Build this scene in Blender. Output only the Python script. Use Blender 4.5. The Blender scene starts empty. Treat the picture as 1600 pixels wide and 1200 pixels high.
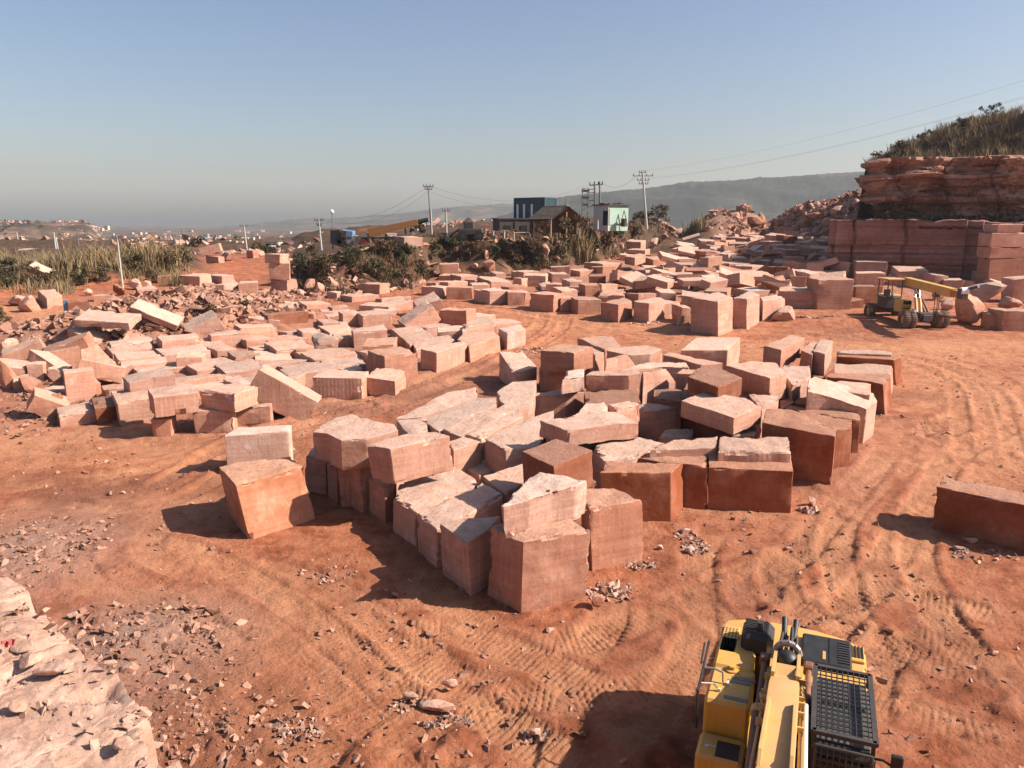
import bpy, bmesh, math, random
import numpy as np
from mathutils import Vector, Matrix, Euler, noise as mnoise
R = math.radians
rnd = random.Random(7)
S = bpy.context.scene
COL = S.collection

# ------------------------------------------------------------------ camera
F, YH, SL, H = 1202.0, 345.0, 0.037, 10.0
PIT = math.atan((600 - YH) / F)
CP, SP = math.cos(PIT), math.sin(PIT)
cam = bpy.data.cameras.new('camera')
cam.sensor_width = 36.0
cam.lens = 36.0 * F / 1600.0
cam.clip_start = 0.1
cam.clip_end = 20000
co = bpy.data.objects.new('camera', cam)
COL.objects.link(co)
co.location = (0, 0, H)
co.rotation_euler = (math.pi / 2 - PIT, 0, 0)
S.camera = co

def ray(x, y):
    u = (x - 800) / F
    v = (600 - y) / F
    return np.array([u, CP + v * SP, -SP + v * CP])
def gp(x, y, z=0.0):
    """world point on the sloping quarry floor raised by z"""
    d = ray(x, y)
    den = SL * d[1] - d[2]
    t = (H - z) / max(den, 0.02)
    return np.array([0, 0, H]) + t * d
def at(x, y, dist):
    d = ray(x, y)
    return np.array([0, 0, H]) + d * (dist / d[1])
def proj(P):
    X, Y, Z = P[0], P[1], P[2] - H
    de = Y * CP - Z * SP
    return 800 + F * X / de, 600 - F * (Z * CP + Y * SP) / de
def solve_h(B, yt):
    lo, hi = 0.0, 30.0
    for _ in range(40):
        m = (lo + hi) / 2
        if proj(B + np.array([0, 0, m]))[1] > yt: lo = m
        else: hi = m
    return lo

# ------------------------------------------------------------------ numpy noise
def _h(ix, iy, s):
    n = (ix.astype(np.int64) * 374761393 + iy.astype(np.int64) * 668265263 + s * 1442695041) & 0x7fffffff
    n = ((n ^ (n >> 13)) * 1274126177) & 0x7fffffff
    n = ((n ^ (n >> 11)) * 461845907) & 0x7fffffff
    return ((n ^ (n >> 16)) & 0xffff) / 65535.0
def vn(x, y, s=0):
    x = np.asarray(x, float); y = np.asarray(y, float)
    ix = np.floor(x); iy = np.floor(y)
    fx = x - ix; fy = y - iy
    fx = fx * fx * fx * (fx * (fx * 6 - 15) + 10); fy = fy * fy * fy * (fy * (fy * 6 - 15) + 10)
    a = _h(ix, iy, s); b = _h(ix + 1, iy, s); c = _h(ix, iy + 1, s); d = _h(ix + 1, iy + 1, s)
    return (a + (b - a) * fx) * (1 - fy) + (c + (d - c) * fx) * fy
def fbm(x, y, s=0, o=4, g=0.5):
    r = 0; a = 1.0; t = 0
    for k in range(o):
        r = r + a * (vn(x * 2 ** k + k * 17.3, y * 2 ** k - k * 9.1, s + k) - 0.5)
        t += a; a *= g
    return r / t * 2
def sst(a, b, x):
    t = np.clip((x - a) / (b - a), 0, 1)
    return t * t * (3 - 2 * t)
def U(px, py=None):
    return (px - 800) / F / (CP + (600 - (py or 430)) / F * SP)

# ------------------------------------------------------------------ terrain height
FOOT = [(452, 450), (520, 461), (600, 451), (645, 446), (690, 427), (760, 430), (850, 422), (930, 410), (962, 398), (1010, 382), (1060, 371), (1110, 366)]
FU = [gp(*q)[0] / gp(*q)[1] for q in FOOT]
FD = [gp(*q)[1] for q in FOOT]
PZU = [U(x, 380) for x in (455, 500, 560, 640, 720, 800, 900, 1000, 1060, 1110)]
PZ = [5.0, 6.2, 6.9, 7.7, 8.3, 8.8, 9.4, 9.2, 9.0, 8.5]
scree_a = gp(215, 520); scree_b = gp(345, 505); scree_c = gp(300, 470)
rub_l = gp(30, 872); rub_f = gp(205, 1010)
dirt_r = gp(1300, 505)

def G0(x, y):
    x = np.asarray(x, float); y = np.asarray(y, float)
    yy = np.maximum(y, 1.0)
    u = x / yy
    base = SL * np.clip(y, 0, 170)
    z = base.copy()
    # land falling away beyond the pit
    fall = sst(105, 330, y) * (1 - sst(0.30, 0.44, u))
    z = z * (1 - fall) + fall * (-9.0 + 2.5 * fbm(x / 90, y / 90, 5, 3))
    z = z - 6.0 * sst(300, 900, y) * (1 - sst(0.3, 0.44, u))
    # embankment plateau
    d = np.interp(u, FU, FD)
    pz = np.interp(u, PZU, PZ)
    jag = 2.2 * fbm(x / 5.0, y / 5.0, 11, 3)
    w = sst(0, 1, (y - d + jag) / 7.5) * sst(FU[0] - 0.035, FU[0] + 0.03, u) * (1 - sst(0.26, 0.31, u)) * (1 - sst(150, 190, y))
    z = z + (pz - z) * np.clip(w, 0, 1) + 0.5 * fbm(x / 3, y / 3, 12, 3) * w * (1 - w) * 4
    # grassy mound on the left
    md = np.interp(u, [U(-150), U(0), U(60), U(140), U(250), U(310)], [72, 74, 81, 82, 86, 92])
    mw = sst(0, 1, (y - md) / 8) * (1 - sst(112, 135, y)) * (1 - sst(U(285), U(330), u))
    z = z + mw * (1.6 + 0.8 * fbm(x / 7, y / 7, 15, 3))
    # scree heaps
    for c, hh, rx, ry in ((scree_a, 1.5, 9.5, 8), (scree_b, 1.1, 9, 8), (scree_c, 1.0, 6, 7), (rub_l, 0.35, 2.6, 3.0), (rub_f, 0.28, 2.0, 1.7), (dirt_r, 0.45, 5, 2.0)):
        q = ((x - c[0]) / rx) ** 2 + ((y - c[1]) / ry) ** 2
        z = z + hh * np.exp(-q * 1.6) * (1 + 0.5 * fbm(x / 1.6, y / 1.6, 21, 3))
    # rubble heap at the back right
    hz = np.interp(u, [U(1070), U(1110), U(1160), U(1200), U(1232), U(1290), U(1365), U(1500)], [3, 9.0, 9.8, 6.6, 8.0, 7.8, 9.6, 10.2])
    hs = np.interp(u, [U(1070), U(1200), U(1300), U(1400)], [146, 166, 140, 118])
    z = z + hz * sst(0, 1, (y - hs) / 24) * (1 + 0.25 * fbm(x / 6, y / 6, 31, 3))
    # hidden hill that carries the cliff
    z = z + 2.0 * sst(118, 135, y) * sst(0.46, 0.52, u)
    # mesa with houses on the far left
    z = z + 19.5 * sst(620, 700, y + 30 * fbm(x / 60, y / 60, 41, 2)) * (1 - sst(-0.545, -0.515, u)) * (1 - sst(900, 1200, y))
    z = z + 3.5 * sst(430, 460, y) * (1 - sst(520, 600, y)) * (1 - sst(-0.42, -0.30, u))
    return z

# tyre and crawler tracks: pixels of the photograph turned into floor points
TR = []   # (points, gauge, width, cleat period, depth)
def track(px, gauge=0.95, width=0.42, cleat=0.0, depth=0.05):
    depth *= 0.9
    cleat *= 0.72
    P = np.array([gp(a, b)[:2] for a, b in px])
    # Catmull-Rom refinement
    Q = []
    n = len(P)
    for i in range(n - 1):
        p0, p1, p2, p3 = P[max(i - 1, 0)], P[i], P[i + 1], P[min(i + 2, n - 1)]
        m = max(2, int(np.hypot(*(p2 - p1)) / 0.8))
        for t in np.linspace(0, 1, m, endpoint=False):
            Q.append(0.5 * (2 * p1 + (p2 - p0) * t + (2 * p0 - 5 * p1 + 4 * p2 - p3) * t * t + (3 * p1 - p0 - 3 * p2 + p3) * t ** 3))
    Q.append(P[-1])
    TR.append((np.array(Q), gauge, width, cleat, depth))
track([(1640, 700), (1585, 660), (1560, 610), (1500, 575), (1400, 548), (1250, 520), (1000, 512), (900, 500), (800, 484), (720, 474)], 1.0, 0.5, 0, 0.05)
track([(1700, 790), (1560, 730), (1535, 660), (1520, 610), (1440, 570), (1300, 540), (1120, 535), (960, 515), (850, 490)], 0.9, 0.4, 0, 0.04)
track([(1640, 620), (1500, 590), (1420, 570), (1300, 555)], 0.9, 0.4, 0.30, 0.04)
track([(1560, 650), (1450, 700), (1400, 760), (1345, 830), (1290, 900), (1220, 960), (1180, 1010)], 1.05, 0.55, 0.22, 0.055)
track([(1600, 740), (1500, 730), (1420, 770), (1370, 850), (1400, 960), (1480, 1060), (1600, 1150)], 1.05, 0.5, 0.2, 0.05)
track([(1180, 830), (1150, 880), (1160, 940), (1240, 990), (1380, 1050), (1500, 1090), (1640, 1120)], 1.05, 0.5, 0.2, 0.05)
track([(1620, 930), (1500, 900), (1400, 890), (1290, 900), (1180, 940), (1080, 990), (940, 1040), (820, 1040), (700, 1000), (600, 940), (540, 890)], 1.05, 0.55, 0.2, 0.055)
track([(380, 1230), (460, 1120), (560, 1050), (690, 1030), (840, 1090), (960, 1150), (1060, 1210)], 1.05, 0.55, 0.2, 0.05)
track([(300, 900), (420, 930), (520, 990), (640, 1090), (740, 1150), (860, 1220)], 1.05, 0.55, 0.2, 0.05)
track([(100, 860), (240, 880), (380, 960), (480, 1050), (600, 1160), (660, 1230)], 1.0, 0.5, 0.2, 0.045)
track([(1010, 900), (1020, 980), (940, 1090), (800, 1160), (620, 1200)], 1.05, 0.5, 0.2, 0.05)
track([(-60, 740), (120, 735), (260, 715), (380, 680), (520, 640), (640, 610), (770, 560), (850, 520), (870, 490)], 0.95, 0.5, 0, 0.08)
track([(-60, 790), (100, 770), (220, 780), (300, 750), (400, 690), (560, 640), (700, 592), (800, 540)], 0.9, 0.45, 0, 0.07)
track([(-60, 700), (150, 690), (330, 670), (450, 640), (600, 600), (760, 552)], 0.9, 0.4, 0, 0.04)
track([(280, 800), (200, 830), (170, 870), (230, 910), (330, 930)], 0.9, 0.45, 0, 0.06)
track([(-40, 520), (40, 500), (90, 490), (120, 478)], 0.9, 0.4, 0, 0.05)
track([(1350, 640), (1420, 650), (1500, 640), (1600, 650)], 0.9, 0.4, 0, 0.05)
track([(1250, 1150), (1300, 1000), (1420, 960), (1560, 1000), (1680, 1010)], 1.05, 0.5, 0.2, 0.05)

def tracks(x, y):
    """height change and dust of all tracks"""
    dz = np.zeros_like(x); dust = np.zeros_like(x); mud = np.zeros_like(x)
    for k, (Q, g, w, cl, dp) in enumerate(TR):
        lo = Q.min(0) - 3; hi = Q.max(0) + 3
        m = np.nonzero((x > lo[0]) & (x < hi[0]) & (y > lo[1]) & (y < hi[1]))[0]
        if not len(m): continue
        px = x[m]; py = y[m]
        best = np.full(len(m), 1e9); sd = np.zeros(len(m)); arc = np.zeros(len(m)); s0 = 0.0
        for a, b in zip(Q[:-1], Q[1:]):
            e = b - a; L = np.hypot(*e) + 1e-9; t = e / L
            rx = px - a[0]; ry = py - a[1]
            s = np.clip(rx * t[0] + ry * t[1], 0, L)
            dx = rx - s * t[0]; dy = ry - s * t[1]
            dd = dx * dx + dy * dy
            c = dd < best
            best[c] = dd[c]; sd[c] = (t[0] * ry[c] - t[1] * rx[c]); arc[c] = s0 + s[c]
            s0 += L
        dist = np.sqrt(best)
        sd = np.sign(sd) * dist
        ends = sst(0, 2.5, arc) * (1 - sst(s0 - 2.5, s0, arc))
        brk = np.clip(0.7 + 1.0 * fbm(arc / 2.6 + k * 7, sd * 0.4, 51, 3), 0, 1.2)
        h = np.zeros(len(m)); du = np.zeros(len(m))
        wob = 0.06 * fbm(arc / 1.7, np.zeros_like(arc) + k, 52, 2)
        for sgn in (-1, 1):
            q = np.abs(sd - sgn * g + wob)
            inside = 1 - sst(w * 0.8, w * 1.05, q)
            berm = np.exp(-((q - w * 1.25) / 0.14) ** 2)
            hh = -dp * inside + dp * 0.9 * berm * (0.6 + 0.9 * vn(arc * 2.2, sd * 3, 53))
            if cl: hh = hh + inside * 0.026 * (sst(0.30, 0.48, np.abs(((arc / cl) % 1.0) - 0.5) * 2) - 0.5)
            h += hh; du += inside
        dz[m] += h * brk * ends; dust[m] = np.maximum(dust[m], du * brk * ends)
    return dz, dust

def floor_w(x, y):
    u = x / np.maximum(y, 1)
    return (1 - sst(85, 105, y))
def Gd(x, y):
    """fine floor relief on top of G0"""
    fw = floor_w(x, y)
    r = 0.07 * fbm(x / 2.8, y / 2.8, 61, 4) + 0.05 * fbm(x / 0.42, y / 0.42, 62, 6, 0.7) * (0.5 + 0.8 * vn(x / 4, y / 4, 63))
    lum = np.clip(fbm(x / 0.9, y / 0.9, 64, 3) - 0.18, 0, 1) * np.clip(fbm(x / 6, y / 6, 65, 2) + 0.15, 0, 1)
    return fw * (r + 0.42 * lum) + (1 - fw) * 0.4 * fbm(x / 4, y / 4, 66, 4)
def G(x, y):
    return float(G0(np.array([x]), np.array([y]))[0])
def hit(px, py, dmax=3000, lift=0.0):
    d = ray(px, py)
    t = 4 * 1.012 ** np.arange(700)
    t = t[t < dmax]
    P = np.array([0, 0, H])[None] + t[:, None] * d[None]
    g = P[:, 2] - G0(P[:, 0], P[:, 1]) - lift
    k = np.nonzero(g < 0)[0]
    if not len(k): return P[-1]
    k = k[0]
    if k == 0: return P[0]
    a = g[k - 1] / (g[k - 1] - g[k])
    return P[k - 1] + a * (P[k] - P[k - 1])

# ------------------------------------------------------------------ materials
def mat(name):
    m = bpy.data.materials.new(name); m.use_nodes = True
    nt = m.node_tree; b = nt.nodes['Principled BSDF']
    return m, nt, b
class N:
    """small node helper"""
    def __init__(s, nt): s.nt = nt
    def new(s, t, **k):
        n = s.nt.nodes.new(t)
        for a, v in k.items():
            if a in n.inputs.keys() if False else False: pass
            setattr(n, a, v)
        return n
    def link(s, a, b): s.nt.links.new(a, b)
    def val(s, sock, v):
        if hasattr(v, 'node'): s.link(v, sock)
        else: sock.default_value = v
    def noise(s, co, scale, detail=4, rough=0.55, dist=0.0, col=False):
        n = s.new('ShaderNodeTexNoise')
        if co is not None: s.link(co, n.inputs['Vector'])
        n.inputs['Scale'].default_value = scale; n.inputs['Detail'].default_value = detail
        n.inputs['Roughness'].default_value = rough; n.inputs['Distortion'].default_value = dist
        return n.outputs['Color' if col else 'Fac']
    def ramp(s, f, *st):
        n = s.new('ShaderNodeValToRGB'); e = n.color_ramp.elements
        while len(e) < len(st): e.new(0.5)
        for i, (p, c) in enumerate(st):
            e[i].position = p
            e[i].color = (c, c, c, 1) if isinstance(c, (int, float)) else (*c, 1)
        s.val(n.inputs['Fac'], f); return n.outputs['Color']
    def mix(s, f, a, b, mode='MIX'):
        n = s.new('ShaderNodeMix'); n.data_type = 'RGBA'; n.blend_type = mode
        n.clamp_factor = True
        s.val(n.inputs[0], f)
        for sock, v in ((n.inputs[6], a), (n.inputs[7], b)):
            if isinstance(v, tuple): v = (*v, 1) if len(v) == 3 else v
            s.val(sock, v)
        return n.outputs[2]
    def math(s, op, a, b=0.0, c=0.0, clamp=False):
        n = s.new('ShaderNodeMath'); n.operation = op; n.use_clamp = clamp
        s.val(n.inputs[0], a); s.val(n.inputs[1], b); s.val(n.inputs[2], c); return n.outputs[0]
    def mapping(s, v, scale=(1, 1, 1), loc=(0, 0, 0)):
        n = s.new('ShaderNodeMapping'); s.link(v, n.inputs['Vector'])
        n.inputs['Scale'].default_value = scale; n.inputs['Location'].default_value = loc; return n.outputs[0]
    def bump(s, h, strength=0.5, dist=0.02, normal=None):
        n = s.new('ShaderNodeBump'); s.link(h, n.inputs['Height'])
        n.inputs['Strength'].default_value = strength; n.inputs['Distance'].default_value = dist
        if normal is not None: s.link(normal, n.inputs['Normal'])
        return n.outputs[0]
    def attr(s, name):
        n = s.new('ShaderNodeAttribute'); n.attribute_name = name; return n
    def co(s, k='Object'): return s.new('ShaderNodeTexCoord').outputs[k]
    def sep(s, v):
        n = s.new('ShaderNodeSeparateXYZ'); s.link(v, n.inputs[0]); return n.outputs

M = {}
def simple(name, col, rough=0.6, metal=0.0, var=0.15, scale=6.0, dirt=0.0, dcol=(0.33, 0.16, 0.09), bump=0.0):
    m, nt, b = mat(name); n = N(nt); c = n.co()
    f = n.noise(c, scale, 5)
    base = n.mix(f, tuple(x * (1 - var) for x in col), tuple(min(1, x * (1 + var)) for x in col))
    if dirt:
        d = n.ramp(n.noise(c, scale * 0.5, 8, 0.65), (0.42, 0.0), (0.75, 1.0))
        base = n.mix(n.math('MULTIPLY', d, dirt), base, dcol)
    n.link(base, b.inputs['Base Color'])
    b.inputs['Roughness'].default_value = rough; b.inputs['Metallic'].default_value = metal
    if bump: n.link(n.bump(n.noise(c, scale * 4, 6), bump, 0.01), b.inputs['Normal'])
    M[name] = m; return m

def block_material(name='sandstone_block'):
    m, nt, b = mat(name); n = N(nt)
    c = n.co(); oi = n.new('ShaderNodeObjectInfo')
    rv = oi.outputs['Random']
    off = n.new('ShaderNodeVectorMath'); off.operation = 'ADD'
    cmb = n.new('ShaderNodeCombineXYZ')
    r13 = n.math('MULTIPLY', rv, 53.0)
    for k in range(3): n.link(r13, cmb.inputs[k])
    n.link(c, off.inputs[0]); n.link(cmb.outputs[0], off.inputs[1]); p = off.outputs[0]
    big = n.noise(p, 0.7, 5, 0.6)
    fine = n.noise(p, 9.0, 8, 0.7)
    bed = n.noise(n.mapping(p, (0.25, 0.25, 4.5)), 1.6, 5, 0.6, 0.3)
    strk = n.noise(n.mapping(p, (7.0, 7.0, 0.35)), 1.2, 4, 0.6)
    base = n.ramp(big, (0.25, (0.46, 0.225, 0.155)), (0.5, (0.56, 0.305, 0.22)), (0.78, (0.64, 0.395, 0.30)))
    base = n.mix(n.ramp(bed, (0.35, 0.0), (0.65, 0.55)), base, (0.40, 0.165, 0.10))
    base = n.mix(n.ramp(strk, (0.5, 0.0), (0.74, 0.32)), base, (0.70, 0.48, 0.37))
    st2 = n.noise(n.mapping(p, (4.0, 4.0, 0.5), (3, 1, 7)), 1.5, 8, 0.72)
    base = n.mix(n.ramp(st2, (0.56, 0.0), (0.70, 0.5)), base, (0.25, 0.115, 0.075))
    pat = n.noise(p, 1.5, 10, 0.74)
    base = n.mix(n.ramp(pat, (0.56, 0.0), (0.66, 0.5)), base, (0.72, 0.53, 0.42))
    # pale dusty split top, also lightened in colour to read as sunlit
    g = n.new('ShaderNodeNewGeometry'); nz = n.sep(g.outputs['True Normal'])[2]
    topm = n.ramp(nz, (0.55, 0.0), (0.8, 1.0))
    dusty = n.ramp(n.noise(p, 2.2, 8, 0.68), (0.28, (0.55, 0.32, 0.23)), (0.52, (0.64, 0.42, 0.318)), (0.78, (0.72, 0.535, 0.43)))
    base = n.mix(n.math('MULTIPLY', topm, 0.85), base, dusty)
    # crumbs of grit lying on the top
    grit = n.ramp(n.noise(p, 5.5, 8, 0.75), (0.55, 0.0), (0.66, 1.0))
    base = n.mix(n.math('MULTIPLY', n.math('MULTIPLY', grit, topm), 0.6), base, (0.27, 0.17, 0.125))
    # red clay dried on the stone, heavier on tones that paint in shade
    al = oi.outputs['Alpha']
    cl = n.math('ADD', n.noise(p, 0.9, 7, 0.65), n.math('MULTIPLY', al, -0.62))
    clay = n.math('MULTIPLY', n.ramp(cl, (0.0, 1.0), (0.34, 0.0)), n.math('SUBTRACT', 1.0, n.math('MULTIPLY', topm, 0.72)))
    base = n.mix(clay, base, n.mix(fine, (0.24, 0.075, 0.035), (0.40, 0.15, 0.07)))
    # scrapes
    scr = n.ramp(n.noise(n.mapping(p, (3, 3, 1.2)), 2.6, 8, 0.75), (0.63, 0.0), (0.72, 0.5))
    base = n.mix(scr, base, (0.70, 0.53, 0.43))
    base = n.mix(n.math('MULTIPLY', n.ramp(fine, (0.3, 1.0), (0.48, 0.0)), 0.35), base, (0.26, 0.13, 0.09))
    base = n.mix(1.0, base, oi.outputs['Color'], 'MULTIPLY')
    n.link(base, b.inputs['Base Color'])
    b.inputs['Roughness'].default_value = 0.92
    b.inputs['Specular IOR Level'].default_value = 0.2
    # saw and drill marks down the sides, on some stones
    xyz = n.sep(c)
    ss = n.math('ADD', xyz[0], xyz[1])
    wv = n.math('SINE', n.math('MULTIPLY', ss, 34.0))
    on = n.ramp(rv, (0.92, 0.0), (0.94, 0.3))
    wv = n.math('MULTIPLY', n.math('MULTIPLY', wv, on), n.math('SUBTRACT', 1.0, topm))
    hgt = n.math('ADD', n.math('ADD', n.noise(p, 6.0, 10, 0.68), n.math('MULTIPLY', strk, 0.18)), n.math('MULTIPLY', wv, 0.3))
    hgt = n.math('ADD', hgt, n.math('MULTIPLY', n.math('MULTIPLY', n.noise(p, 2.4, 10, 0.74), topm), 1.8))
    hgt = n.math('ADD', hgt, n.math('MULTIPLY', n.noise(p, 28.0, 4, 0.7), 0.22))
    bn = n.new('ShaderNodeBump'); n.link(hgt, bn.inputs['Height']); bn.inputs['Distance'].default_value = 0.06
    n.link(n.math('ADD', 0.36, n.math('MULTIPLY', topm, 0.4)), bn.inputs['Strength']); n.link(bn.outputs[0], b.inputs['Normal'])
    M[name] = m; return m
block_material()

def ground_material():
    m, nt, b = mat('quarry_earth'); n = N(nt); c = n.co()
    a = {k: n.attr(k).outputs['Fac'] for k in ('wet', 'dust', 'scrub', 'rubble')}
    f1 = n.noise(c, 0.16, 5, 0.6); f2 = n.noise(c, 1.3, 8, 0.68); f3 = n.noise(c, 9.0, 8, 0.72)
    base = n.ramp(f1, (0.3, (0.33, 0.092, 0.040)), (0.5, (0.41, 0.128, 0.058)), (0.7, (0.48, 0.172, 0.084)))
    base = n.mix(n.ramp(f2, (0.44, 0.0), (0.68, 0.75)), base, (0.56, 0.245, 0.135))
    base = n.mix(n.ramp(f2, (0.28, 0.95), (0.5, 0.0)), base, (0.19, 0.052, 0.021))
    base = n.mix(n.ramp(f3, (0.3, 0.8), (0.46, 0.0)), base, (0.22, 0.075, 0.035))
    f4 = n.noise(c, 24.0, 4, 0.7)
    base = n.mix(n.ramp(f4, (0.62, 0.0), (0.74, 0.55)), base, (0.64, 0.38, 0.25))
    base = n.mix(n.ramp(f4, (0.26, 0.6), (0.40, 0.0)), base, (0.24, 0.09, 0.045))
    base = n.mix(n.ramp(f3, (0.64, 0.0), (0.76, 0.6)), base, (0.58, 0.36, 0.235))
    base = n.mix(n.math('MULTIPLY', a['dust'], n.ramp(f2, (0.2, 0.3), (0.6, 0.95))), base, n.mix(f3, (0.55, 0.245, 0.12), (0.63, 0.315, 0.17)))
    base = n.mix(n.math('MULTIPLY', a['wet'], 0.85), base, n.mix(f2, (0.21, 0.068, 0.034), (0.30, 0.115, 0.06)))
    base = n.mix(a['rubble'], base, n.mix(f3, (0.30, 0.155, 0.11), (0.50, 0.31, 0.23)))
    veg = n.ramp(n.noise(c, 0.5, 6, 0.7), (0.3, (0.040, 0.028, 0.016)), (0.54, (0.085, 0.05, 0.028)), (0.78, (0.20, 0.105, 0.06)))
    base = n.mix(a['scrub'], base, veg)
    # far valley floor: patches of pale stone yards among scrub
    pos = n.new('ShaderNodeNewGeometry').outputs['Position']
    far = n.ramp(n.math('DIVIDE', n.sep(pos)[1], 1000.0), (0.16, 0.0), (0.24, 1.0))
    fp = n.noise(n.mapping(c, (0.35, 1, 1)), 0.045, 7, 0.75)
    fcol = n.ramp(fp, (0.36, (0.035, 0.036, 0.022)), (0.50, (0.085, 0.06, 0.04)), (0.59, (0.22, 0.13, 0.09)), (0.68, (0.52, 0.36, 0.27)))
    base = n.mix(far, base, fcol)
    base = n.mix(1.0, base, (0.96, 0.95, 0.94), 'MULTIPLY')
    n.link(base, b.inputs['Base Color'])
    rg = n.math('SUBTRACT', 0.95, n.math('MULTIPLY', n.math('MULTIPLY', a['wet'], n.ramp(f2, (0.35, 0.0), (0.6, 1.0))), 0.35))
    n.link(rg, b.inputs['Roughness'])
    b.inputs['Specular IOR Level'].default_value = 0.25
    hh = n.math('ADD', n.math('MULTIPLY', n.noise(c, 2.6, 10, 0.74), 1.5), n.math('MULTIPLY', n.noise(c, 14, 8, 0.75), 0.55))
    n.link(n.bump(hh, 0.85, 0.15), b.inputs['Normal'])
    M['quarry_earth'] = m
ground_material()

def rock_material(name, cols, bands=0.0, sc=1.0):
    m, nt, b = mat(name); n = N(nt); c = n.co('Object')
    f = n.noise(c, 0.5 * sc, 10, 0.7); g = n.noise(c, 5 * sc, 8, 0.72)
    base = n.ramp(f, (0.28, cols[0]), (0.5, cols[1]), (0.74, cols[2]))
    if 'rubble' in name:
        tn = n.attr('tint').outputs['Fac']
        base = n.mix(0.65, base, n.ramp(tn, (0.0, tuple(x * .55 for x in cols[0])), (0.45, cols[1]), (1.0, tuple(x * 1.12 for x in cols[2]))))
    if bands:
        bd = n.noise(n.mapping(c, (0.035, 0.035, 1.5)), 1.3, 6, 0.6, 0.5)
        base = n.mix(n.ramp(bd, (0.45, 0.0), (0.6, bands)), base, cols[0])
        base = n.mix(n.ramp(bd, (0.3, bands), (0.42, 0.0)), base, tuple(x * 1.15 for x in cols[2]))
    base = n.mix(n.ramp(g, (0.3, 0.6), (0.48, 0.0)), base, tuple(x * 0.5 for x in cols[0]))
    n.link(base, b.inputs['Base Color']); b.inputs['Roughness'].default_value = 0.93
    b.inputs['Specular IOR Level'].default_value = 0.2
    n.link(n.bump(n.math('ADD', n.noise(c, 2.2 * sc, 10, 0.74), n.math('MULTIPLY', g, 0.5)), 0.8, 0.12 / sc), b.inputs['Normal'])
    M[name] = m
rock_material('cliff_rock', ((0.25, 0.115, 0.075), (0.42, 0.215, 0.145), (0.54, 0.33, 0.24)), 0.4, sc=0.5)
rock_material('sawn_bench_rock', ((0.18, 0.078, 0.06), (0.31, 0.145, 0.11), (0.41, 0.225, 0.175)), 0.7, sc=0.6)  # colours lowered to hold the shade lying on the bench face
rock_material('ledge_rock', ((0.36, 0.195, 0.13), (0.50, 0.30, 0.215), (0.61, 0.41, 0.315)), sc=5.0)
rock_material('rubble_stone', ((0.26, 0.13, 0.09), (0.42, 0.235, 0.17), (0.60, 0.40, 0.31)))
rock_material('red_rubble_stone', ((0.22, 0.095, 0.06), (0.36, 0.175, 0.115), (0.52, 0.31, 0.225)))

def leaf_material(name, c0, c1, trans=0.25):
    m, nt, b = mat(name); n = N(nt)
    a = n.attr('tint').outputs['Fac']
    n.link(n.mix(a, c0, c1), b.inputs['Base Color'])
    b.inputs['Roughness'].default_value = 0.8; b.inputs['Specular IOR Level'].default_value = 0.2
    M[name] = m
leaf_material('dark_leaf', (0.032, 0.031, 0.014), (0.085, 0.074, 0.034))
leaf_material('olive_leaf', (0.06, 0.047, 0.022), (0.145, 0.108, 0.052))
leaf_material('brown_leaf', (0.06, 0.038, 0.02), (0.17, 0.105, 0.058))
leaf_material('dry_grass_blade', (0.10, 0.07, 0.032), (0.36, 0.25, 0.13))
leaf_material('dark_grass_blade', (0.12, 0.085, 0.042), (0.32, 0.225, 0.12))
leaf_material('far_leaf', (0.045, 0.04, 0.022), (0.10, 0.08, 0.045))
simple('twig', (0.13, 0.09, 0.06), 0.9)
simple('yellow_paint', (0.66, 0.36, 0.045), 0.5, 0, 0.12, 3, 0.62, (0.47, 0.25, 0.12))
def paint(name, col, dust):
    m, nt, b = mat(name); n = N(nt); c = n.co()
    base = n.mix(n.noise(c, 1.7, 4), tuple(x * .82 for x in col), tuple(min(1, x * 1.1) for x in col))
    base = n.mix(n.ramp(n.noise(c, 45, 6, 0.75), (0.60, 0.0), (0.66, 0.75)), base, (0.10, 0.055, 0.03))
    base = n.mix(n.ramp(n.noise(n.mapping(c, (14, 14, 2)), 1.4, 8, 0.7), (0.56, 0.0), (0.7, 0.6)), base, tuple(x * .45 for x in col))
    g = n.new('ShaderNodeNewGeometry'); up = n.ramp(n.sep(g.outputs['True Normal'])[2], (0.2, 0.35), (0.9, 1.0))
    d = n.math('MULTIPLY', n.ramp(n.noise(c, 3.2, 10, 0.74), (0.38, 0.05), (0.66, 0.9)), n.math('MULTIPLY', up, dust))
    base = n.mix(d, base, (0.50, 0.285, 0.16))
    n.link(base, b.inputs['Base Color']); n.link(n.math('ADD', 0.42, n.math('MULTIPLY', d, 0.5)), b.inputs['Roughness'])
    n.link(n.bump(n.noise(c, 4, 6), 0.12, 0.02), b.inputs['Normal']); M[name] = m
paint('yellow_paint', (0.66, 0.35, 0.035), 0.8)
simple('tan_paint', (0.60, 0.36, 0.12), 0.55, 0, 0.12, 3, 0.6, (0.45, 0.25, 0.13))
paint('tan_paint', (0.60, 0.35, 0.10), 0.85)
simple('orange_paint', (0.36, 0.15, 0.045), 0.55, 0, 0.15, 3, 0.4)
simple('old_yellow_paint', (0.62, 0.34, 0.08), 0.6, 0, 0.15, 3, 0.55)
simple('black_plastic', (0.018, 0.017, 0.017), 0.5, 0, 0.3, 6, 0.25, (0.10, 0.07, 0.05))
simple('dark_steel', (0.06, 0.055, 0.052), 0.55, 0.3, 0.3, 5, 0.4, (0.16, 0.09, 0.06))
simple('grey_steel', (0.30, 0.285, 0.27), 0.5, 0.4, 0.2, 5, 0.4)
simple('rusty_steel', (0.19, 0.085, 0.05), 0.7, 0.1, 0.3, 5, 0.4)
simple('chrome_rod', (0.55, 0.52, 0.5), 0.25, 0.9, 0.05)
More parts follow.
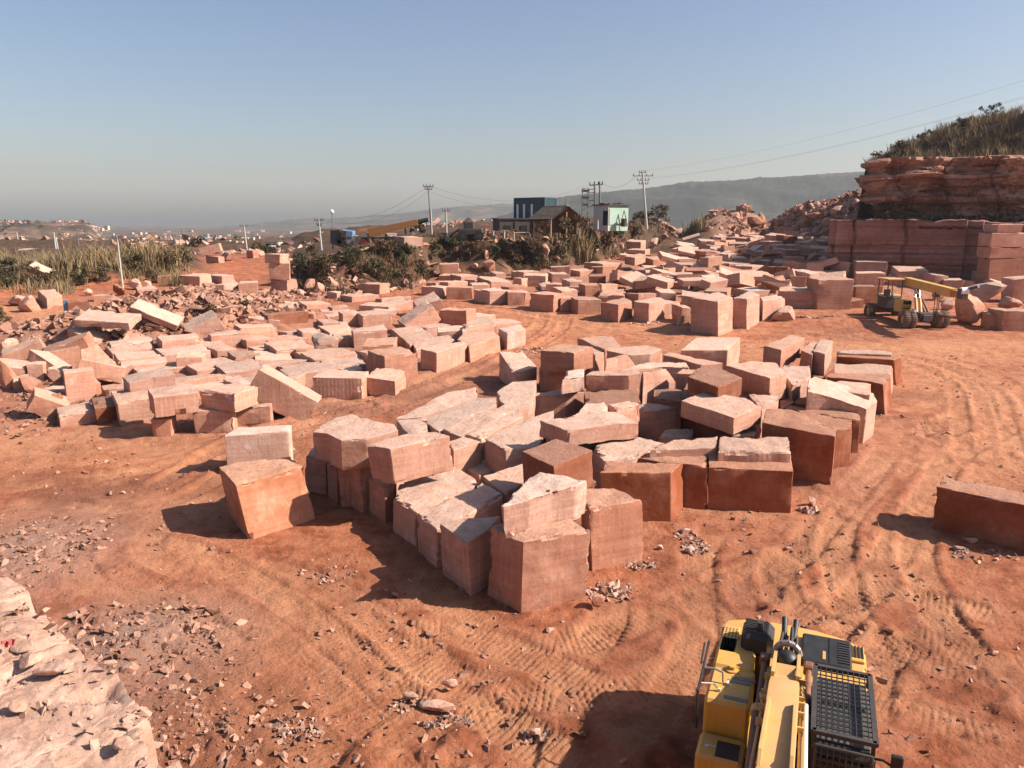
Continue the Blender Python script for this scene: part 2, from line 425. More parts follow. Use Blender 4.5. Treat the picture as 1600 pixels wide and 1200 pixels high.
simple('pale_metal', (0.66, 0.66, 0.64), 0.45, 0.1, 0.1)
simple('dusty_tyre', (0.16, 0.105, 0.08), 0.95, 0, 0.3, 5, 0.6, (0.32, 0.19, 0.13))
simple('concrete_pole', (0.40, 0.37, 0.33), 0.85, 0, 0.12, 3)
simple('weathered_steel_pole', (0.17, 0.16, 0.155), 0.7, 0.2, 0.2, 3)
simple('cable', (0.05, 0.05, 0.055), 0.6)
simple('white_wall', (0.52, 0.48, 0.43), 0.85, 0, 0.1, 2, 0.3, (0.4, 0.33, 0.27))
simple('green_wall', (0.30, 0.42, 0.34), 0.85, 0, 0.12, 1.5, 0.4, (0.55, 0.6, 0.52))
simple('blue_panel', (0.12, 0.22, 0.36), 0.5, 0, 0.15)
simple('blue_sheet_roof', (0.22, 0.29, 0.40), 0.6, 0.1, 0.15, 1)
simple('container_paint', (0.03, 0.075, 0.09), 0.55, 0.1, 0.2, 2, 0.3, (0.09, 0.07, 0.06))
simple('dark_wall', (0.07, 0.055, 0.05), 0.9, 0, 0.3, 2)
simple('brick_wall', (0.085, 0.05, 0.038), 0.9, 0, 0.3, 3)  # darkened so the shade inside the thatched hut is in the colour
simple('thatch', (0.10, 0.068, 0.047), 0.95, 0, 0.4, 9, 0.5, (0.10, 0.07, 0.05), 0.8)
simple('timber', (0.30, 0.20, 0.13), 0.85, 0, 0.25, 5)
simple('red_cloth', (0.40, 0.07, 0.06), 0.8)
simple('dark_opening', (0.012, 0.011, 0.011), 0.9)
simple('pale_house_wall', (0.62, 0.47, 0.37), 0.9, 0, 0.15, 0.5)
simple('pink_house_wall', (0.55, 0.33, 0.25), 0.9, 0, 0.15, 0.5)
simple('red_mark', (0.32, 0.06, 0.03), 0.6)
simple('grip_strip', (0.20, 0.18, 0.16), 0.95, 0, 0.3, 30)
m, nt, b = mat('cab_glass'); b.inputs['Base Color'].default_value = (0.02, 0.022, 0.024, 1); b.inputs['Roughness'].default_value = 0.12; M['cab_glass'] = m
m, nt, b = mat('roof_glass'); b.inputs['Base Color'].default_value = (0.10, 0.09, 0.08, 1); b.inputs['Roughness'].default_value = 0.35; M['roof_glass'] = m
m, nt, b = mat('lamp_white'); b.inputs['Base Color'].default_value = (0.85, 0.85, 0.85, 1); b.inputs['Roughness'].default_value = 0.2; M['lamp_white'] = m

# ------------------------------------------------------------------ objects
def tag(o, label=None, cat=None, group=None, kind=None):
    if label: o['label'] = label
    if cat: o['category'] = cat
    if group: o['group'] = group
    if kind: o['kind'] = kind
    return o
def empty(name, loc, rz=0.0):
    o = bpy.data.objects.new(name, None); COL.objects.link(o)
    o.location = loc; o.rotation_euler = (0, 0, rz); o.empty_display_size = 0.3
    return o
def mesh_np(name, V, Fq, material, parent=None, smooth=False, attrs=None):
    me = bpy.data.meshes.new(name)
    V = np.asarray(V, np.float32); Fq = np.asarray(Fq, np.int32)
    k = Fq.shape[1]
    me.vertices.add(len(V)); me.vertices.foreach_set('co', V.ravel())
    me.loops.add(Fq.size); me.loops.foreach_set('vertex_index', Fq.ravel())
    me.polygons.add(len(Fq)); me.polygons.foreach_set('loop_start', np.arange(0, Fq.size, k, dtype=np.int32))
    me.update(calc_edges=True)
    me.polygons.foreach_set('use_smooth', np.full(len(Fq), bool(smooth)))
    for an, av in (attrs or {}).items():
        a = me.attributes.new(an, 'FLOAT', 'POINT'); a.data.foreach_set('value', np.asarray(av, np.float32))
    me.validate()
    me.materials.append(M[material] if isinstance(material, str) else material)
    o = bpy.data.objects.new(name, me); COL.objects.link(o)
    if parent: o.parent = parent
    return o
class MB:
    """collects boxes, tubes and prisms into one mesh"""
    def __init__(s): s.v = []; s.f = []
    def add(s, vs, fs):
        k = len(s.v); s.v += [tuple(p) for p in vs]; s.f += [tuple(i + k for i in q) for q in fs]; return s
    def box(s, c, d, rot=(0, 0, 0), taper=1.0, ch=0.0):
        m = Euler([R(a) for a in rot]).to_matrix(); c = Vector(c); x, y, z = d[0] / 2, d[1] / 2, d[2] / 2
        if ch:
            e = min(ch, x * .45, y * .45, z * .45)
            L = []
            for sx in (-1, 1):
                for sy in (-1, 1):
                    for sz in (-1, 1):
                        L += [(sx * x, sy * (y - e), sz * (z - e)), (sx * (x - e), sy * y, sz * (z - e)), (sx * (x - e), sy * (y - e), sz * z)]
            bm = bmesh.new()
            for p in L: bm.verts.new(p)
            r = bmesh.ops.convex_hull(bm, input=bm.verts)
            bm.verts.index_update()
            s.add([c + m @ v.co for v in bm.verts], [[v.index for v in f.verts] for f in bm.faces]); bm.free(); return s
        L = [(-x, -y, -z), (x, -y, -z), (x, y, -z), (-x, y, -z), (-x * taper, -y * taper, z), (x * taper, -y * taper, z), (x * taper, y * taper, z), (-x * taper, y * taper, z)]
        return s.add([c + m @ Vector(p) for p in L], [(0, 3, 2, 1), (4, 5, 6, 7), (0, 1, 5, 4), (1, 2, 6, 5), (2, 3, 7, 6), (3, 0, 4, 7)])
    def tube(s, p0, p1, r0, r1=None, n=8, cap=True):
        p0 = Vector(p0); p1 = Vector(p1); r1 = r0 if r1 is None else r1
        d = (p1 - p0).normalized(); a = d.orthogonal().normalized(); b2 = d.cross(a)
        vs = []
        for p, r in ((p0, r0), (p1, r1)):
            for k in range(n):
                t = 2 * math.pi * k / n; vs.append(p + (a * math.cos(t) + b2 * math.sin(t)) * r)
        fs = [(k, (k + 1) % n, n + (k + 1) % n, n + k) for k in range(n)]
        if cap: fs += [tuple(range(n - 1, -1, -1)), tuple(range(n, 2 * n))]
        return s.add(vs, fs)
    def path(s, pts, r, n=6):
        for a, b2 in zip(pts[:-1], pts[1:]): s.tube(a, b2, r, n=n)
        return s
    def prism(s, prof, x0, x1, axis=0):
        """profile in the plane across AXIS, extruded from x0 to x1"""
        def P(a, q): return (a, q[0], q[1]) if axis == 0 else ((q[0], a, q[1]) if axis == 1 else (q[0], q[1], a))
        k = len(prof)
        vs = [P(x0, q) for q in prof] + [P(x1, q) for q in prof]
        fs = [tuple(range(k)), tuple(range(2 * k - 1, k - 1, -1))] + [(i, k + i, k + (i + 1) % k, (i + 1) % k) for i in range(k)]
        return s.add(vs, fs)
    def ball(s, c, r, n=10):
        vs = []; fs = []
        for i in range(n + 1):
            th = math.pi * i / n
            for j in range(2 * n):
                ph = math.pi * j / n
                vs.append((c[0] + r * math.sin(th) * math.cos(ph), c[1] + r * math.sin(th) * math.sin(ph), c[2] + r * math.cos(th)))
        for i in range(n):
            for j in range(2 * n):
                fs.append((i * 2 * n + j, i * 2 * n + (j + 1) % (2 * n), (i + 1) * 2 * n + (j + 1) % (2 * n), (i + 1) * 2 * n + j))
        return s.add(vs, fs)
    def build(s, name, material, parent=None, bevel=0.0, smooth=None):
        me = bpy.data.meshes.new(name); me.from_pydata([tuple(v) for v in s.v], [], s.f)
        bm = bmesh.new(); bm.from_mesh(me)
        bmesh.ops.recalc_face_normals(bm, faces=bm.faces)
        if bevel:
            ed = [e for e in bm.edges if len(e.link_faces) == 2 and e.calc_face_angle(0) > 0.5]
            bmesh.ops.bevel(bm, geom=ed, offset=bevel, segments=2, profile=0.7, affect='EDGES', clamp_overlap=True)
        bm.to_mesh(me); bm.free()
        if smooth is not None:
            me.polygons.foreach_set('use_smooth', [True] * len(me.polygons)); me.set_sharp_from_angle(angle=R(smooth))
        me.materials.append(M[material])
        o = bpy.data.objects.new(name, me); COL.objects.link(o)
        if parent: o.parent = parent
        return o
# ------------------------------------------------------------------ stone blocks
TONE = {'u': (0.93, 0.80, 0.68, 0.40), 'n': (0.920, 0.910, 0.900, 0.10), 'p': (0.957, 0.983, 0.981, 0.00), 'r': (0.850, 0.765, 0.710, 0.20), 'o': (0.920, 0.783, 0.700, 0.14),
        'g': (0.662, 0.728, 0.738, 0.00), 'd': (0.570, 0.473, 0.423, 0.55), 's': (0.773, 0.619, 0.531, 0.64), 'w': (0.994, 1.092, 1.143, 0.00)}  # s and d add painted shade of fronts and gaps to the stain
BLOCKS = []      # every stone thing, with what its label needs
def finish_block(o, tone, zone, px, look, label, size, boulder=False):
    c = TONE[tone]
    j = rnd.uniform(0.84, 1.10); k = rnd.uniform(-0.04, 0.04)
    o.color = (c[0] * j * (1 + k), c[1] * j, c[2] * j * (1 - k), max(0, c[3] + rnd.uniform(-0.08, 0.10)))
    BLOCKS.append(dict(o=o, zone=zone, px=px, look=look, label=label, size=size, tone=tone, boulder=boulder))
    return o

def block_mesh(name, top, bot, rough=1.0, wild=0.0):
    top = [Vector(p) for p in top]; bot = [Vector(p) for p in bot]
    n = len(top)
    ar = sum(top[i].x * top[(i + 1) % n].y - top[(i + 1) % n].x * top[i].y for i in range(n))
    if ar < 0: top.reverse(); bot.reverse()
    org = sum(bot, Vector()) / n
    L = max(((top[(i + 1) % n] - top[i]).length, i) for i in range(n))[1]
    e = top[(L + 1) % n] - top[L]; yaw = math.atan2(e.y, e.x)
    m = Matrix.Rotation(-yaw, 3, 'Z')
    T = [m @ (p - org) for p in top]; Bt = [m @ (p - org) for p in bot]
    bm = bmesh.new()
    tv = [bm.verts.new(p) for p in T]; bv = [bm.verts.new(p) for p in Bt]
    bm.faces.new(tv); bm.faces.new(bv[::-1])
    for i in range(n):
        j = (i + 1) % n
        bm.faces.new((bv[i], bv[j], tv[j], tv[i]))
    dist = math.hypot(org.x, org.y)
    step = min(0.8, max(0.13, dist * 0.0075))
    bevel = min(0.035, 0.012 + 0.01 * rnd.random() + dist * 0.0002)
    try: bmesh.ops.bevel(bm, geom=list(bm.edges), offset=bevel, segments=1, affect='EDGES', clamp_overlap=True)
    except Exception: pass
    for ax in range(3):
        cs = [v.co[ax] for v in bm.verts]; lo, hi = min(cs), max(cs)
        k = int((hi - lo) / step)
        for i in range(1, k + 1):
            p = [0, 0, 0]; p[ax] = lo + (hi - lo) * (i + rnd.uniform(-.2, .2)) / (k + 1); no = [0, 0, 0]; no[ax] = 1
            bmesh.ops.bisect_plane(bm, geom=bm.verts[:] + bm.edges[:] + bm.faces[:], plane_co=p, plane_no=no)
    bm.normal_update()
    sd = Vector((rnd.uniform(0, 90), rnd.uniform(0, 90), rnd.uniform(0, 90)))
    aT = (0.025 + 0.045 * rnd.random()) * rough
    side = {}
    moves = []
    for v in bm.verts:
        nn = v.normal
        if nn.z > 0.6: a = aT
        else:
            q = int((math.atan2(nn.y, nn.x) + math.pi) / (math.pi / 2) + 0.5) % 4
            if q not in side: side[q] = rnd.choice((0.012, 0.02, 0.05)) * rough
            a = side[q]
        P = v.co
        d = (mnoise.noise(P * 0.9 + sd) * 1.0 + mnoise.noise(P * 2.3 + sd) * 0.6 + mnoise.noise(P * 5.5 + sd) * 0.35) * a
        edg = max((nn.angle(f.normal, 0) for f in v.link_faces), default=0)
        if edg > 0.3:
            c = max(0, mnoise.noise(P * 1.7 + sd * 1.3) + 0.8 * mnoise.noise(P * 5.6 + sd) - 0.12) * 0.17 * rough
            d -= min(c, 0.22)
        if wild: d += wild * mnoise.noise(P * 0.6 + sd * 0.7)
        moves.append(nn * d)
    for v, d in zip(bm.verts, moves): v.co += d
    me = bpy.data.meshes.new(name); bm.to_mesh(me); bm.free()
    me.polygons.foreach_set('use_smooth', [True] * len(me.polygons)); me.set_sharp_from_angle(angle=R(20))
    me.materials.append(M['sandstone_block'])
    o = bpy.data.objects.new(name, me); COL.objects.link(o)
    o.location = org; o.rotation_euler = (0, 0, yaw)
    return o

def pts(s): return [tuple(float(q) for q in p.split(',')) for p in s.split()]
def fl(p, z): return SL * p[1] + z
def P(label, tone, zt, z0, top, b=None, rough=1.0, wild=0.0, zone='C', look=None, name='stone_block'):
    t = pts(top); n = len(t)
    if b and zt is None:
        Bp = gp(b[0], b[1], z0); zt = z0 + solve_h(Bp, t[0][1])
    zs = list(zt) if isinstance(zt, (list, tuple)) else [zt] * n
    T = [gp(x, y, z) for (x, y), z in zip(t, zs)]
    if b:
        Bp = gp(b[0], b[1], z0); sh = Bp - T[0]
        hl = math.hypot(sh[0], sh[1]); mx = (0.35 if label and 'leaning' in label else 0.17) * abs(sh[2]) + 0.04
        if hl > mx: sh[:2] *= mx / hl
    else: sh = np.array([0, 0, -(zs[0] - z0)])
    Bt = []
    for p in T:
        q = p + sh
        if z0 <= 0.02: q[2] = fl(q, -0.14)
        Bt.append(q)
    o = block_mesh(name, T, Bt, rough, wild)
    cx = sum(p[0] for p in t) / n; cy = max(p[1] for p in t)
    return finish_block(o, tone, zone, (cx, cy), look, label, max(p[0] for p in t) - min(p[0] for p in t))

def B(zone, x1, y1, x2, y2, hp, dp, z0=0.0, tone='n', look=None, stack=False, rough=1.3):
    if not stack: z0 *= 0.45
    if zone in 'LK' and hp < 17: dp *= 1.4 if zone == 'L' else 1.7
    A = gp(x1, y1 + hp, z0); C = gp(x2, y2 + hp, z0)
    w = C - A; yaw = math.atan2(w[1], w[0]); wl = (x2 - x1) / F * (A[1] * CP)
    yaw = max(-0.62, min(0.62, yaw))
    if zone == 'K': yaw += rnd.uniform(-0.22, 0.22)
    elif abs(y2 - y1) < 0.5: yaw += rnd.uniform(-0.12, 0.16)
    wl = wl / max(0.6, math.cos(yaw + math.atan2(A[0], A[1]) * 0))
    if (x1 + x2) / 2 > 800: A = C - np.array([math.cos(yaw) * wl, math.sin(yaw) * wl, 0])
    e = np.array([math.cos(yaw), math.sin(yaw), 0]); sk = yaw + math.pi / 2 + rnd.uniform(-0.10, 0.10)
    dv = np.array([math.cos(sk), math.sin(sk), 0]) * dp
    zt = z0 + max(0.25, solve_h(A, y1) if (x1 + x2) / 2 <= 800 else solve_h(C, y2))
    j = lambda s=0.05: np.array([rnd.uniform(-s, s), rnd.uniform(-s, s), rnd.uniform(-s * 1.3, s * 1.3)])
    Q = [A, A + e * wl, A + e * wl * rnd.uniform(0.9, 1.02) + dv * rnd.uniform(.85, 1.1), A + dv]
    tilt = rnd.uniform(-0.05, 0.05) if rnd.random() < .6 else rnd.uniform(-.18, .18)
    tb = rnd.uniform(-0.04, 0.04) if rnd.random() < .5 else rnd.uniform(-.2, .16)
    T = []; Bt = []
    for i, q in enumerate(Q):
        t = q.copy(); t[2] = fl(q, zt) + (tilt if i in (1, 2) else 0) * wl * 0.5 + (tb if i in (2, 3) else 0) * dp * .6
        T.append(t + j(0.04)); bb = q.copy(); bb[2] = fl(q, (z0 - 0.04) if stack else -0.15); Bt.append(bb + j(0.05))
    o = block_mesh('stone_block', T, Bt, rough)
    return finish_block(o, tone, zone, ((x1 + x2) / 2, max(y1, y2) + hp * 0.5), look, None, x2 - x1)

def X(zone, px, py, z, dims, rot, tone='n', look=None, label=None, rough=1.0):
    """a block tipped on edge: centre pixel and height, size, rotation in degrees"""
    c = Vector(gp(px, py, z)); m = Euler([R(a) for a in rot]).to_matrix()
    x, y, h = [d / 2 for d in dims]
    q = [(-x, -y), (x, -y), (x, y), (-x, y)]
    jit = lambda: Vector((rnd.uniform(-.06, .06), rnd.uniform(-.06, .06), rnd.uniform(-.06, .06)))
    T = [c + m @ (Vector((a, b, h)) + jit()) for a, b in q]; Bt = [c + m @ (Vector((a, b, -h)) + jit()) for a, b in q]
    o = block_mesh('stone_block', T, Bt, rough)
    return finish_block(o, tone, zone, (px, py), look, label, dims[0] * 20)

def rock_verts(rx, ry, rz, seed, sub=3, planes=15, rough=0.04):
    r = random.Random(seed)
    bm = bmesh.new(); bmesh.ops.create_icosphere(bm, subdivisions=sub, radius=1)
    pl = []
    for _ in range(planes):
        n = Vector((r.gauss(0, 1), r.gauss(0, 1), r.gauss(0, .9))).normalized(); pl.append((n, r.uniform(0.52, 0.92)))
    sd = Vector((seed * 1.3 % 50, seed * 2.1 % 50, 3))
    for v in bm.verts:
        d = v.co.normalized(); k = 1.25
        for n, c in pl:
            q = n.dot(d)
            if q > 0.05: k = min(k, c / q)
        k *= 1 + rough * (mnoise.noise(d * 2.2 + sd) + 0.5 * mnoise.noise(d * 6 + sd))
        v.co = Vector((d.x * k * rx, d.y * k * ry, d.z * k * rz))
    return bm
def RK(zone, px, py, w, h, tone='n', look=None, label=None, name='boulder', z0=0.0, ground='floor', sub=3):
    """rounded rock: pixel of its bottom centre, width and height in pixels"""
    c = gp(px, py, z0) if ground == 'floor' else hit(px, py)
    de = c[1] * CP - (c[2] - H) * SP
    W = w / F * de / 2; Hh = h / F * de / 2 / max(0.75, math.cos(PIT))
    loose = name == 'loose_stone'
    bm = rock_verts(W * 1.05, W * (rnd.uniform(.75, 1.0) if not loose else min(1.0, .25 + .55 * h / w)), Hh * (1.12 if not loose else .8), rnd.randint(1, 9999), sub)
    me = bpy.data.meshes.new(name); bm.to_mesh(me); bm.free()
    me.polygons.foreach_set('use_smooth', [True] * len(me.polygons)); me.set_sharp_from_angle(angle=R(14))
    me.materials.append(M['sandstone_block'])
    o = bpy.data.objects.new(name, me); COL.objects.link(o)
    o.location = (c[0], c[1] + W * 0.4, c[2] + Hh * 0.86); o.rotation_euler = (0, 0, rnd.uniform(-.3, .3) if loose else rnd.uniform(0, 6))
    return finish_block(o, tone, zone, (px, py), look, label, w, True)

# --- the pile in the middle of the yard -------------------------------------------------
P('big leaning block with rust stained front, standing alone before the pile', 'u', 1.62, 0, '368,759 473,730 455,712 340,727', (391, 846), rough=1.3)
P('block with a whitish sawn front directly behind the rust stained leaning block', 'w', 1.45, 0, '350,681 451,674 456,663 372,668', rough=0.5)
P('faceted grey pink boulder block lying on top at left end of the pile', 'n', 2.55, 1.45, '532,688 573,685 622,672 616,663 585,658 551,646 518,653 488,675 512,677', (534, 720), rough=0.8)
P('dark rounded block under the grey pink boulder at the left end', 'r', None, 0, '509,716 522,700 495,694 475,711', (510, 772))
P('narrow block under the faceted boulder, second along the shaded left side', 'r', None, 0, '526,728 541,722 530,705 510,716', (527, 788))
P('block with two-tone side under the big sunny block, third along the left side', 'r', None, 0, '562,732 582,725 574,711 554,714 540,723', (567, 800))
P('low block hidden under the big sunny tilted block on the left side', 'r', None, 0, '601,763 620,756 606,735 576,746', (602, 818))
P('big sunny pink block lying askew on top of the left row', 'n', 2.62, 1.42, '609,702 703,681 679,673 630,679 572,696', (620, 756), rough=0.8)
P('block with crumb covered grey top, behind its twin, facing the shaded ground', 'n', None, 0, '651,801 752,754 711,730 625,757 614,777', (650, 856), rough=1.6)
P('block with crumb covered grey top beside the front corner blocks, nearer of two', 'n', None, 0, '682,827 723,810 785,772 757,753 651,801', (684, 890), rough=1.6)
P('block with dark crumbs on its clean top, left of the front corner cube', 'n', None, 0, '730,849 763,829 782,806 722,810 685,818', (736, 933))
P('big front corner cube that carries the white chipped rock', 'o', None, 0, '817,847 924,828 880,802 765,823', (813, 956), rough=1.2)
P('white chipped rock with curved break lying on the front corner cube', 'w', 2.72, 1.72, '786,791 829,781 865,768 898,760 916,750 881,742 843,736 821,748', (790, 831), rough=1.8, wild=0.12, name='boulder')
P('streaked tan block right behind the front corner cube', 'o', None, 0, '920,795 1004,781 957,761 905,766', (925, 891))
P('cube with brown weathered top resting askew above the white chipped rock', 'd', 2.65, 1.4, '865,729 926,704 868,685 815,705', (876, 778), rough=0.5)
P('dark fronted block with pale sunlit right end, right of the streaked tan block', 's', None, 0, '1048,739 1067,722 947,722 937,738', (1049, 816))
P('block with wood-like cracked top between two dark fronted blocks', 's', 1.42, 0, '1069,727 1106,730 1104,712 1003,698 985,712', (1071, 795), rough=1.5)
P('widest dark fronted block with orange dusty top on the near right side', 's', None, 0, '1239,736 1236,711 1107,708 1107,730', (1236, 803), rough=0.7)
P('rounded pale topped block just behind the orange topped dark block', 'n', 1.75, 0, '1236,708 1231,683 1124,682 1122,706', rough=1.2)
P('thin white topped slab left of the rounded pale topped block', 'p', 1.65, 0, '1120,700 1121,681 1052,687 1015,703', rough=0.8)
P('broken rough pink slab lying low behind the dark fronted blocks', 'p', 1.55, 0, '945,722 990,712 1042,690 982,681 926,701', rough=2.2, wild=0.08)
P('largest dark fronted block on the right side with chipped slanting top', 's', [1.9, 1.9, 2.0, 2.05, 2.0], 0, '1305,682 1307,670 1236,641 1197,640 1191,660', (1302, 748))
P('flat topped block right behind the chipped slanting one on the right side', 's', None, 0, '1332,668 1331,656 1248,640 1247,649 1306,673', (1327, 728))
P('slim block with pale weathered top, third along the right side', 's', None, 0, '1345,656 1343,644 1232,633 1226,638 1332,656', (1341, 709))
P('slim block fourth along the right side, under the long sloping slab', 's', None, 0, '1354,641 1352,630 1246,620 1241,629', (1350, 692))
P('long sunny slab sloping down to the right side of the pile', 'p', [1.55, 1.6, 2.3, 2.3, 2.2, 1.9, 1.55], 0, '1371,626 1365,614 1272,588 1263,592 1262,611 1300,621 1355,639', (1363, 677), rough=0.8)
P('block with small lit end sitting behind the long sloping slab', 'n', 1.85, 0, '1360,617 1361,598 1303,595 1322,612', rough=0.8)
P('block with rounded dark corner at the right side of the pile', 's', None, 0, '1380,601 1391,589 1388,583 1295,583 1290,588 1361,596', (1384, 648))
P('pale flat block with scattered dark specks at the far right end', 'n', None, 0, '1391,585 1394,568 1303,568 1303,583', (1394, 618))
P('flat block with dark groove under its lip at the far right end', 's', None, 0, '1397,562 1408,558 1405,552 1308,551 1308,557', (1407, 602), rough=0.6)
P('thin pale slab lying last at the far right end of the pile', 'n', 1.5, 0, '1394,554 1392,547 1308,547 1308,551')
P('upright sawn block with a brightly lit right face above the shade', 'n', 2.5, 1.3, '1290,553 1302,532 1280,530 1270,549', (1291, 576), rough=0.7)
P('dark upright block touching the brightly lit upright block', 'r', 2.45, 1.2, '1269,554 1279,535 1263,535 1251,547', (1270, 578))
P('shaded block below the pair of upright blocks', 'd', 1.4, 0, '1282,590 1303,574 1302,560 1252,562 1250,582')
P('tilted block with rough grey top left of the upright pair', 'r', 2.6, 1.5, '1221,547 1258,527 1236,523 1193,540', (1221, 569), rough=0.8)
P('long block with pink worn top lying across the middle right', 'n', 2.55, 1.35, '1203,591 1230,583 1213,567 1180,563 1132,570', (1203, 622))
P('clean white topped block at the back edge facing the dirt road', 'p', 1.95, 0, '1137,547 1157,527 1088,527 1063,547', (1136, 580), rough=0.4)
P('narrow beam block in front of the clean white topped block', 'r', 1.85, 0, '1095,570 1130,567 1046,550 1036,554', rough=0.6)
P('block with grey weathered pitted top leaning above the big pale slab', 'd', 2.75, 1.75, '1122,605 1160,590 1115,570 1097,571 1074,588', (1124, 624), rough=0.7)
P('big smooth pale slab lying flat on top at the middle', 'n', 2.3, 1.6, '1147,653 1190,636 1166,622 1100,612 1064,626', (1145, 673), rough=0.4)
P('wide tipped slab with an orange underside, left of the big smooth slab', 'n', [2.4, 2.35, 2.2, 2.3, 2.4, 2.45, 2.45], 1.75, '886,673 960,662 998,661 965,643 930,641 882,652 842,656', (887, 692), rough=0.9)
P('block with a sunlit notched right face between two loose slabs', 'n', None, 0, '1022,642 1057,635 1012,630 966,640', (1031, 690))
P('block split by a dark vertical crack in the middle of the pile', 'r', 2.05, 0, '983,586 1007,582 990,577 925,580 915,586', (996, 620))
P('small whitish grey rounded rock left of the cracked block', 'w', 2.15, 1.45, '878,592 914,588 912,576 886,580', rough=1.4, wild=0.1, name='boulder')
P('low split block beneath the dark fronted cube at the back left', 'r', 1.25, 0, '842,574 905,573 915,565 850,563')
P('cube with a flaky grey top at the back left of the pile', 'r', 2.35, 1.15, '897,552 927,542 875,537 844,547', (900, 575))
P('faceted block furthest back beside the dirt road', 'r', 1.5, 0, '945,546 970,541 955,527 930,525 903,529', rough=0.8, wild=0.1)
P('small block with lit top beside the flaky topped cube', 'n', 1.35, 0, '930,557 950,547 942,541 922,546')
P('long whitish block with a bright squared right end at the back', 'p', 1.85, 0, '1016,553 1035,545 1013,539 957,543 948,548 985,555', (1018, 576), rough=0.6)
P('tipped block showing one bright slanting face near the back', 'p', [1.5, 1.6, 2.35, 2.4], 0, '960,581 994,572 980,552 947,560', rough=0.4)
P('rounded light slab spanning a dark gap behind the cracked block', 'p', 2.0, 1.4, '968,580 1037,573 1076,574 1072,566 1010,566', rough=0.8)
P('slanting slab with veined bright face right of the cracked block', 'n', [1.3, 1.3, 1.95, 2.0], 0, '1009,604 1056,597 1041,575 1005,584', rough=0.6)
P('dark block left of the grey pitted block', 'r', 2.0, 0, '1057,583 1084,584 1095,577 1066,576')
P('rough low rock with brown front beside the big smooth slab', 'd', 1.55, 0, '1020,621 1065,627 1067,608 1022,607', rough=1.8, wild=0.08)
P('longest drill marked beam, outermost toward the wet track', 'p', [1.1, 1.25, 1.45, 1.4, 1.05], 0, '660,651 746,621 745,605 700,613 617,655', rough=1.0)
P('drill marked beam second from the wet track', 'p', [1.35, 1.45, 1.5, 1.45, 1.35], 0, '686,675 776,633 774,621 744,621 660,656', rough=1.0)
P('drill marked beam third from the wet track with a grooved top', 'p', [1.4, 1.5, 1.55, 1.4], 0, '722,682 806,641 802,626 692,671', rough=1.2)
P('drill marked beam nearest the wide tipped slab', 'p', [1.45, 1.6, 1.65, 1.45], 0, '752,685 817,651 811,639 724,677', rough=1.0)
P('steep block with a pale drill streaked face beside the tipped slab', 'p', [1.55, 1.35, 2.0, 1.9, 1.6], 0, '790,703 840,700 866,640 832,652 757,685', rough=0.8)
P('broad smooth slab with straight grain lines left of the brown topped cube', 'p', None, 0, '749,743 820,718 813,701 758,689 707,722', (750, 770), rough=0.3)
P('slanting block in half shadow below the broad smooth slab', 'n', [1.05, 1.15, 1.3, 1.35], 0, '790,773 824,748 822,722 754,744', rough=0.6)
P('small thin slab lying between the drill marked beams and broad slab', 'p', 1.45, 0, '708,703 752,690 724,682 700,690', rough=0.7)
P('pale low slab between the faceted boulder and drill marked beams', 'p', 1.3, 0, '640,682 669,669 665,650 620,657', rough=1.0)
P('chunky block ending the drill marked beams at the upper end', 'p', 1.5, 0, '806,640 833,631 838,594 800,596 776,612 782,628', rough=1.0)
P('block with a smooth grey face left of the tipped slab', 'n', None, 0, '886,617 915,612 905,604 838,614 829,618', (882, 660), rough=0.4)
P('log-like rounded pale block behind the tipped slab', 'p', 1.75, 0, '890,656 950,641 945,627 915,630', rough=0.7)
P('rough topped block squeezed behind the notched block', 'n', 1.7, 0, '965,640 1000,632 985,625 950,632', rough=1.4)
P('tilted pale block lying alone between the pile and the wet track', 'p', [1.05, 1.1, 1.45, 1.5], 0, '804,584 839,573 818,549 779,549', (806, 596), rough=1.0)
P('rounded rocky block with split lit face, right of the long pink block', 'n', 2.1, 1.2, '1238,600 1266,588 1265,571 1226,571 1216,581', rough=1.8, wild=0.12, name='boulder')
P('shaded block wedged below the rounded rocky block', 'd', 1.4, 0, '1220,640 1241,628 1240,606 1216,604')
P('rough lit block tucked behind the big smooth slab', 'n', 1.85, 0, '1190,641 1216,631 1217,618 1170,616', rough=1.6)
P('sunlit block half hidden under the big smooth slab', 'n', 1.45, 0, '1142,681 1182,680 1182,662 1150,672')
P('low broken slab in shade between notched block and big smooth slab', 'r', 1.1, 0, '1030,683 1083,683 1083,668 1045,667', rough=2.0)
P('lone dark fronted block with pale crusted top at right of the yard', 's', None, 0, '1463,760 1660,803 1672,782 1475,744', (1459, 826), rough=1.3, zone='I')
# fillers that carry the upper layer, glimpsed in the gaps
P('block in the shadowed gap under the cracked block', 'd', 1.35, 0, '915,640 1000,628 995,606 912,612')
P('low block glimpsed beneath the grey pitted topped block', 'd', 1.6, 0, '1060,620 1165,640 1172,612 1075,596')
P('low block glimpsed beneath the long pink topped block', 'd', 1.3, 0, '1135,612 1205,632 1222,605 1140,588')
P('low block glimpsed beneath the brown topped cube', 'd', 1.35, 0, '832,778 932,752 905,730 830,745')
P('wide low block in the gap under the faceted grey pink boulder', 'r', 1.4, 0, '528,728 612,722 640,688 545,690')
P('low block glimpsed beneath the wide tipped slab', 'd', 1.5, 0, '860,705 985,690 975,668 850,672')

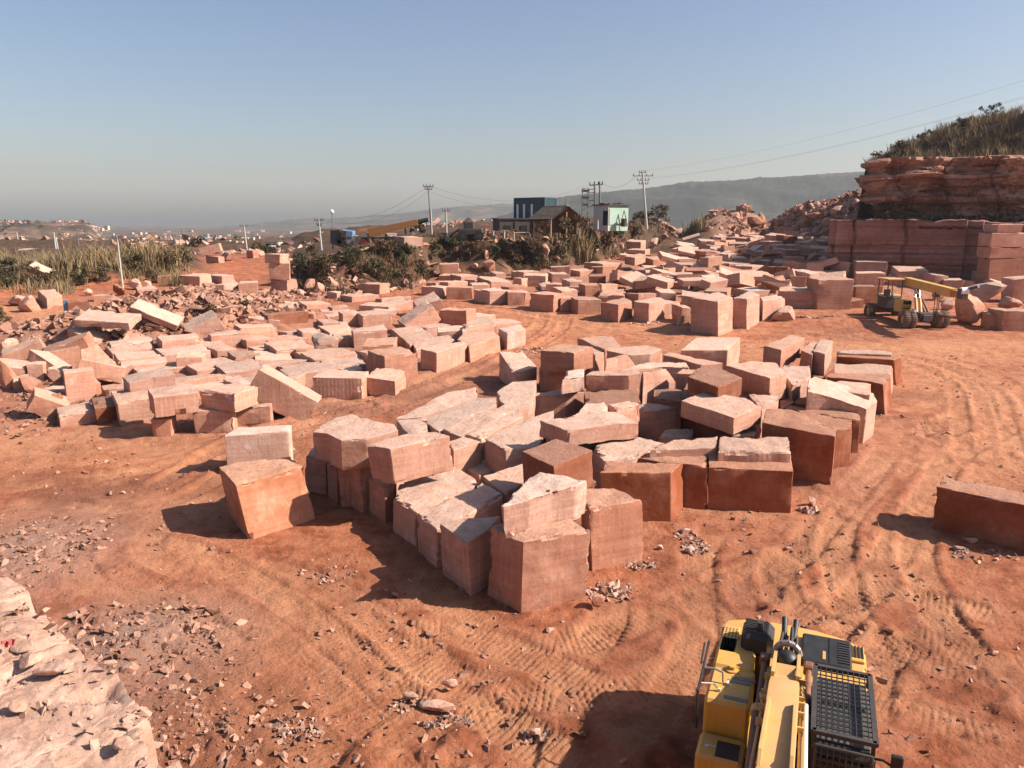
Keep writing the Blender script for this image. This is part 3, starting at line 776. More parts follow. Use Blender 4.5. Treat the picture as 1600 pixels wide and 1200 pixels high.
# --- the block field on the left ---------------------------------------------------------
LF = '''92,650,138,638,18,2.0,0,p,round bore mark on its end
152,640,186,629,24,2.0,0,d
188,630,246,622,36,2.2,0,n,jagged sloping
238,656,269,654,27,1.0,0,o,small orange
243,622,301,614,30,1.8,1,n,overhanging
304,643,366,643,35,1.8,0,n
314,610,382,620,26,1.5,1,n,wedge shaped top-lying
371,641,425,638,25,1.8,0,n
489,590,571,590,34,2.0,0,n,rough hewn
571,589,621,592,26,1.8,0,n,sloping ended
591,562,637,559,29,1.7,0,p,white streaked
602,557,650,546,40,2.0,0,r,rough red
552,519,605,516,17,1.5,0.8,n
565,541,618,540,12,1.6,0.6,r
572,552,625,546,10,1.5,0.6,p
448,520,495,514,12,1.5,0.3,n
473,521,497,519,15,1.2,0.3,n
420,492,475,486,28,2.0,0,d,dark rough faced
476,490,491,490,18,1.2,0,r
537,490,560,487,22,1.2,0,n
567,493,611,490,15,1.6,0.6,n
561,476,610,477,12,1.4,0.4,n
550,463,589,458,10,1.6,0,n
596,467,640,464,6,1.5,0.4,p
610,477,648,473,7,1.5,0.4,n
685,484,731,487,18,1.6,1.0,r,raised squarish
733,497,776,490,7,1.5,0.5,p
772,506,816,500,9,1.3,0.6,p,rough edged
732,514,778,511,9,1.4,0.6,n
684,519,737,518,12,1.6,0.5,p
666,512,704,506,9,1.5,0.5,n
376,512,426,505,24,1.8,0.4,n
331,526,383,520,18,1.4,0.5,p
253,533,303,524,16,1.4,0.8,n
256,554,316,546,12,1.4,0.4,n
174,541,227,533,11,1.4,0.5,p
176,551,229,545,8,1.3,0.4,n
185,563,245,557,12,1.5,0.3,p
190,572,250,566,13,1.5,0,n
214,580,290,572,9,1.4,0,p
277,558,314,556,20,1.4,0.2,n,cube shaped
308,570,362,561,9,1.4,0.2,n
367,557,402,550,11,1.5,0.3,r
308,581,348,575,10,1.5,0,n
352,583,408,571,15,1.8,0,n
204,597,263,588,26,1.6,0.8,n,long clean faced
268,597,340,585,18,1.5,0.4,n
296,609,370,599,13,1.6,0.2,p
370,603,393,597,16,1.2,0.2,n
164,609,197,601,22,1.4,0,r
106,585,142,578,46,1.3,0.2,n,tall upright
63,554,112,546,24,1.6,0.3,r
45,568,68,567,24,1.2,0.3,p
63,610,104,607,15,1.0,0,n
145,593,190,583,9,1.6,0,o,broken sandy
433,547,484,535,14,1.4,0.2,n
420,533,476,527,11,1.4,0.3,r
400,547,423,544,13,1.2,0,n
400,561,455,557,11,1.6,0.1,p
418,571,476,563,9,1.4,0,n
447,577,503,570,9,1.4,0.2,p,green tinged
450,586,519,575,20,1.6,0.1,n
477,556,535,548,9,1.3,0.3,n
492,562,552,553,12,1.4,0.1,n
510,567,570,560,9,1.4,0,p
516,575,571,568,13,1.5,0,n
525,529,552,527,12,1.2,0.2,n
463,548,484,546,14,1.0,0,d,dark little cube
438,593,462,593,22,1.4,0,n
392,598,428,592,14,1.5,0,n
355,600,380,596,12,1.3,0,p
340,548,366,544,14,1.4,0,n
318,540,345,536,12,1.4,0.2,r
386,533,420,528,12,1.4,0.3,n
505,505,530,503,14,1.4,0,n
520,482,545,480,12,1.2,0,r
640,498,664,496,16,1.3,0,n
628,520,660,514,12,1.4,0.2,n
480,478,512,475,9,1.4,0,n
415,540,432,538,10,1.2,0,p
120,602,150,596,18,1.4,0,r
150,570,176,566,16,1.4,0,n
22,598,40,594,14,1.2,0,n
455,478,476,474,8,1.4,0,p
590,487,622,484,7,1.5,0.2,p
620,560,650,556,10,1.4,0,n
540,580,566,576,10,1.4,0.1,p'''
for ln in LF.split('\n'):
    q = ln.split(','); B('L', *[float(v) for v in q[:7]], tone=q[7], look=q[8] if len(q) > 8 else None, stack=len(q) > 8 and q[8] in ('overhanging', 'wedge shaped top-lying', 'long clean faced'))
P(None, 'n', None, 0, '682,551 730,536 722,532 657,545', (682, 581), zone='L', look='flat topped end', rough=0.7)
P(None, 'p', None, 0, '682,551 731,537 722,533 660,546', (682, 580), zone='L', look='black streaked', rough=0.6) if False else None
P(None, 'r', None, 0, '733,541 781,525 771,517 726,519 714,530', (735, 566), zone='L', look='big square red')
P(None, 'w', None, 0, '793,521 822,514 812,507 779,513', (792, 547), zone='L', look='white faced')
P(None, 'n', None, 0, '640,538 680,527 653,507 611,514', (642, 552), zone='L', look='broad flat topped')
P(None, 'n', None, 0, '650,547 713,532 701,522 642,533', (652, 560), zone='L', look='long pale topped')
P(None, 'n', None, 0, '515,520 549,514 540,500 496,509', (517, 530), zone='L', look='sloping topped')
P(None, 'n', None, 0, '512,496 546,484 541,476 499,484', (514, 505), zone='L', look='dark ended')
P(None, 'n', [1.0, 1.5, 1.9, 1.2], 0.2, '650,478 690,468 678,455 645,470', zone='L', look='tipped slab-like')
P(None, 'p', 1.2, 0, '722,513 772,504 765,495 738,498', zone='L', look='wide sloping')
P(None, 'n', [0.9, 0.9, 2.0, 1.8], 0, '127,559 178,565 151,537 125,546', zone='L', look='roof shaped sunny')
X('L', 444, 617, 0.95, (3.0, 1.5, 1.3), (0, 33, 6), 'n', 'big steeply tipped')
X('L', 655, 500, 0.9, (2.6, 1.4, 1.4), (10, -32, 24), 'n', 'tipped sunny')
X('L', 318, 512, 0.9, (2.2, 1.6, 1.3), (12, -25, 30), 'p', 'white topped tilted')
RK('L', 510, 552, 52, 36, 'g', 'greenish grey cone shaped')
RK('L', 46, 612, 36, 24, 'd', 'dark round ended')
RK('L', 84, 648, 26, 38, 'd', 'dark leaning')
RK('L', 90, 596, 36, 26, 'n', 'rounded')
RK('L', 6, 560, 36, 34, 'n', 'cut off pink'); RK('L', 26, 566, 40, 22, 'n', 'flat'); RK('L', 8, 608, 34, 44, 'o', 'big sandy yellow')
RK('L', 78, 556, 24, 22, 'd', 'dark'); RK('L', 95, 544, 22, 20, 'd', 'small dark'); RK('L', 34, 590, 24, 18, 'n', 'small')
RK('L', 500, 606, 0.1 + 20, 14, 'n', 'little') if False else None
# stones scattered behind the left field
P(None, 'n', None, 0, '73,466 97,461 85,451 58,453', (74, 482), zone='S', look='big smooth')
B('S', 108, 473, 133, 468, 24, 1.2, 0, 'd', 'dark sided')
for ln in '''246,432,276,431,12,1.5,0,r
277,430,319,432,14,2,0.4,n,bright flat topped
321,430,357,437,10,1.5,0.2,n
240,455,262,452,11,1.2,0,n
374,443,402,442,22,1.5,0,n
322,444,337,443,18,1.2,0,r
275,459,302,456,15,1.5,0,r,dark fronted
322,400,346,401,9,1.5,0.5,n
146,461,171,460,11,1,0,n
511,457,528,458,9,1,0,n
562,443,597,445,15,1.8,0,n,lone broad
450,405,473,400,10,1.4,0,n
385,391,399,394,9,1,0.3,r
215,452,240,449,10,1.4,0,n
400,470,420,468,9,1.3,0,n'''.split('\n'):
    q = ln.split(','); B('S', *[float(v) for v in q[:7]], tone=q[7], look=q[8] if len(q) > 8 else None)
P(None, 'n', None, 0, '350,445 372,442 366,437 337,445', (350, 467), zone='S', look='square cube')
B('S', 302, 455, 320, 447, 15, 1.6, 0, 'n', 'sunlit ended')
X('S', 330, 390, 1.9, (2.8, 1.6, 1.1), (0, -14, 10), 'n', 'tilted top-lying')
X('S', 66, 424, 1.6, (2.2, 1.3, 0.8), (20, 28, 10), 'p', 'white tilted')
X('S', 117, 417, 1.6, (1.2, 1.0, 1.9), (0, 14, 0), 'n', 'small upright')
X('S', 245, 492, 1.9, (3.2, 1.4, 0.5), (18, 26, 8), 'p', 'slab tipped')
X('S', 170, 500, 1.9, (3.4, 1.8, 0.45), (14, 4, 0), 'n', 'flat grey slab')
X('S', 262, 484, 1.7, (1.5, 0.6, 1.8), (-20, 8, 5), 'r', 'standing slab')
RK('S', 40, 488, 42, 26, 'n', 'big rounded'); RK('S', 30, 478, 40, 18, 'n', 'long')
RK('S', 342, 510, 24, 18, 'n', 'smooth'); RK('S', 374, 486, 24, 13, 'd', 'dark'); RK('S', 210, 453, 26, 18, 'p', 'pale lump')
RK('S', 228, 452, 20, 14, 'n', 'little'); RK('S', 184, 462, 24, 20, 'd', 'blackish broken'); RK('S', 357, 407, 26, 17, 'n', 'lumpy')
RK('S', 484, 456, 22, 22, 'n', 'pale rounded'); RK('S', 501, 462, 18, 20, 'r', 'leaning'); RK('S', 137, 462, 14, 10, 'p', 'small round')
RK('S', 470, 462, 16, 9, 'n', 'low'); RK('S', 520, 444, 22, 12, 'r', 'half buried')
# three blocks stacked into a column
def stack3():
    zz = 0.0
    for k, (x1, x2, yt, yb, lk) in enumerate(((423, 456, 437, 457, 'bottom block of the three-block column at the end of the left field'),
                                              (420, 451, 412, 437, 'middle block of the three-block column, dark gap above it'),
                                              (416, 446, 396, 410, 'top block of the three-block column beside the scrub'))):
        base = gp(440, 457); de = base[1]
        w = (x2 - x1) / F * de * 0.97; h = (yb - yt) / F * de
        cx = base[0] + ((x1 + x2) / 2 - 439) / F * de
        yaw = (-0.35, 0.2, -0.3)[k]; d = 1.7
        Q = []
        for sx, sy in ((-1, -1), (1, -1), (1, 1), (-1, 1)):
            Q.append((sx * w / 2, sy * d / 2))
        c, s = math.cos(yaw), math.sin(yaw)
        q = [np.array([cx + c * a - s * b, base[1] + 0.8 + s * a + c * b, base[2]]) for a, b in Q]
        T = [p + np.array([rnd.uniform(-.08, .08), rnd.uniform(-.08, .08), zz + h]) for p in q]
        Bt = [p + np.array([rnd.uniform(-.08, .08), 0, zz - (0.15 if k == 0 else 0.02)]) for p in q]
        o = block_mesh('stone_block', T, Bt, 1.2)
        finish_block(o, 'nrn'[k], 'T', ((x1 + x2) / 2, yb), None, lk, x2 - x1); zz += h
stack3()

# --- the block field at the back ----------------------------------------------------------
KF = '''658,447,695,449,15,2.0,0,n
697,448,738,449,20,2.2,0,r,clay smeared
741,453,764,456,19,2.2,0,n,striped ended
765,454,795,450,22,2.2,0,p,smooth sunny
793,457,821,457,20,2.0,0,r
828,453,865,461,27,2.2,0,r,big dark sloping
874,466,901,465,20,2.0,0,r
901,470,939,468,22,2.0,0,r
1033,475,1062,473,23,1.6,0,n
1063,479,1080,479,26,2.0,0,r
1219,454,1275,455,27,2.5,0,r,wide
1275,438,1330,438,46,2.4,0,r,largest square
1331,448,1378,448,28,2.0,0,d
687,413,717,413,15,1.6,1,r,banded sunlit edged
686,430,717,430,8,1.6,0,r
720,432,747,428,8,1.4,0.6,p
681,441,697,440,10,1.2,0.4,n
700,442,730,439,6,1.3,1.0,p
738,445,766,444,7,1.4,1.0,p
742,437,768,436,8,1.4,0.8,n
768,440,801,433,9,2.2,0.8,p,big sloping
802,434,815,435,9,1.0,0.8,n
818,431,853,431,12,1.8,0.8,p,sunny wide
817,427,842,424,6,1.5,1.0,n
795,448,821,447,8,1.4,0.8,r
817,457,830,456,4,1.0,1.2,p
853,444,878,444,6,1.4,1.2,r
860,418,891,418,10,1.6,1.4,r,red
862,430,890,429,10,1.5,0.8,n
876,455,903,453,6,1.5,1.4,p
913,447,937,446,10,1.4,0.9,r
937,443,966,441,10,1.5,1.0,p,notched
919,432,946,432,9,1.5,0.9,d
937,415,972,410,7,2.0,1.4,p
938,424,962,416,10,1.6,0.8,r,tilted
968,418,990,428,13,1.4,0.4,p,bright edged tilted
992,421,1044,424,8,2.0,1.4,r,lens shaped
993,431,1037,432,6,2.0,0.8,d
990,445,1025,447,7,1.6,0.5,n
1045,427,1076,431,11,2.0,1.0,n,flat topped
1040,439,1076,442,9,2.0,0.3,r
992,459,1026,457,12,1.6,1.4,r,rounded lens shaped
935,462,975,463,7,1.6,1.4,r
1030,457,1057,457,9,1.6,0.9,p
1067,461,1108,463,8,2.2,1.6,n,broad grey faced
1103,449,1135,456,10,1.6,1.2,r,slanting grey
1106,430,1146,437,9,1.6,0.9,n,long tipped
1101,402,1128,401,28,1.6,0.4,n,striped upright
1036,413,1079,415,11,2.0,0.8,n
1080,415,1101,416,12,1.6,0.8,p
1017,405,1041,404,7,1.4,0.8,r
1042,396,1059,396,13,1.4,0.8,n,cube shaped
982,388,1008,391,9,1.6,1.0,n
978,375,1001,377,6,1.8,1.8,p
1052,388,1078,390,9,1.8,1.2,n
1080,391,1118,393,10,2.0,1.0,r,grey gabled
1119,392,1140,390,9,2.0,1.0,r
1095,377,1121,377,6,1.8,1.8,p
1121,377,1146,370,6,1.8,1.8,n
1139,381,1170,381,10,2.0,1.4,r
1155,390,1172,388,12,1.5,0.8,r
1173,379,1192,378,7,1.5,1.4,n
1131,398,1155,397,6,1.4,1.2,p
1138,404,1168,404,7,1.6,0.8,n
1134,413,1172,411,9,1.8,0.8,n
1164,421,1197,414,10,1.8,0.7,p
1146,439,1180,436,14,1.8,0.6,n
1165,455,1203,453,12,1.8,0.4,p
1237,431,1259,432,14,2.0,0.8,p
1260,431,1280,427,13,1.5,0.8,p
1280,426,1295,426,9,1.4,1.2,r
1228,401,1256,402,20,1.8,0.8,r,square red
1227,390,1252,390,10,1.8,1.8,r
1198,416,1230,418,14,2.0,0.4,d
1184,393,1205,393,10,1.4,1.2,n
1173,407,1200,408,7,1.8,0.8,p
1206,400,1228,400,6,1.5,1.0,p
1208,389,1227,389,7,1.5,1.2,n
1210,383,1237,382,6,1.5,1.8,p
1193,377,1218,378,8,1.6,1.6,n
1200,367,1221,368,9,1.6,2.0,n
1222,368,1246,368,14,1.8,1.6,d
1214,354,1241,355,9,2.0,2.8,r
1243,352,1270,350,8,2.0,3.0,n
1259,361,1268,357,11,1.0,2.2,p
1258,377,1275,376,9,1.6,1.6,n
1274,362,1297,357,7,1.6,2.2,n
1262,388,1284,386,5,1.6,1.4,p
1283,401,1308,406,8,2.0,0.6,p
1290,421,1316,425,8,2.0,0.4,p
1138,362,1168,356,6,2.0,2.2,n
1140,368,1165,372,9,1.5,1.8,r
1341,426,1382,427,17,2.2,0.4,n
1319,413,1342,410,15,2.5,1.4,p
1405,424,1449,424,17,3.0,0.9,n,wide two-layered
1458,430,1481,430,17,2.0,0.8,n,bright ended
1375,390,1412,390,13,2.0,2.0,d
1373,403,1411,403,17,2.0,0.8,d
1448,404,1487,404,20,2.0,0.8,d
1530,424,1560,426,15,2.0,0.4,n
1545,490,1566,491,24,1.5,0,r
1565,488,1612,487,31,2.0,0,r,blotched red
1330,470,1350,470,12,1.4,0,d
1300,408,1322,404,10,1.8,0.6,p
1262,415,1284,412,8,1.6,0.6,n
1060,405,1084,404,7,1.4,0.8,n
1148,398,1172,397,6,1.4,1.0,p
1085,440,1102,441,10,1.4,0.4,n
890,441,912,440,7,1.4,0.9,p
950,454,975,452,7,1.5,0.8,p
775,428,792,427,7,1.4,0.8,n
1210,446,1236,445,10,1.6,0.4,p
1176,370,1198,369,6,1.5,1.8,n
1480,437,1505,439,14,1.8,0.4,p'''
for ln in KF.split('\n'):
    q = ln.split(','); B('K', *[float(v) for v in q[:7]], tone=q[7], look=q[8] if len(q) > 8 else None)
B('K', 1341, 409, 1386, 410, 16, 2.2, 2.0, 'n', 'top-lying wide', stack=False)
P(None, 'r', None, 0, '966,476 988,470 975,465 938,472', (966, 504), zone='K', look='red with grey patched end')
P(None, 'n', None, 0, '1014,474 1039,468 1030,464 990,471', (1014, 505), zone='K', look='squared two-tone')
P('tall grooved block standing at the near corner of the far field', 'n', None, 0, '1122,471 1145,464 1122,456 1079,465', (1122, 526), zone='K', rough=0.8)
P('tall pale block with cracked sunny face beside the tall grooved block', 'p', None, 0, '1167,467 1187,460 1172,454 1145,465', (1167, 514), zone='K')
P(None, 'p', None, 0, '1192,470 1227,466 1215,460 1187,464', (1191, 504), zone='K', look='pale split')
P(None, 'n', 1.9, 0.8, '992,403 1009,398 1000,395 976,400', (992, 415), zone='K', look='clean cut')
RK('K', 1228, 504, 50, 30, 'n', 'pointed striped'); RK('K', 1195, 447, 40, 26, 'r', 'pyramid shaped'); RK('K', 1269, 418, 24, 24, 'p', 'rounded mossy')
RK('K', 1150, 428, 26, 12, 'n', 'flat'); RK('K', 1022, 384, 16, 12, 'w', 'white pointed'); RK('K', 1225, 440, 28, 10, 'n', 'low slab-like')
RK('K', 1538, 478, 84, 40, 'g', 'large grey dusty'); RK('K', 1519, 508, 50, 46, 'r', 'big round white topped'); RK('K', 1580, 484, 38, 22, 'r', 'low rounded')
RK('K', 1512, 450, 34, 14, 'p', 'long pale'); RK('K', 1555, 452, 34, 16, 'p', 'sharp pale'); RK('K', 1428, 414, 32, 12, 'd', 'dark triangular')
RK('K', 1468, 470, 26, 20, 'r', 'dark rounded'); RK('K', 1205, 454, 20, 14, 'n', 'small'); RK('K', 1480, 484, 22, 18, 'n', 'small round')
B('K', 1581, 437, 1615, 437, 29, 2.0, 1.0, 'n', 'squared')
# tumbled blocks at the left end of the left field
for i, (px, py, z, dm, rt, tn) in enumerate(((40, 552, .5, (2.2, 1.3, 1.1), (10, -18, 30), 'n'), (75, 572, .5, (1.9, 1.3, 1.0), (-14, 22, -20), 'p'), (110, 548, .7, (2.6, 1.5, 1.2), (8, -20, 15), 'r'), (25, 580, .5, (1.8, 1.3, 1.0), (16, 14, 50), 'n'),
                                             (160, 580, .7, (2.2, 1.4, .9), (-10, 16, 20), 'n'), (75, 632, .5, (1.5, 1.1, .9), (10, 30, 35), 'r'), (185, 520, .7, (2.8, 1.4, .9), (6, -8, 12), 'p'), (140, 530, .7, (2.2, 1.2, 1.0), (14, 18, -15), 'n'),
                                             (230, 505, 1.2, (2.2, 1.4, .8), (20, -16, 40), 'r'), (290, 498, 1.0, (2.0, 1.2, .8), (-16, 20, 10), 'n'), (410, 505, .6, (2.2, 1.3, .9), (6, 10, 20), 'n'), (440, 488, .5, (2.0, 1.3, .9), (10, -8, 15), 'p'), (395, 470, .6, (1.8, 1.1, .7), (-12, 20, 30), 'n'))):
    X('L' if py > 515 else 'S', px, py, z, dm, rt, tn, 'tumbled')
# the crowded upper end of the far field, climbing toward the bench
for ln in """1150,384,1176,383,9,1.6,0,r|1245,398,1262,397,10,1.6,0,n|1188,402,1206,402,7,1.6,0,p|1100,392,1122,391,8,1.6,0,n|1240,408,1262,409,9,1.8,0,p|1210,410,1234,411,8,1.8,0,n|1265,399,1288,398,8,1.6,0,r|1290,392,1312,394,9,1.8,0,n|1180,360,1204,360,9,1.6,0,n|1206,350,1228,350,8,1.6,0,p|1232,345,1252,344,9,1.6,0,r|1150,356,1172,352,8,1.6,0,n|1120,370,1142,368,8,1.6,0,n|1160,366,1186,366,8,1.6,0,p|1250,384,1264,384,12,1.4,0,n|1276,370,1292,368,10,1.4,0,r|1310,398,1334,398,11,1.8,0,p|1336,396,1356,396,10,1.6,0,r|1352,388,1374,388,10,1.8,0,d|1300,420,1322,421,10,1.8,0,n|1390,434,1412,435,12,1.8,0,n|1425,436,1450,437,12,1.8,0,p|1500,420,1524,421,12,1.8,0,r|1008,418,1034,418,8,1.6,0,n|968,398,990,398,8,1.6,0,n|1045,424,1075,424,8,1.8,0,p|1128,424,1150,424,7,1.6,0,r|1180,430,1206,430,9,1.6,0,n|905,424,928,423,8,1.5,0,p|888,448,910,448,7,1.5,0,n|845,447,865,447,6,1.5,0,p|1000,398,1018,398,8,1.4,0,r|1110,440,1132,440,9,1.6,0,n|1280,444,1300,444,9,1.6,0,n""".split('|'):
    q = ln.split(','); B('K', *[float(v) for v in q[:7]], tone=q[7])
# past the three hundred largest: the small slabs thrown over the far field, one mass
def jumble():
    r = np.random.RandomState(77); VV = []; FF = []; k = 0
    cube = np.array([[x, y, z] for z in (-1, 1) for x, y in ((-1, -1), (1, -1), (1, 1), (-1, 1))], float)
    fc = np.array([[0, 3, 2, 1], [4, 5, 6, 7], [0, 1, 5, 4], [1, 2, 6, 5], [2, 3, 7, 6], [3, 0, 4, 7]])
    for i in range(95):
        if i < 62: px = r.uniform(965, 1300); py = r.uniform(366, 446) if px > 1060 else r.uniform(396, 446)
        else: px = r.uniform(1120, 1300); py = r.uniform(352, 392)
        c = gp(px, py, 0.95 + 0.5 * r.rand()); d = np.array([r.uniform(1.6, 3.4), r.uniform(1.1, 2.0), r.uniform(.35, 1.1)]) / 2
        e = np.array(Euler((r.uniform(-.35, .35), r.uniform(-.35, .35), r.uniform(-.7, .9))).to_matrix())
        VV.append((cube * d * (1 + .16 * (r.rand(8, 3) - .5))) @ e.T + c); FF.append(fc + k); k += 8
    o = mesh_np('slab_jumble', np.concatenate(VV), np.concatenate(FF), 'sandstone_block')
    o.color = (.95, .92, .9, 0.1)
    tag(o, 'small slabs tumbled over the blocks of the far field', 'stone slabs', None, 'stuff')
jumble()
# stack against the quarry bench at the right edge
z_ = 0.0
for (x1, x2, yt, yb, tn, lk) in ((1546, 1625, 404, 424, 'o', 'bottom block of the stack against the bench, lit yellowish'),
                                 (1545, 1622, 386, 404, 'r', 'banded second block of the stack against the bench'),
                                 (1547, 1625, 364, 386, 'n', 'third block of the stack against the bench'),
                                 (1558, 1596, 350, 364, 'n', 'small tilted block on top of the stack against the bench')):
    b0 = gp(1570, 440, 0); b0 = b0 * (1, 1, 1); zf = b0[2]
    P3 = at(x1, yb, 81); P4 = at(x2, yb, 81); P5 = at(x1, yt, 81)
    hh = P5[2] - P3[2]
    q = [P3, P4, P4 + np.array([0.4, 3.0, 0]), P3 + np.array([0.4, 3.0, 0])]
    o = block_mesh('stone_block', [p + np.array([rnd.uniform(-.1, .1), rnd.uniform(-.1, .1), hh - 0.02]) for p in q], [p - np.array([0, 0, 0.0 if yt < 400 else 1.6]) for p in q], 1.2)
    finish_block(o, tn, 'T', ((x1 + x2) / 2, yb), None, lk, x2 - x1)
# big boulders on the rubble heap and embankment
for q in ((1228, 335, 34, 18, 'n', 'pale angular'), (1189, 352, 20, 18, 'r', 'upright pointed'), (1172, 352, 36, 18, 'r', 'reddish'), (1150, 325, 26, 10, 'd', 'dark'), (1128, 328, 30, 8, 'p', 'flat pale'), (1310, 336, 26, 16, 'n', 'rounded'), (1342, 325, 22, 14, 'n', 'small angular'), (1275, 345, 40, 16, 'd', 'shaded'), (1205, 348, 34, 10, 'p', 'thin slanting'), (1150, 343, 24, 12, 'n', 'tumbled'), (1098, 352, 22, 8, 'p', 'lone pale'), (1298, 352, 30, 14, 'r', 'brownish'), (1108, 362, 20, 10, 'n', 'lower')):
    RK('H', *q[:4], q[4], q[5], ground='hit', sub=3)
for q in ((866, 404, 26, 14, 'r', 'red angular'), (852, 372, 20, 7, 'n', 'flat overhanging'), (850, 394, 26, 22, 'p', 'pale jagged'), (765, 424, 26, 34, 'r', 'tall shaded'), (760, 402, 18, 22, 'n', 'upright pale'), (930, 392, 18, 12, 'n', 'small'), (970, 388, 22, 16, 'r', 'pinkish'), (1038, 372, 22, 14, 'r', 'reddish'), (1060, 365, 18, 16, 'n', 'upright'), (742, 418, 24, 14, 'n', 'tumbled'), (1044, 340, 22, 8, 'n', 'distant'), (715, 424, 20, 12, 'n', 'low')):
    RK('E', q[0], q[1] + 3, q[2] * .75, q[3] * .75, q[4], q[5], ground='hit', sub=3)
B('E', 632, 371, 659, 369, 15, 2.6, 3.9, 'g', 'big pale squared', stack=True)
# loose single stones on the near floor
for q in ((683, 1119, 72, 17, 'n', None, 'flat pale stone lying in the churned clay of the near floor'),
          (706, 1080, 26, 18, 'n', None, 'small square stone in clay above the flat pale stone'),
          (640, 1095, 30, 14, 'n', None, 'thin low stone just left of the flat pale stone'),
          (422, 1104, 14, 13, 'p', None, 'small pale stone alone on the near floor'),
          (838, 1152, 18, 16, 'w', None, 'broken white stone in clay near the excavator shadow'),
          (934, 950, 24, 26, 'o', None, 'orange chunk of stone beside the front corner cube'),
          (1072, 836, 20, 12, 'p', None, 'pale flake of stone right of the dark fronted blocks'),
          (1078, 865, 18, 12, 'w', None, 'white stone amid the grey chips on the floor'),
          (1032, 860, 10, 12, 'w', None, 'tiny white stone right of the streaked tan block'),
          (1498, 862, 22, 10, 'g', None, 'grey stone in the shadow of the lone right block'),
          (1520, 852, 26, 14, 'n', None, 'flat stone in the shadow close under the lone right block'),
          (1270, 792, 14, 18, 'p', None, 'thin chip standing by the right dark fronted block'),
          (1256, 800, 22, 10, 'p', None, 'flat chip lying by the right dark fronted block'),
          (200, 1060, 34, 26, 'n', None, 'largest rubble stone at the foot of the pale ledge'),
          (236, 1008, 26, 16, 'n', None, 'mid-sized stone in the rubble patch below the ledge'),
          (112, 970, 24, 14, 'p', None, 'pale stone at the top of the rubble patch below the ledge')):
    RK('I', *q[:4], q[4], None, q[6], name='loose_stone')

# ---- labels: what it looks like, then where it lies among its neighbours
ORD = ['leftmost', 'second from left', 'third from left', 'fourth from left', 'fifth from left', 'sixth from left', 'seventh from left', 'eighth from left', 'ninth from left', 'tenth from left', 'eleventh from left', 'twelfth from left', 'thirteenth from left', 'fourteenth from left', 'fifteenth from left', 'sixteenth from left', 'seventeenth from left', 'eighteenth from left', 'nineteenth from left', 'twentieth from left']
ROW = ['front', 'second', 'third', 'fourth', 'fifth', 'sixth', 'seventh', 'eighth', 'ninth', 'tenth', 'eleventh', 'twelfth', 'thirteenth', 'rearmost']
ZN = {'L': 'of left block field', 'K': 'of far block field', 'S': 'on rubble behind left field', 'H': 'on back rubble heap', 'E': 'on scrubby bank'}
GRP = {'C': 'blocks of the middle pile', 'L': 'blocks of the left field', 'K': 'blocks of the far field', 'S': 'stones behind the left field', 'H': 'boulders on the rubble heap', 'E': 'stones on the scrubby bank', 'T': 'stacked stone blocks', 'I': 'loose stones on the floor'}
TW = {'n': 'pink', 'p': 'pale', 'r': 'reddish', 'o': 'orange', 'g': 'grey', 'd': 'dark', 's': 'brown', 'w': 'whitish'}
for z in 'LKSHE':
    L = sorted([b for b in BLOCKS if b['zone'] == z and not b['label']], key=lambda b: -b['px'][1])
    nrow = {'L': 12, 'K': 13, 'S': 5, 'H': 3, 'E': 3}[z]
    per = math.ceil(len(L) / nrow)
    for r in range(nrow):
        row = sorted(L[r * per:(r + 1) * per], key=lambda b: b['px'][0])
        for i, b in enumerate(row):
            look = b['look'] or ''
            tw = TW[b['tone']]
            if any(w in look for w in ('pink', 'pale', 'red', 'orange', 'grey', 'dark', 'white', 'blackish', 'sandy', 'green')): tw = ''
            noun = ('boulder' if b['boulder'] else 'block') if 'slab' not in look or 'like' in look else ''
            if not look:
                ob = b['o']; d = ob.dimensions
                look = ('long' if d.x > 2.0 * d.z else 'squat' if d.z < 1.1 else 'chunky') if not b['boulder'] else 'rounded'
            if 'round bore mark' in look: s = 'bore marked block'
            else: s = ' '.join(w for w in (look, tw, noun) if w)
            rw = 'front row' if r == 0 else 'rearmost row' if r == nrow - 1 else ROW[r] + ' row'
            b['label'] = f"{s}, {ORD[min(i, 19)]} in {rw} {ZN[z]}"
seen = set()
for b in BLOCKS:
    b['o']['label'] = b['label']; b['o']['category'] = 'boulder' if b['boulder'] or b['o'].name.startswith('boulder') else 'stone block'
    if b['o'].name.startswith('loose_stone'): b['o']['category'] = 'stone'
    b['o']['group'] = GRP[b['zone']]
    n = len(b['label'].split())
    if n > 16: print('LONG', n, b['label'])
    if b['label'] in seen: print('DUP', b['label'])
    seen.add(b['label'])
print('blocks', len(BLOCKS))
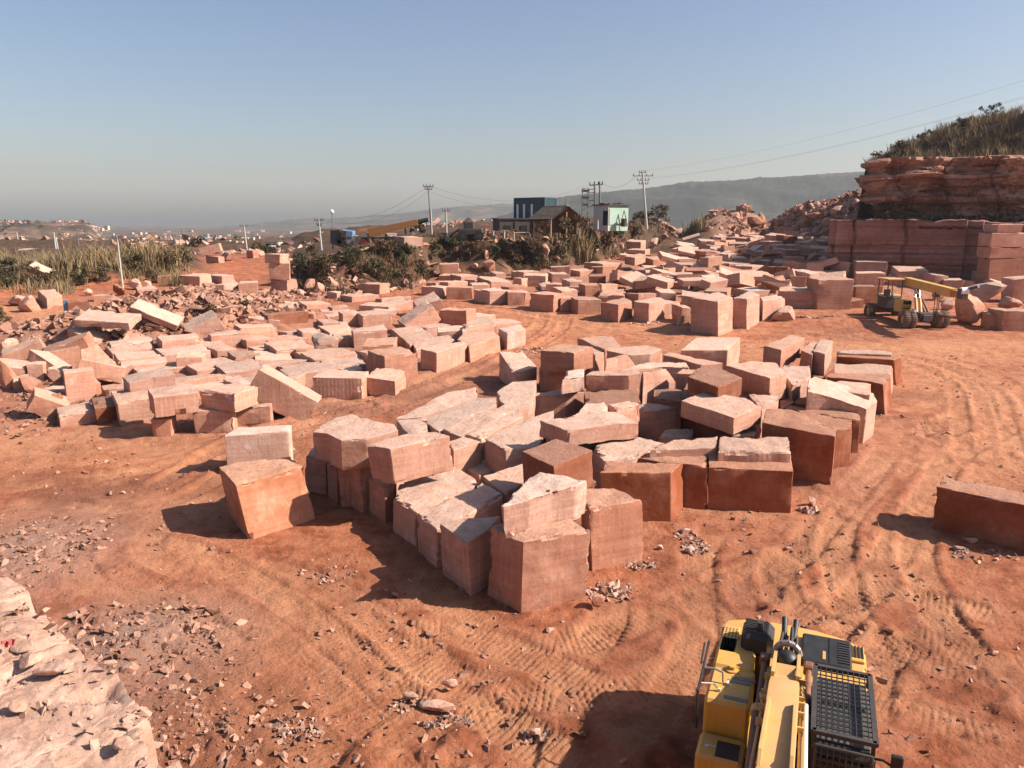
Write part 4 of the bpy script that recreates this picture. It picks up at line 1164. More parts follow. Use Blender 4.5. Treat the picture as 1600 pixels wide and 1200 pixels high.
# ------------------------------------------------------------------ ground sheet
def ground_sheet():
    dep = np.arange(62, 3.9, -0.075)
    r1 = H / np.tan(np.radians(dep))
    r2 = r1[-1] * 1.022 ** np.arange(1, 175)
    r = np.concatenate([[0.8, 2.5, 4.0], r1, r2]); r = r[r < 3550]
    a = np.concatenate([np.arange(-180, -48, 3.0), np.arange(-48, 48.01, 0.1), np.arange(51, 180, 3.0)])
    A, Rr = np.meshgrid(np.radians(a), r)
    X_ = (Rr * np.sin(A)).ravel(); Y_ = (Rr * np.cos(A)).ravel()
    Z = G0(X_, Y_)
    near = (Rr.ravel() < 130) & (np.abs(A.ravel()) < R(50))
    dz, du = np.zeros_like(X_), np.zeros_like(X_)
    t1, t2 = tracks(X_[near], Y_[near])
    fw = floor_w(X_[near], Y_[near])
    dz[near] = t1 * fw; du[near] = t2 * fw
    Z = Z + dz + np.where(Rr.ravel() < 400, Gd(X_, Y_), 0)
    yy = np.maximum(Y_, 1); u = X_ / yy
    # moisture, dust, scrub, rubble masks
    wet = np.zeros_like(X_)
    for (px, py, rx, ry, s) in ((40, 765, 5.5, 1.6, 1.0), (150, 760, 3.5, 1.2, 0.9), (300, 760, 3, 1.5, 0.7), (420, 690, 4, 2, 0.6), (560, 640, 6, 1.6, 0.8), (670, 612, 5, 1.8, 1.0), (760, 575, 5, 2, 0.8), (180, 830, 1.6, 1.2, 0.6),
                           (1190, 870, 3.5, 2.0, 0.45), (950, 1000, 3, 2, 0.35), (1300, 640, 3, 2, 0.55), (1380, 620, 4, 2, 0.5), (830, 1130, 2.5, 0.9, 0.6), (1290, 880, 2, 1, 0.5), (1320, 520, 6, 3, 0.5), (860, 560, 3, 3, 0.4), (1000, 560, 8, 4, 0.2), (520, 470, 6, 4, 0.4), (1480, 1040, 3.5, 3, 0.4), (1190, 930, 3, 2, 0.4), (1270, 760, 2.5, 2, 0.5), (560, 900, 3, 2, 0.3), (380, 1000, 3, 2, 0.25), (860, 1080, 3, 2, 0.3), (240, 1080, 3, 2.4, 0.6), (330, 1180, 2, 1.4, 0.6), (150, 985, 1.5, 1.2, 0.5)):
        c = gp(px, py)
        q = ((X_ - c[0]) / rx) ** 2 + ((Y_ - c[1]) / ry) ** 2
        wet = np.maximum(wet, s * np.exp(-q) * (1 + 1.3 * fbm(X_ / 1.4, Y_ / 1.4, 71, 3)))
    dust = 0.9 * du
    for (px, py, rx, ry, s) in ((1560, 620, 6, 9, 0.8), (1450, 545, 14, 5, 0.8), (1100, 545, 20, 5, 0.5), (950, 510, 14, 6, 0.55), (200, 700, 8, 2.5, 0.8), (60, 690, 7, 3, 0.8), (250, 790, 3, 1.2, 0.6), (60, 490, 9, 6, 0.9), (1530, 700, 3.5, 4, 0.7), (440, 1110, 3.5, 1.8, 0.35), (700, 870, 3, 3, 0.2), (1130, 800, 3, 1.2, 0.5), (1060, 960, 2, 1.5, 0.2)):
        c = gp(px, py)
        q = ((X_ - c[0]) / rx) ** 2 + ((Y_ - c[1]) / ry) ** 2
        dust = np.maximum(dust, s * np.exp(-q) * (1 + 0.6 * fbm(X_ / 2, Y_ / 2, 72, 3)))
    d = np.interp(u, FU, FD)
    scrub = sst(-2.5, 1.2, Y_ - d + 2 * fbm(X_ / 4, Y_ / 4, 11, 3)) * sst(FU[0] - 0.03, FU[0] + 0.02, u) * (1 - sst(0.30, 0.34, u))
    scrub = np.maximum(scrub, sst(0, 4, Y_ - np.interp(u, [U(-150), U(0), U(60), U(140), U(250), U(310)], [74, 76, 83, 84, 88, 94])) * (1 - sst(U(300), U(345), u)))
    scrub = np.maximum(scrub, sst(120, 150, Y_) * (1 - sst(0.24, 0.30, u)))
    scrub *= 0.98 - 0.35 * sst(0.25, 0.6, fbm(X_ / 3, Y_ / 3, 73, 3))
    scrub *= 1 - sst(160, 230, Y_)
    rub = np.zeros_like(X_)
    for c, rx, ry in ((scree_a, 9, 8), (scree_b, 9, 7), (scree_c, 7, 6), (rub_l, 2.6, 3), (rub_f, 2.2, 2)):
        q = ((X_ - c[0]) / rx) ** 2 + ((Y_ - c[1]) / ry) ** 2
        rub = np.maximum(rub, np.exp(-q))
    rub = np.maximum(rub, sst(100, 125, Y_) * sst(0.24, 0.27, u) * 0.9)
    # blocky yard floors stay a little chip strewn
    for c, rx, ry in ((gp(350, 570), 14, 12), (gp(1050, 640), 9, 10), (gp(1050, 430), 30, 26)):
        q = ((X_ - c[0]) / rx) ** 2 + ((Y_ - c[1]) / ry) ** 2
        rub = np.maximum(rub, 0.55 * np.exp(-q ** 2))
    nr, na = len(r), len(a)
    i = np.arange(nr - 1)[:, None] * na + np.arange(na - 1)[None]
    i = i.ravel()
    Fq = np.stack([i, i + 1, i + na + 1, i + na], 1)
    # close the circle behind the camera
    j = np.arange(nr - 1) * na
    Fq = np.concatenate([Fq, np.stack([j + na - 1, j, j + na, j + 2 * na - 1], 1)])
    o = mesh_np('ground', np.stack([X_, Y_, Z], 1), Fq[:, ::-1], 'quarry_earth', smooth=True,
                attrs={'wet': np.clip(wet, 0, 1), 'dust': np.clip(dust, 0, 1), 'scrub': np.clip(scrub, 0, 1), 'rubble': np.clip(rub, 0, 1)})
    tag(o, 'red brown quarry floor churned by tracks', kind='structure')
ground_sheet()

# ------------------------------------------------------------------ rubble (uncountable) 
def ico(sub):
    bm = bmesh.new(); bmesh.ops.create_icosphere(bm, subdivisions=sub, radius=1)
    bm.verts.index_update()
    V = np.array([v.co[:] for v in bm.verts]); Fc = np.array([[v.index for v in f.verts] for f in bm.faces]); bm.free(); return V, Fc
I1 = ico(1); CUBE_V = np.array([[x, y, z] for x in (-1, 1) for y in (-1, 1) for z in (-1, 1)], float)
CUBE_F = np.array([[0, 1, 3], [0, 3, 2], [4, 6, 7], [4, 7, 5], [0, 4, 5], [0, 5, 1], [2, 3, 7], [2, 7, 6], [0, 2, 6], [0, 6, 4], [1, 5, 7], [1, 7, 3]])
TMPL = []
_r = np.random.RandomState(5)
for k in range(10):
    V = I1[0].copy() * (1 + 0.28 * (_r.rand(len(I1[0]), 1) - 0.5))
    for _ in range(5):
        n = _r.randn(3); n /= np.linalg.norm(n); c = _r.uniform(.45, .8)
        q = V @ n; V = V - np.outer(np.maximum(q - c, 0), n)
    TMPL.append((V, I1[1]))
for k in range(16):
    V = CUBE_V * 0.75 + (_r.rand(8, 3) - 0.5) * 0.95
    TMPL.append((V, CUBE_F))
def chunks(name, pos, size, flat, material, label, cat, seed=1, sink=0.3, group=None, tm=None):
    rs = np.random.RandomState(seed); VV = []; FF = []; TT = []; k = 0
    ids = rs.choice(range(10, 26), len(pos)) if tm is None else rs.choice(tm, len(pos))
    for p, s, t in zip(pos, size, ids):
        V, Fc = TMPL[t]
        sc = s * np.array([rs.uniform(.7, 1.7), rs.uniform(.5, 1.1), rs.uniform(.28, 1.0) * flat]) * 0.5
        e = Euler((rs.uniform(-.8, .8), rs.uniform(-.8, .8), rs.uniform(0, 6.3))).to_matrix()
        Q = (V * sc) @ np.array(e).T + p + [0, 0, s * 0.5 * flat * (0.5 - sink)]
        VV.append(Q); FF.append(Fc + k); k += len(V); TT.append(np.full(len(V), rs.rand()))
    o = mesh_np(name, np.concatenate(VV), np.concatenate(FF), material, attrs={'tint': np.concatenate(TT)})
    return tag(o, label, cat, group, 'stuff')
def sow(cx, cy, rx, ry, n, s0, s1, seed, power=2.2):
    """random points of an elliptic patch on the terrain with sizes skewed to small"""
    rs = np.random.RandomState(seed)
    a = rs.rand(n) * 2 * np.pi; q = np.sqrt(rs.rand(n)) * (0.55 + 0.45 * rs.rand(n))
    x = cx + rx * q * np.cos(a); y = cy + ry * q * np.sin(a)
    z = G0(x, y) + Gd(x, y)
    return np.stack([x, y, z], 1), s0 + (s1 - s0) * rs.rand(n) ** power
def merge(*L): return np.concatenate([a for a, b in L]), np.concatenate([b for a, b in L])
p_, s_ = merge(sow(scree_a[0], scree_a[1], 9.0, 7, 9000, 0.06, 1.0, 1, 9), sow(scree_b[0], scree_b[1], 8, 6, 4200, 0.06, 0.9, 2, 9), sow(scree_c[0], scree_c[1], 8, 6, 3400, 0.06, 0.8, 3, 9),
               sow(*gp(60, 575)[:2], 7, 9, 1400, 0.05, 0.5, 4, 8), sow(*gp(470, 462)[:2], 8, 6, 1200, 0.06, 0.9, 5, 8), sow(*gp(20, 640)[:2], 5, 6, 500, 0.05, 0.4, 6))
chunks('rubble_heap', p_, s_, 0.6, 'red_rubble_stone', 'broken stone rubble heaped behind the left block field', 'rubble', 1)
p_, s_ = merge(sow(*gp(1200, 366)[:2], 36, 24, 12000, 0.2, 1.9, 7, 7), sow(*gp(1290, 370)[:2], 26, 22, 9000, 0.2, 1.8, 8, 7), sow(70, 150, 22, 20, 7000, 0.2, 1.8, 9, 7))
chunks('rubble_slope', p_, s_, 0.6, 'red_rubble_stone', 'reddish rubble heap rising behind the far block field', 'rubble', 2)
rs = np.random.RandomState(3)
n_ = 5000; uu = rs.uniform(FU[0] - 0.01, 0.26, n_); off = rs.uniform(-3.0, 8.5, n_)
yy_ = np.interp(uu, FU, FD) + off; xx_ = uu * yy_
keep = fbm(xx_ / 5, yy_ / 5, 81, 3) > 0.0
p_ = np.stack([xx_, yy_, G0(xx_, yy_)], 1)[keep]
chunks('bank_rubble', p_, 0.10 + 0.95 * rs.rand(len(p_)) ** 4.5, 0.75, 'red_rubble_stone', 'stone rubble spilling down the scrubby bank', 'rubble', 3)
p_, s_ = merge(sow(rub_f[0], rub_f[1], 2.6, 2.3, 2600, 0.012, 0.26, 11, 12), sow(rub_l[0], rub_l[1], 2.8, 2.8, 3000, 0.012, 0.22, 12, 12), sow(-7.4, 14.2, 2.4, 3.2, 2400, 0.01, 0.16, 13, 12), sow(-6, 12.4, 2.2, 2.0, 2000, 0.01, 0.18, 23, 12))
chunks('foot_rubble', p_, s_, 0.55, 'red_rubble_stone', 'broken stones at the foot of the pale ledge', 'rubble', 4)
# chips and clods thinly over the floor
rs = np.random.RandomState(8); n_ = 14000
dd = 9 + 46 * rs.rand(n_) ** 1.5; an = np.radians(rs.uniform(-38, 38, n_))
xx_ = dd * np.sin(an); yy_ = dd * np.cos(an)
k_ = (fbm(xx_ / 3.2, yy_ / 3.2, 91, 3) + 0.35 * rs.rand(n_)) > 0.12
xx_, yy_ = xx_[k_], yy_[k_]
tz, _t = tracks(xx_, yy_)
p_ = np.stack([xx_, yy_, G0(xx_, yy_) + Gd(xx_, yy_) + tz], 1)
chunks('floor_chips', p_, 0.02 + 0.16 * rs.rand(len(p_)) ** 5, 0.7, 'red_rubble_stone', 'small stone chips and clods strewn over the quarry floor', 'stone chips', 5)
L_ = [sow(*gp(a, b)[:2], c, d, n, 0.03, e, 40 + i) for i, (a, b, c, d, n, e) in enumerate(((1085, 855, .55, .6, 130, .2), (1070, 838, 0.5, .4, 60, .16), (955, 925, .8, .6, 150, .2), (1000, 880, .6, .5, 90, .18), (1265, 800, .45, .35, 60, .3), (700, 1130, .6, .25, 90, .16), (838, 1150, .35, .22, 50, .15), (640, 1100, .5, .3, 40, .2), (1530, 868, 1.3, .5, 120, .16), (520, 900, .8, .6, 60, .15), (470, 1140, .9, .7, 140, .14), (1030, 590, 2, 1.5, 80, .3), (1255, 500, 4, 1.6, 160, .4), (840, 548, 1.6, 1.2, 90, .35), (160, 650, 4, 1.5, 200, .3), (1040, 505, 4, 1.5, 120, .4)))]
p_, s_ = merge(*L_)
chunks('grey_chips', p_, s_, 0.6, 'rubble_stone', 'patches of pale grey stone chips beside the blocks', 'stone chips', 6)

# ------------------------------------------------------------------ the pale ledge under the camera
def ledge():
    zt = 7.35
    def lp(px, py):
        d = ray(px, py); t = (H - zt) / -d[2]; return (np.array([0, 0, H]) + t * d)[:2]
    E = [lp(-260, 850), lp(-120, 880), lp(0, 905), lp(38, 925), lp(62, 968), lp(100, 1010), lp(138, 1040), lp(172, 1058), lp(196, 1100), lp(236, 1138), lp(262, 1180), lp(292, 1220)]
    E = [np.array([-14.0, 6.6]), np.array([-7.5, 5.2])] + [np.array(e) for e in E if True]
    E = [E[0], E[1]] + [e for e in E[2:] if e[0] > -7] + [np.array([-0.7, 2.2]), np.array([0.6, 1.5]), np.array([3.0, 1.1]), np.array([8, 0.4]), np.array([16, -1.0])]
    # resample the rim, then sweep inwards (top) and downwards (face)
    Q = []
    for a, b in zip(E[:-1], E[1:]):
        m = max(1, int(np.hypot(*(b - a)) / 0.022))
        for t in np.linspace(0, 1, m, endpoint=False): Q.append(a + (b - a) * t)
    Q.append(E[-1]); Q = np.array(Q)
    jit = 0.06 * fbm(Q[:, 0] * 2.2, Q[:, 1] * 2.2, 101, 4) + 0.035 * np.sign(fbm(Q[:, 0] * 4, Q[:, 1] * 4, 102, 2))
    Q[:, 1] += jit; Q[:, 0] += jit * 0.6
    inn = np.concatenate([np.arange(0, 3.2, 0.022), np.arange(3.3, 14, 0.6)])
    dirv = np.array([-0.42, -0.91])
    rows = []
    for k in np.concatenate([[7.2, 5, 3, 1.6, .8, .4, .2, .08]]):
        z = zt - k
        P = Q - dirv * (0.10 * k + 0.12 * fbm(Q[:, 0] * 1.5 + k * 3, Q[:, 1] * 1.5, 103, 3)[:, None] * min(1, k))
        rows.append(np.column_stack([P, np.full(len(Q), z)]))
    for k in inn:
        P = Q + dirv * k
        e = sst(0, 0.12, np.full(len(Q), k))
        st = fbm(P[:, 0] * 0.9 + 0.3 * P[:, 1], P[:, 1] * 1.5, 104, 3)
        slab = 0.03 * sst(0.02, 0.04, st) + 0.03 * sst(0.22, 0.24, st) - 0.06 * sst(0.34, 0.36, -st)
        rough = 0.022 * fbm(P[:, 0] * 3, P[:, 1] * 3, 105, 6, 0.62) + 0.016 * fbm(P[:, 0] * 22, P[:, 1] * 22, 106, 3)
        z = zt + slab * e + rough + 0.05 * min(k, 2)
        rows.append(np.column_stack([P, z]))
    V = np.concatenate(rows); nq = len(Q); nr = len(rows)
    i = (np.arange(nr - 1)[:, None] * nq + np.arange(nq - 1)[None]).ravel()
    o = mesh_np('rock_ledge', V, np.stack([i, i + 1, i + nq + 1, i + nq], 1), 'ledge_rock', smooth=True)
    o.data.set_sharp_from_angle(angle=R(38))
    tag(o, 'pale dusty rock ledge below the viewpoint', kind='structure')
    # stones lying on it
    rs = np.random.RandomState(11); n = 16000
    qi = rs.randint(0, nq, n); ki = rs.rand(n) ** 1.2 * 2.6
    P = Q[qi] + dirv * ki[:, None]
    keep = fbm(P[:, 0] * 1.3, P[:, 1] * 1.3, 107, 3) + 0.3 * rs.rand(n) > 0.06
    P = P[keep]; st = fbm(P[:, 0] * 0.9 + 0.3 * P[:, 1], P[:, 1] * 1.5, 104, 3)
    z = zt + 0.03 * sst(0.02, 0.04, st) + 0.03 * sst(0.22, 0.24, st) - 0.06 * sst(0.34, 0.36, -st) + 0.05 * np.minimum(ki[keep], 2) + 0.01
    chunks('ledge_rubble', np.column_stack([P, z]), 0.006 + 0.075 * rs.rand(len(P)) ** 6, 0.65, 'ledge_rock', 'loose stones and grit lying on the pale ledge', 'rubble', 7)
    for i, (px, py, s, lb) in enumerate(((52, 1050, .24, 'broad flat stone on the pale ledge beside the red wrapper'), (40, 1025, .17, 'pointed pale stone on the ledge just above the red wrapper'), (95, 1060, .30, 'largest slab stone on the pale ledge'), (195, 1180, .16, 'pale stone at the lower rim of the ledge'), (215, 1165, .13, 'small stone near the lower rim of the ledge'), (172, 1052, .09, 'small round stone perched on the rim of the ledge'), (30, 1120, .15, 'flat stone low on the ledge beside a dark hollow'))):
        p = lp(px, py)
        s *= .42; bm = rock_verts(s, s * .75, s * .34, 300 + i, 3, 12, .03)
        me = bpy.data.meshes.new('loose_stone'); bm.to_mesh(me); bm.free(); me.materials.append(M['ledge_rock'])
        so = bpy.data.objects.new('loose_stone', me); COL.objects.link(so); so.location = (p[0], p[1], zt + s * .2 + 0.06); so.rotation_euler = (rnd.uniform(-.2, .2), rnd.uniform(-.2, .2), rnd.uniform(0, 6))
        tag(so, lb, 'stone', 'stones on the ledge')
    p = lp(18, 1036)
    V = []; Fq = []
    for a in range(6):
        for b in range(5):
            V.append((p[0] + (a - 2.5) * .012 + .006 * rnd.random(), p[1] + (b - 2) * .014, zt + 0.13 + .02 * math.sin(a * 2.1 + b) + .015 * rnd.random()))
    for a in range(5):
        for b in range(4): Fq.append((a * 5 + b, a * 5 + b + 5, a * 5 + b + 6, a * 5 + b + 1))
    w = mesh_np('wrapper', V, Fq, 'red_cloth'); sm = w.modifiers.new('s', 'SOLIDIFY'); sm.thickness = 0.003
    tag(w, 'small crumpled red wrapper lying on the pale ledge', 'wrapper')
ledge()

# ------------------------------------------------------------------ cliff and sawn bench on the right
def wall_sheet(name, line, z0f, z1f, material, label, du=0.35, dv=0.3, relief=None, cap=6.0, setback=0.12):
    Q = []
    line = [np.array(p, float) for p in line]
    for a, b in zip(line[:-1], line[1:]):
        m = max(1, int(np.hypot(*(b - a)) / du))
        for t in np.linspace(0, 1, m, endpoint=False): Q.append(a + (b - a) * t)
    Q.append(line[-1]); Q = np.array(Q)
    T = np.gradient(Q, axis=0); T /= np.hypot(T[:, 0], T[:, 1])[:, None] + 1e-9
    for _ in range(3): T[1:-1] = (T[:-2] + T[1:-1] + T[2:]) / 3
    Nn = np.column_stack([T[:, 1], -T[:, 0]])
    arc = np.concatenate([[0], np.cumsum(np.hypot(*np.diff(Q, axis=0).T))])
    z0 = z0f(arc); z1 = z1f(arc)
    nv = int((z1 - z0).max() / dv) + 1
    rows = []
    for k in range(nv + 1):
        f = k / nv; z = z0 + (z1 - z0) * f
        dd = relief(arc, z, f) - setback * (z - z0)
        P = Q + Nn * dd[:, None]
        rows.append(np.column_stack([P, z]))
    lastd = rows[-1]
    for s in np.arange(0.4, cap, 0.5):
        P = lastd[:, :2] - Nn * s
        rows.append(np.column_stack([P, lastd[:, 2] + 0.25 * fbm(P[:, 0] / 1.5, P[:, 1] / 1.5, 111, 3) * min(1, s)]))
    V = np.concatenate(rows); nq = len(Q); nr = len(rows)
    i = (np.arange(nr - 1)[:, None] * nq + np.arange(nq - 1)[None]).ravel()
    o = mesh_np(name, V, np.stack([i, i + 1, i + nq + 1, i + nq], 1), material, smooth=True)
    o.data.set_sharp_from_angle(angle=R(18))
    return tag(o, label, kind='structure')
b0, b1, b2 = gp(1288, 432)[:2], gp(1455, 437)[:2], gp(1600, 444)[:2]
bd = (b2 - b1) / np.hypot(*(b2 - b1))
back = np.array([0.45, 0.9])
bench_line = [b0 + back * 30, b0 + back * 2, b0, b1, b2, b2 + bd * 30]
def bench_relief(arc, z, f):
    st = 0.38 * np.round(3 * fbm(arc / 7.0, np.zeros_like(arc), 121, 2)) / 1.0
    lay = 0.10 * np.sign(fbm(np.zeros_like(arc) + z * 0.9, arc / 40, 122, 2)) + 0.05 * fbm(arc / 2.5, z * 2.2, 123, 3)
    crack = -0.4 * np.exp(-(((arc + 0.25 * fbm(z / 2, arc * 0, 124, 2) + 2.5 * np.sin(arc * .21)) % 6.3 - 3.1) / 0.16) ** 2)
    return st + lay * 1.5 + crack
ZB = 10.0
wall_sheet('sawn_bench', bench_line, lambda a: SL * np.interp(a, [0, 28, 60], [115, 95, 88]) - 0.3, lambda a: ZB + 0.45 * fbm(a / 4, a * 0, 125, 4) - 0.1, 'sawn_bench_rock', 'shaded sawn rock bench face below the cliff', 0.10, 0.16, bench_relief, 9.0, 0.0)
c0 = at(1366, 345, b1[1] + 9)[:2]; c1 = at(1460, 345, b1[1] + 8)[:2]; c2 = at(1610, 345, b2[1] + 6)[:2]
cliff_line = [c0 + back * 34 + np.array([4, 0]), c0 + back * 6, c0, c1, c2, c2 + bd * 40]
L0 = 28.0
cz = lambda a: np.interp(a, [0, 18, 28.6, 33, 41, 60, 100], [15.5, 17.6, 17.2, 17.4, 17.6, 17.3, 17.0])
def cliff_relief(arc, z, f):
    lay = 0.9 * np.round(2.6 * fbm(np.zeros_like(arc) + z * 0.55 + 0.15 * fbm(arc / 6, z * 0, 131, 2), arc / 30, 132, 3))
    bl = 2.2 * fbm(arc / 5.2, z / 2.8, 133, 4) + 0.7 * np.round(3 * fbm(arc / 1.8, z / 1.2, 134, 3)) / 2
    under = -1.3 * np.exp(-((z - 11.6) / 1.0) ** 2)
    lip = 0.7 * sst(0.86, 0.96, f)
    crack = -0.9 * np.exp(-(((arc + 1.2 * fbm(z / 3, arc * 0, 135, 2)) % 5.2 - 2.6) / 0.16) ** 2)
    return lay + bl + under + lip + crack * 0.6
wall_sheet('rock_cliff', cliff_line, lambda a: np.full_like(a, ZB - 0.2), cz, 'cliff_rock', 'rough layered red rock cliff above the sawn bench', 0.16, 0.12, cliff_relief, 3.0, 0.02)
# hill on top of the cliff
def cliff_hill():
    n = 70; V = []; tv = []
    xs = np.linspace(0, 1, n); ys = np.linspace(0, 1, 36)
    base = [c0 + back * 14 + np.array([2, 0]), c0 + np.array([0.6, 1.2]), c1 + np.array([0, 1.2]), c2 + np.array([0, 1.0]), c2 + bd * 40]
    seg = np.concatenate([[0], np.cumsum([np.hypot(*(b - a)) for a, b in zip(base[:-1], base[1:])])])
    for v in ys:
        for t in xs:
            s = t * seg[-1]
            p = np.array([np.interp(s, seg, [b[0] for b in base]), np.interp(s, seg, [b[1] for b in base])])
            run = v * 40
            q = p + np.array([0.35, 0.94]) * run
            top = float(np.interp(s, [0, 14, 18, 24, 32, 50, 90], [0.0, 0.4, 2.4, 5.0, 6.6, 7.2, 7.5]))
            z = 17.1 + top * float(sst(0, 9.5, np.array(run))) * 0.92 + 0.02 * run + 0.4 * float(fbm(np.array(q[0] / 3), np.array(q[1] / 3), 141, 3))
            if v > 0.7: z -= (v - .7) * 30
            V.append((q[0], q[1], z))
    i = (np.arange(35)[:, None] * n + np.arange(n - 1)[None]).ravel()
    o = mesh_np('cliff_top_terrain', V, np.stack([i, i + 1, i + n + 1, i + n], 1), 'quarry_earth', smooth=True, attrs={'scrub': np.ones(len(V)), 'wet': np.zeros(len(V)), 'dust': np.zeros(len(V)), 'rubble': np.zeros(len(V))})
    tag(o, 'scrub covered slope on top of the cliff', kind='structure')
    return np.array(V)
CH = cliff_hill()

# ------------------------------------------------------------------ distant hills
def ridge(name, prof, dist, depth, material, label, seed, amp):
    px = np.arange(prof[0][0], prof[-1][0] + 1, 2.0)
    yt = np.interp(px, [p[0] for p in prof], [p[1] for p in prof])
    rows = []; ks = np.linspace(0, 1, 26)
    for k in ks:
        D = dist + depth * k
        x = (px - 800) / F / CP * D
        topz = H + (YH - yt) / F * (dist + depth) * 1.0
        f = sst(0, 1, np.array(k)) ** 0.8
        z = -18 + (topz + 18) * f * (1 + amp * fbm(x / 160, np.full_like(x, D / 120), seed, 4) * (1 - k) * 2) + (6 * fbm(x / 40, np.full_like(x, D / 30), seed + 3, 3)) * k * (dist / 2500) + 3.2 * np.abs(fbm(x / 9, np.full_like(x, D / 9), seed + 5, 3)) * k
        rows.append(np.column_stack([x, np.full_like(x, D), z]))
    x = rows[-1][:, 0]; rows.append(np.column_stack([x, np.full_like(x, dist + depth + 200), rows[-1][:, 2] * 0.3 - 20]))
    V = np.concatenate(rows); nq = len(px)
    i = (np.arange(len(rows) - 1)[:, None] * nq + np.arange(nq - 1)[None]).ravel()
    o = mesh_np(name, V, np.stack([i, i + 1, i + nq + 1, i + nq], 1), material, smooth=True)
    return tag(o, label, kind='structure')
m, nt, b = mat('hill_scrub'); n = N(nt); c = n.co()
f = n.noise(c, 0.012, 8, 0.72); f2 = n.noise(c, 0.07, 6, 0.75)
base = n.ramp(f, (0.35, (0.014, 0.019, 0.012)), (0.5, (0.030, 0.030, 0.018)), (0.68, (0.075, 0.058, 0.038)))
base = n.mix(n.ramp(f2, (0.42, 0.8), (0.55, 0.0)), base, (0.009, 0.013, 0.008))
n.link(base, b.inputs['Base Color']); b.inputs['Roughness'].default_value = 1.0; M['hill_scrub'] = m
m, nt, b = mat('hill_dry'); n = N(nt); c = n.co()
f = n.noise(c, 0.01, 8, 0.72); f2 = n.noise(c, 0.05, 6, 0.75)
base = n.ramp(f, (0.35, (0.028, 0.024, 0.018)), (0.5, (0.07, 0.052, 0.038)), (0.66, (0.17, 0.125, 0.09)))
base = n.mix(n.ramp(f2, (0.42, 0.6), (0.55, 0.0)), base, (0.06, 0.06, 0.035))
n.link(base, b.inputs['Base Color']); b.inputs['Roughness'].default_value = 1.0; M['hill_dry'] = m
ridge('dry_hills', [(250, 366), (330, 360), (400, 352), (480, 344), (560, 340), (640, 334), (700, 326), (760, 323), (820, 320), (900, 312), (1000, 306), (1200, 300)], 1900, 500, 'hill_dry', 'far dry hills fading into haze', 151, 0.15)
ridge('wooded_hills', [(660, 362), (720, 352), (780, 340), (840, 318), (880, 309), (930, 304), (990, 299), (1050, 291), (1100, 287), (1180, 281), (1240, 279), (1300, 274), (1370, 268), (1500, 262), (1700, 255), (2000, 250)], 1250, 420, 'hill_scrub', 'long wooded ridge on the right skyline', 161, 0.35)
# ------------------------------------------------------------------ plants
def leaf_cloud(name, centers, radii, n, size, material, seed, parent=None, squash=0.8, elong=1.0):
    rs = np.random.RandomState(seed); C = np.array(centers, float); r = np.array(radii, float)
    w = r ** 2; k = rs.choice(len(C), n, p=w / w.sum())
    d = rs.randn(n, 3); d /= np.linalg.norm(d, axis=1)[:, None]
    q = rs.rand(n) ** 0.45
    P = C[k] + d * (r[k] * q)[:, None] * np.array([1, 1, squash])
    a = rs.randn(n, 3); a /= np.linalg.norm(a, axis=1)[:, None]
    b2 = np.cross(a, rs.randn(n, 3)); b2 /= np.linalg.norm(b2, axis=1)[:, None] + 1e-9
    s = (size * rs.uniform(.6, 1.5, n))[:, None]
    V = np.stack([P - a * s * elong, P + b2 * s * .45, P + a * s * elong, P - b2 * s * .45], 1).reshape(-1, 3)
    Fq = np.arange(4 * n).reshape(-1, 4)
    ct = rs.rand(len(C))
    tint = np.repeat(np.clip(ct[k] * 0.6 + 0.5 * rs.rand(n), 0, 1), 4)
    return mesh_np(name, V, Fq, material, parent, attrs={'tint': tint})
def shrub(px, py, wpx, hpx, material, label, seed, group, name='shrub', dist=None, pos=None, dens=1.0):
    c = np.array(pos) if pos is not None else (hit(px, py) if dist is None else at(px, py, dist))
    de = c[1] * CP - (c[2] - H) * SP; w = wpx * 1.3 / F * de; h = hpx * 1.15 / F * de
    root = empty(name, c); tag(root, label, 'shrub', group)
    rs = random.Random(seed); cs = []; rr = []
    k = rs.randint(9, 14)
    for i in range(k):
        a = rs.uniform(0, 6.28); q = rs.uniform(0, 1) ** .6
        zz = rs.uniform(.12, .86); ww = (w * .40) * (1 - 0.45 * max(0, zz - .4) / .5)
        cs.append((math.cos(a) * q * ww, math.sin(a) * q * ww * .8, h * zz)); rr.append(rs.uniform(.13, .26) * min(w, h * 1.2))
    size = max(0.07, 1.7 * de / F)
    leaf_cloud('foliage', cs, rr, int(min(1500, max(260, 1.5 * dens * w * h / (size * size * 0.9)))), size, material, seed, root)
    s = MB()
    for c2 in cs[:6]: s.path([(0, 0, -0.2), (c2[0] * .4, c2[1] * .4, c2[2] * .55), c2], max(.012, h * .012), 5)
    s.build('stem', 'twig', root)
    return root
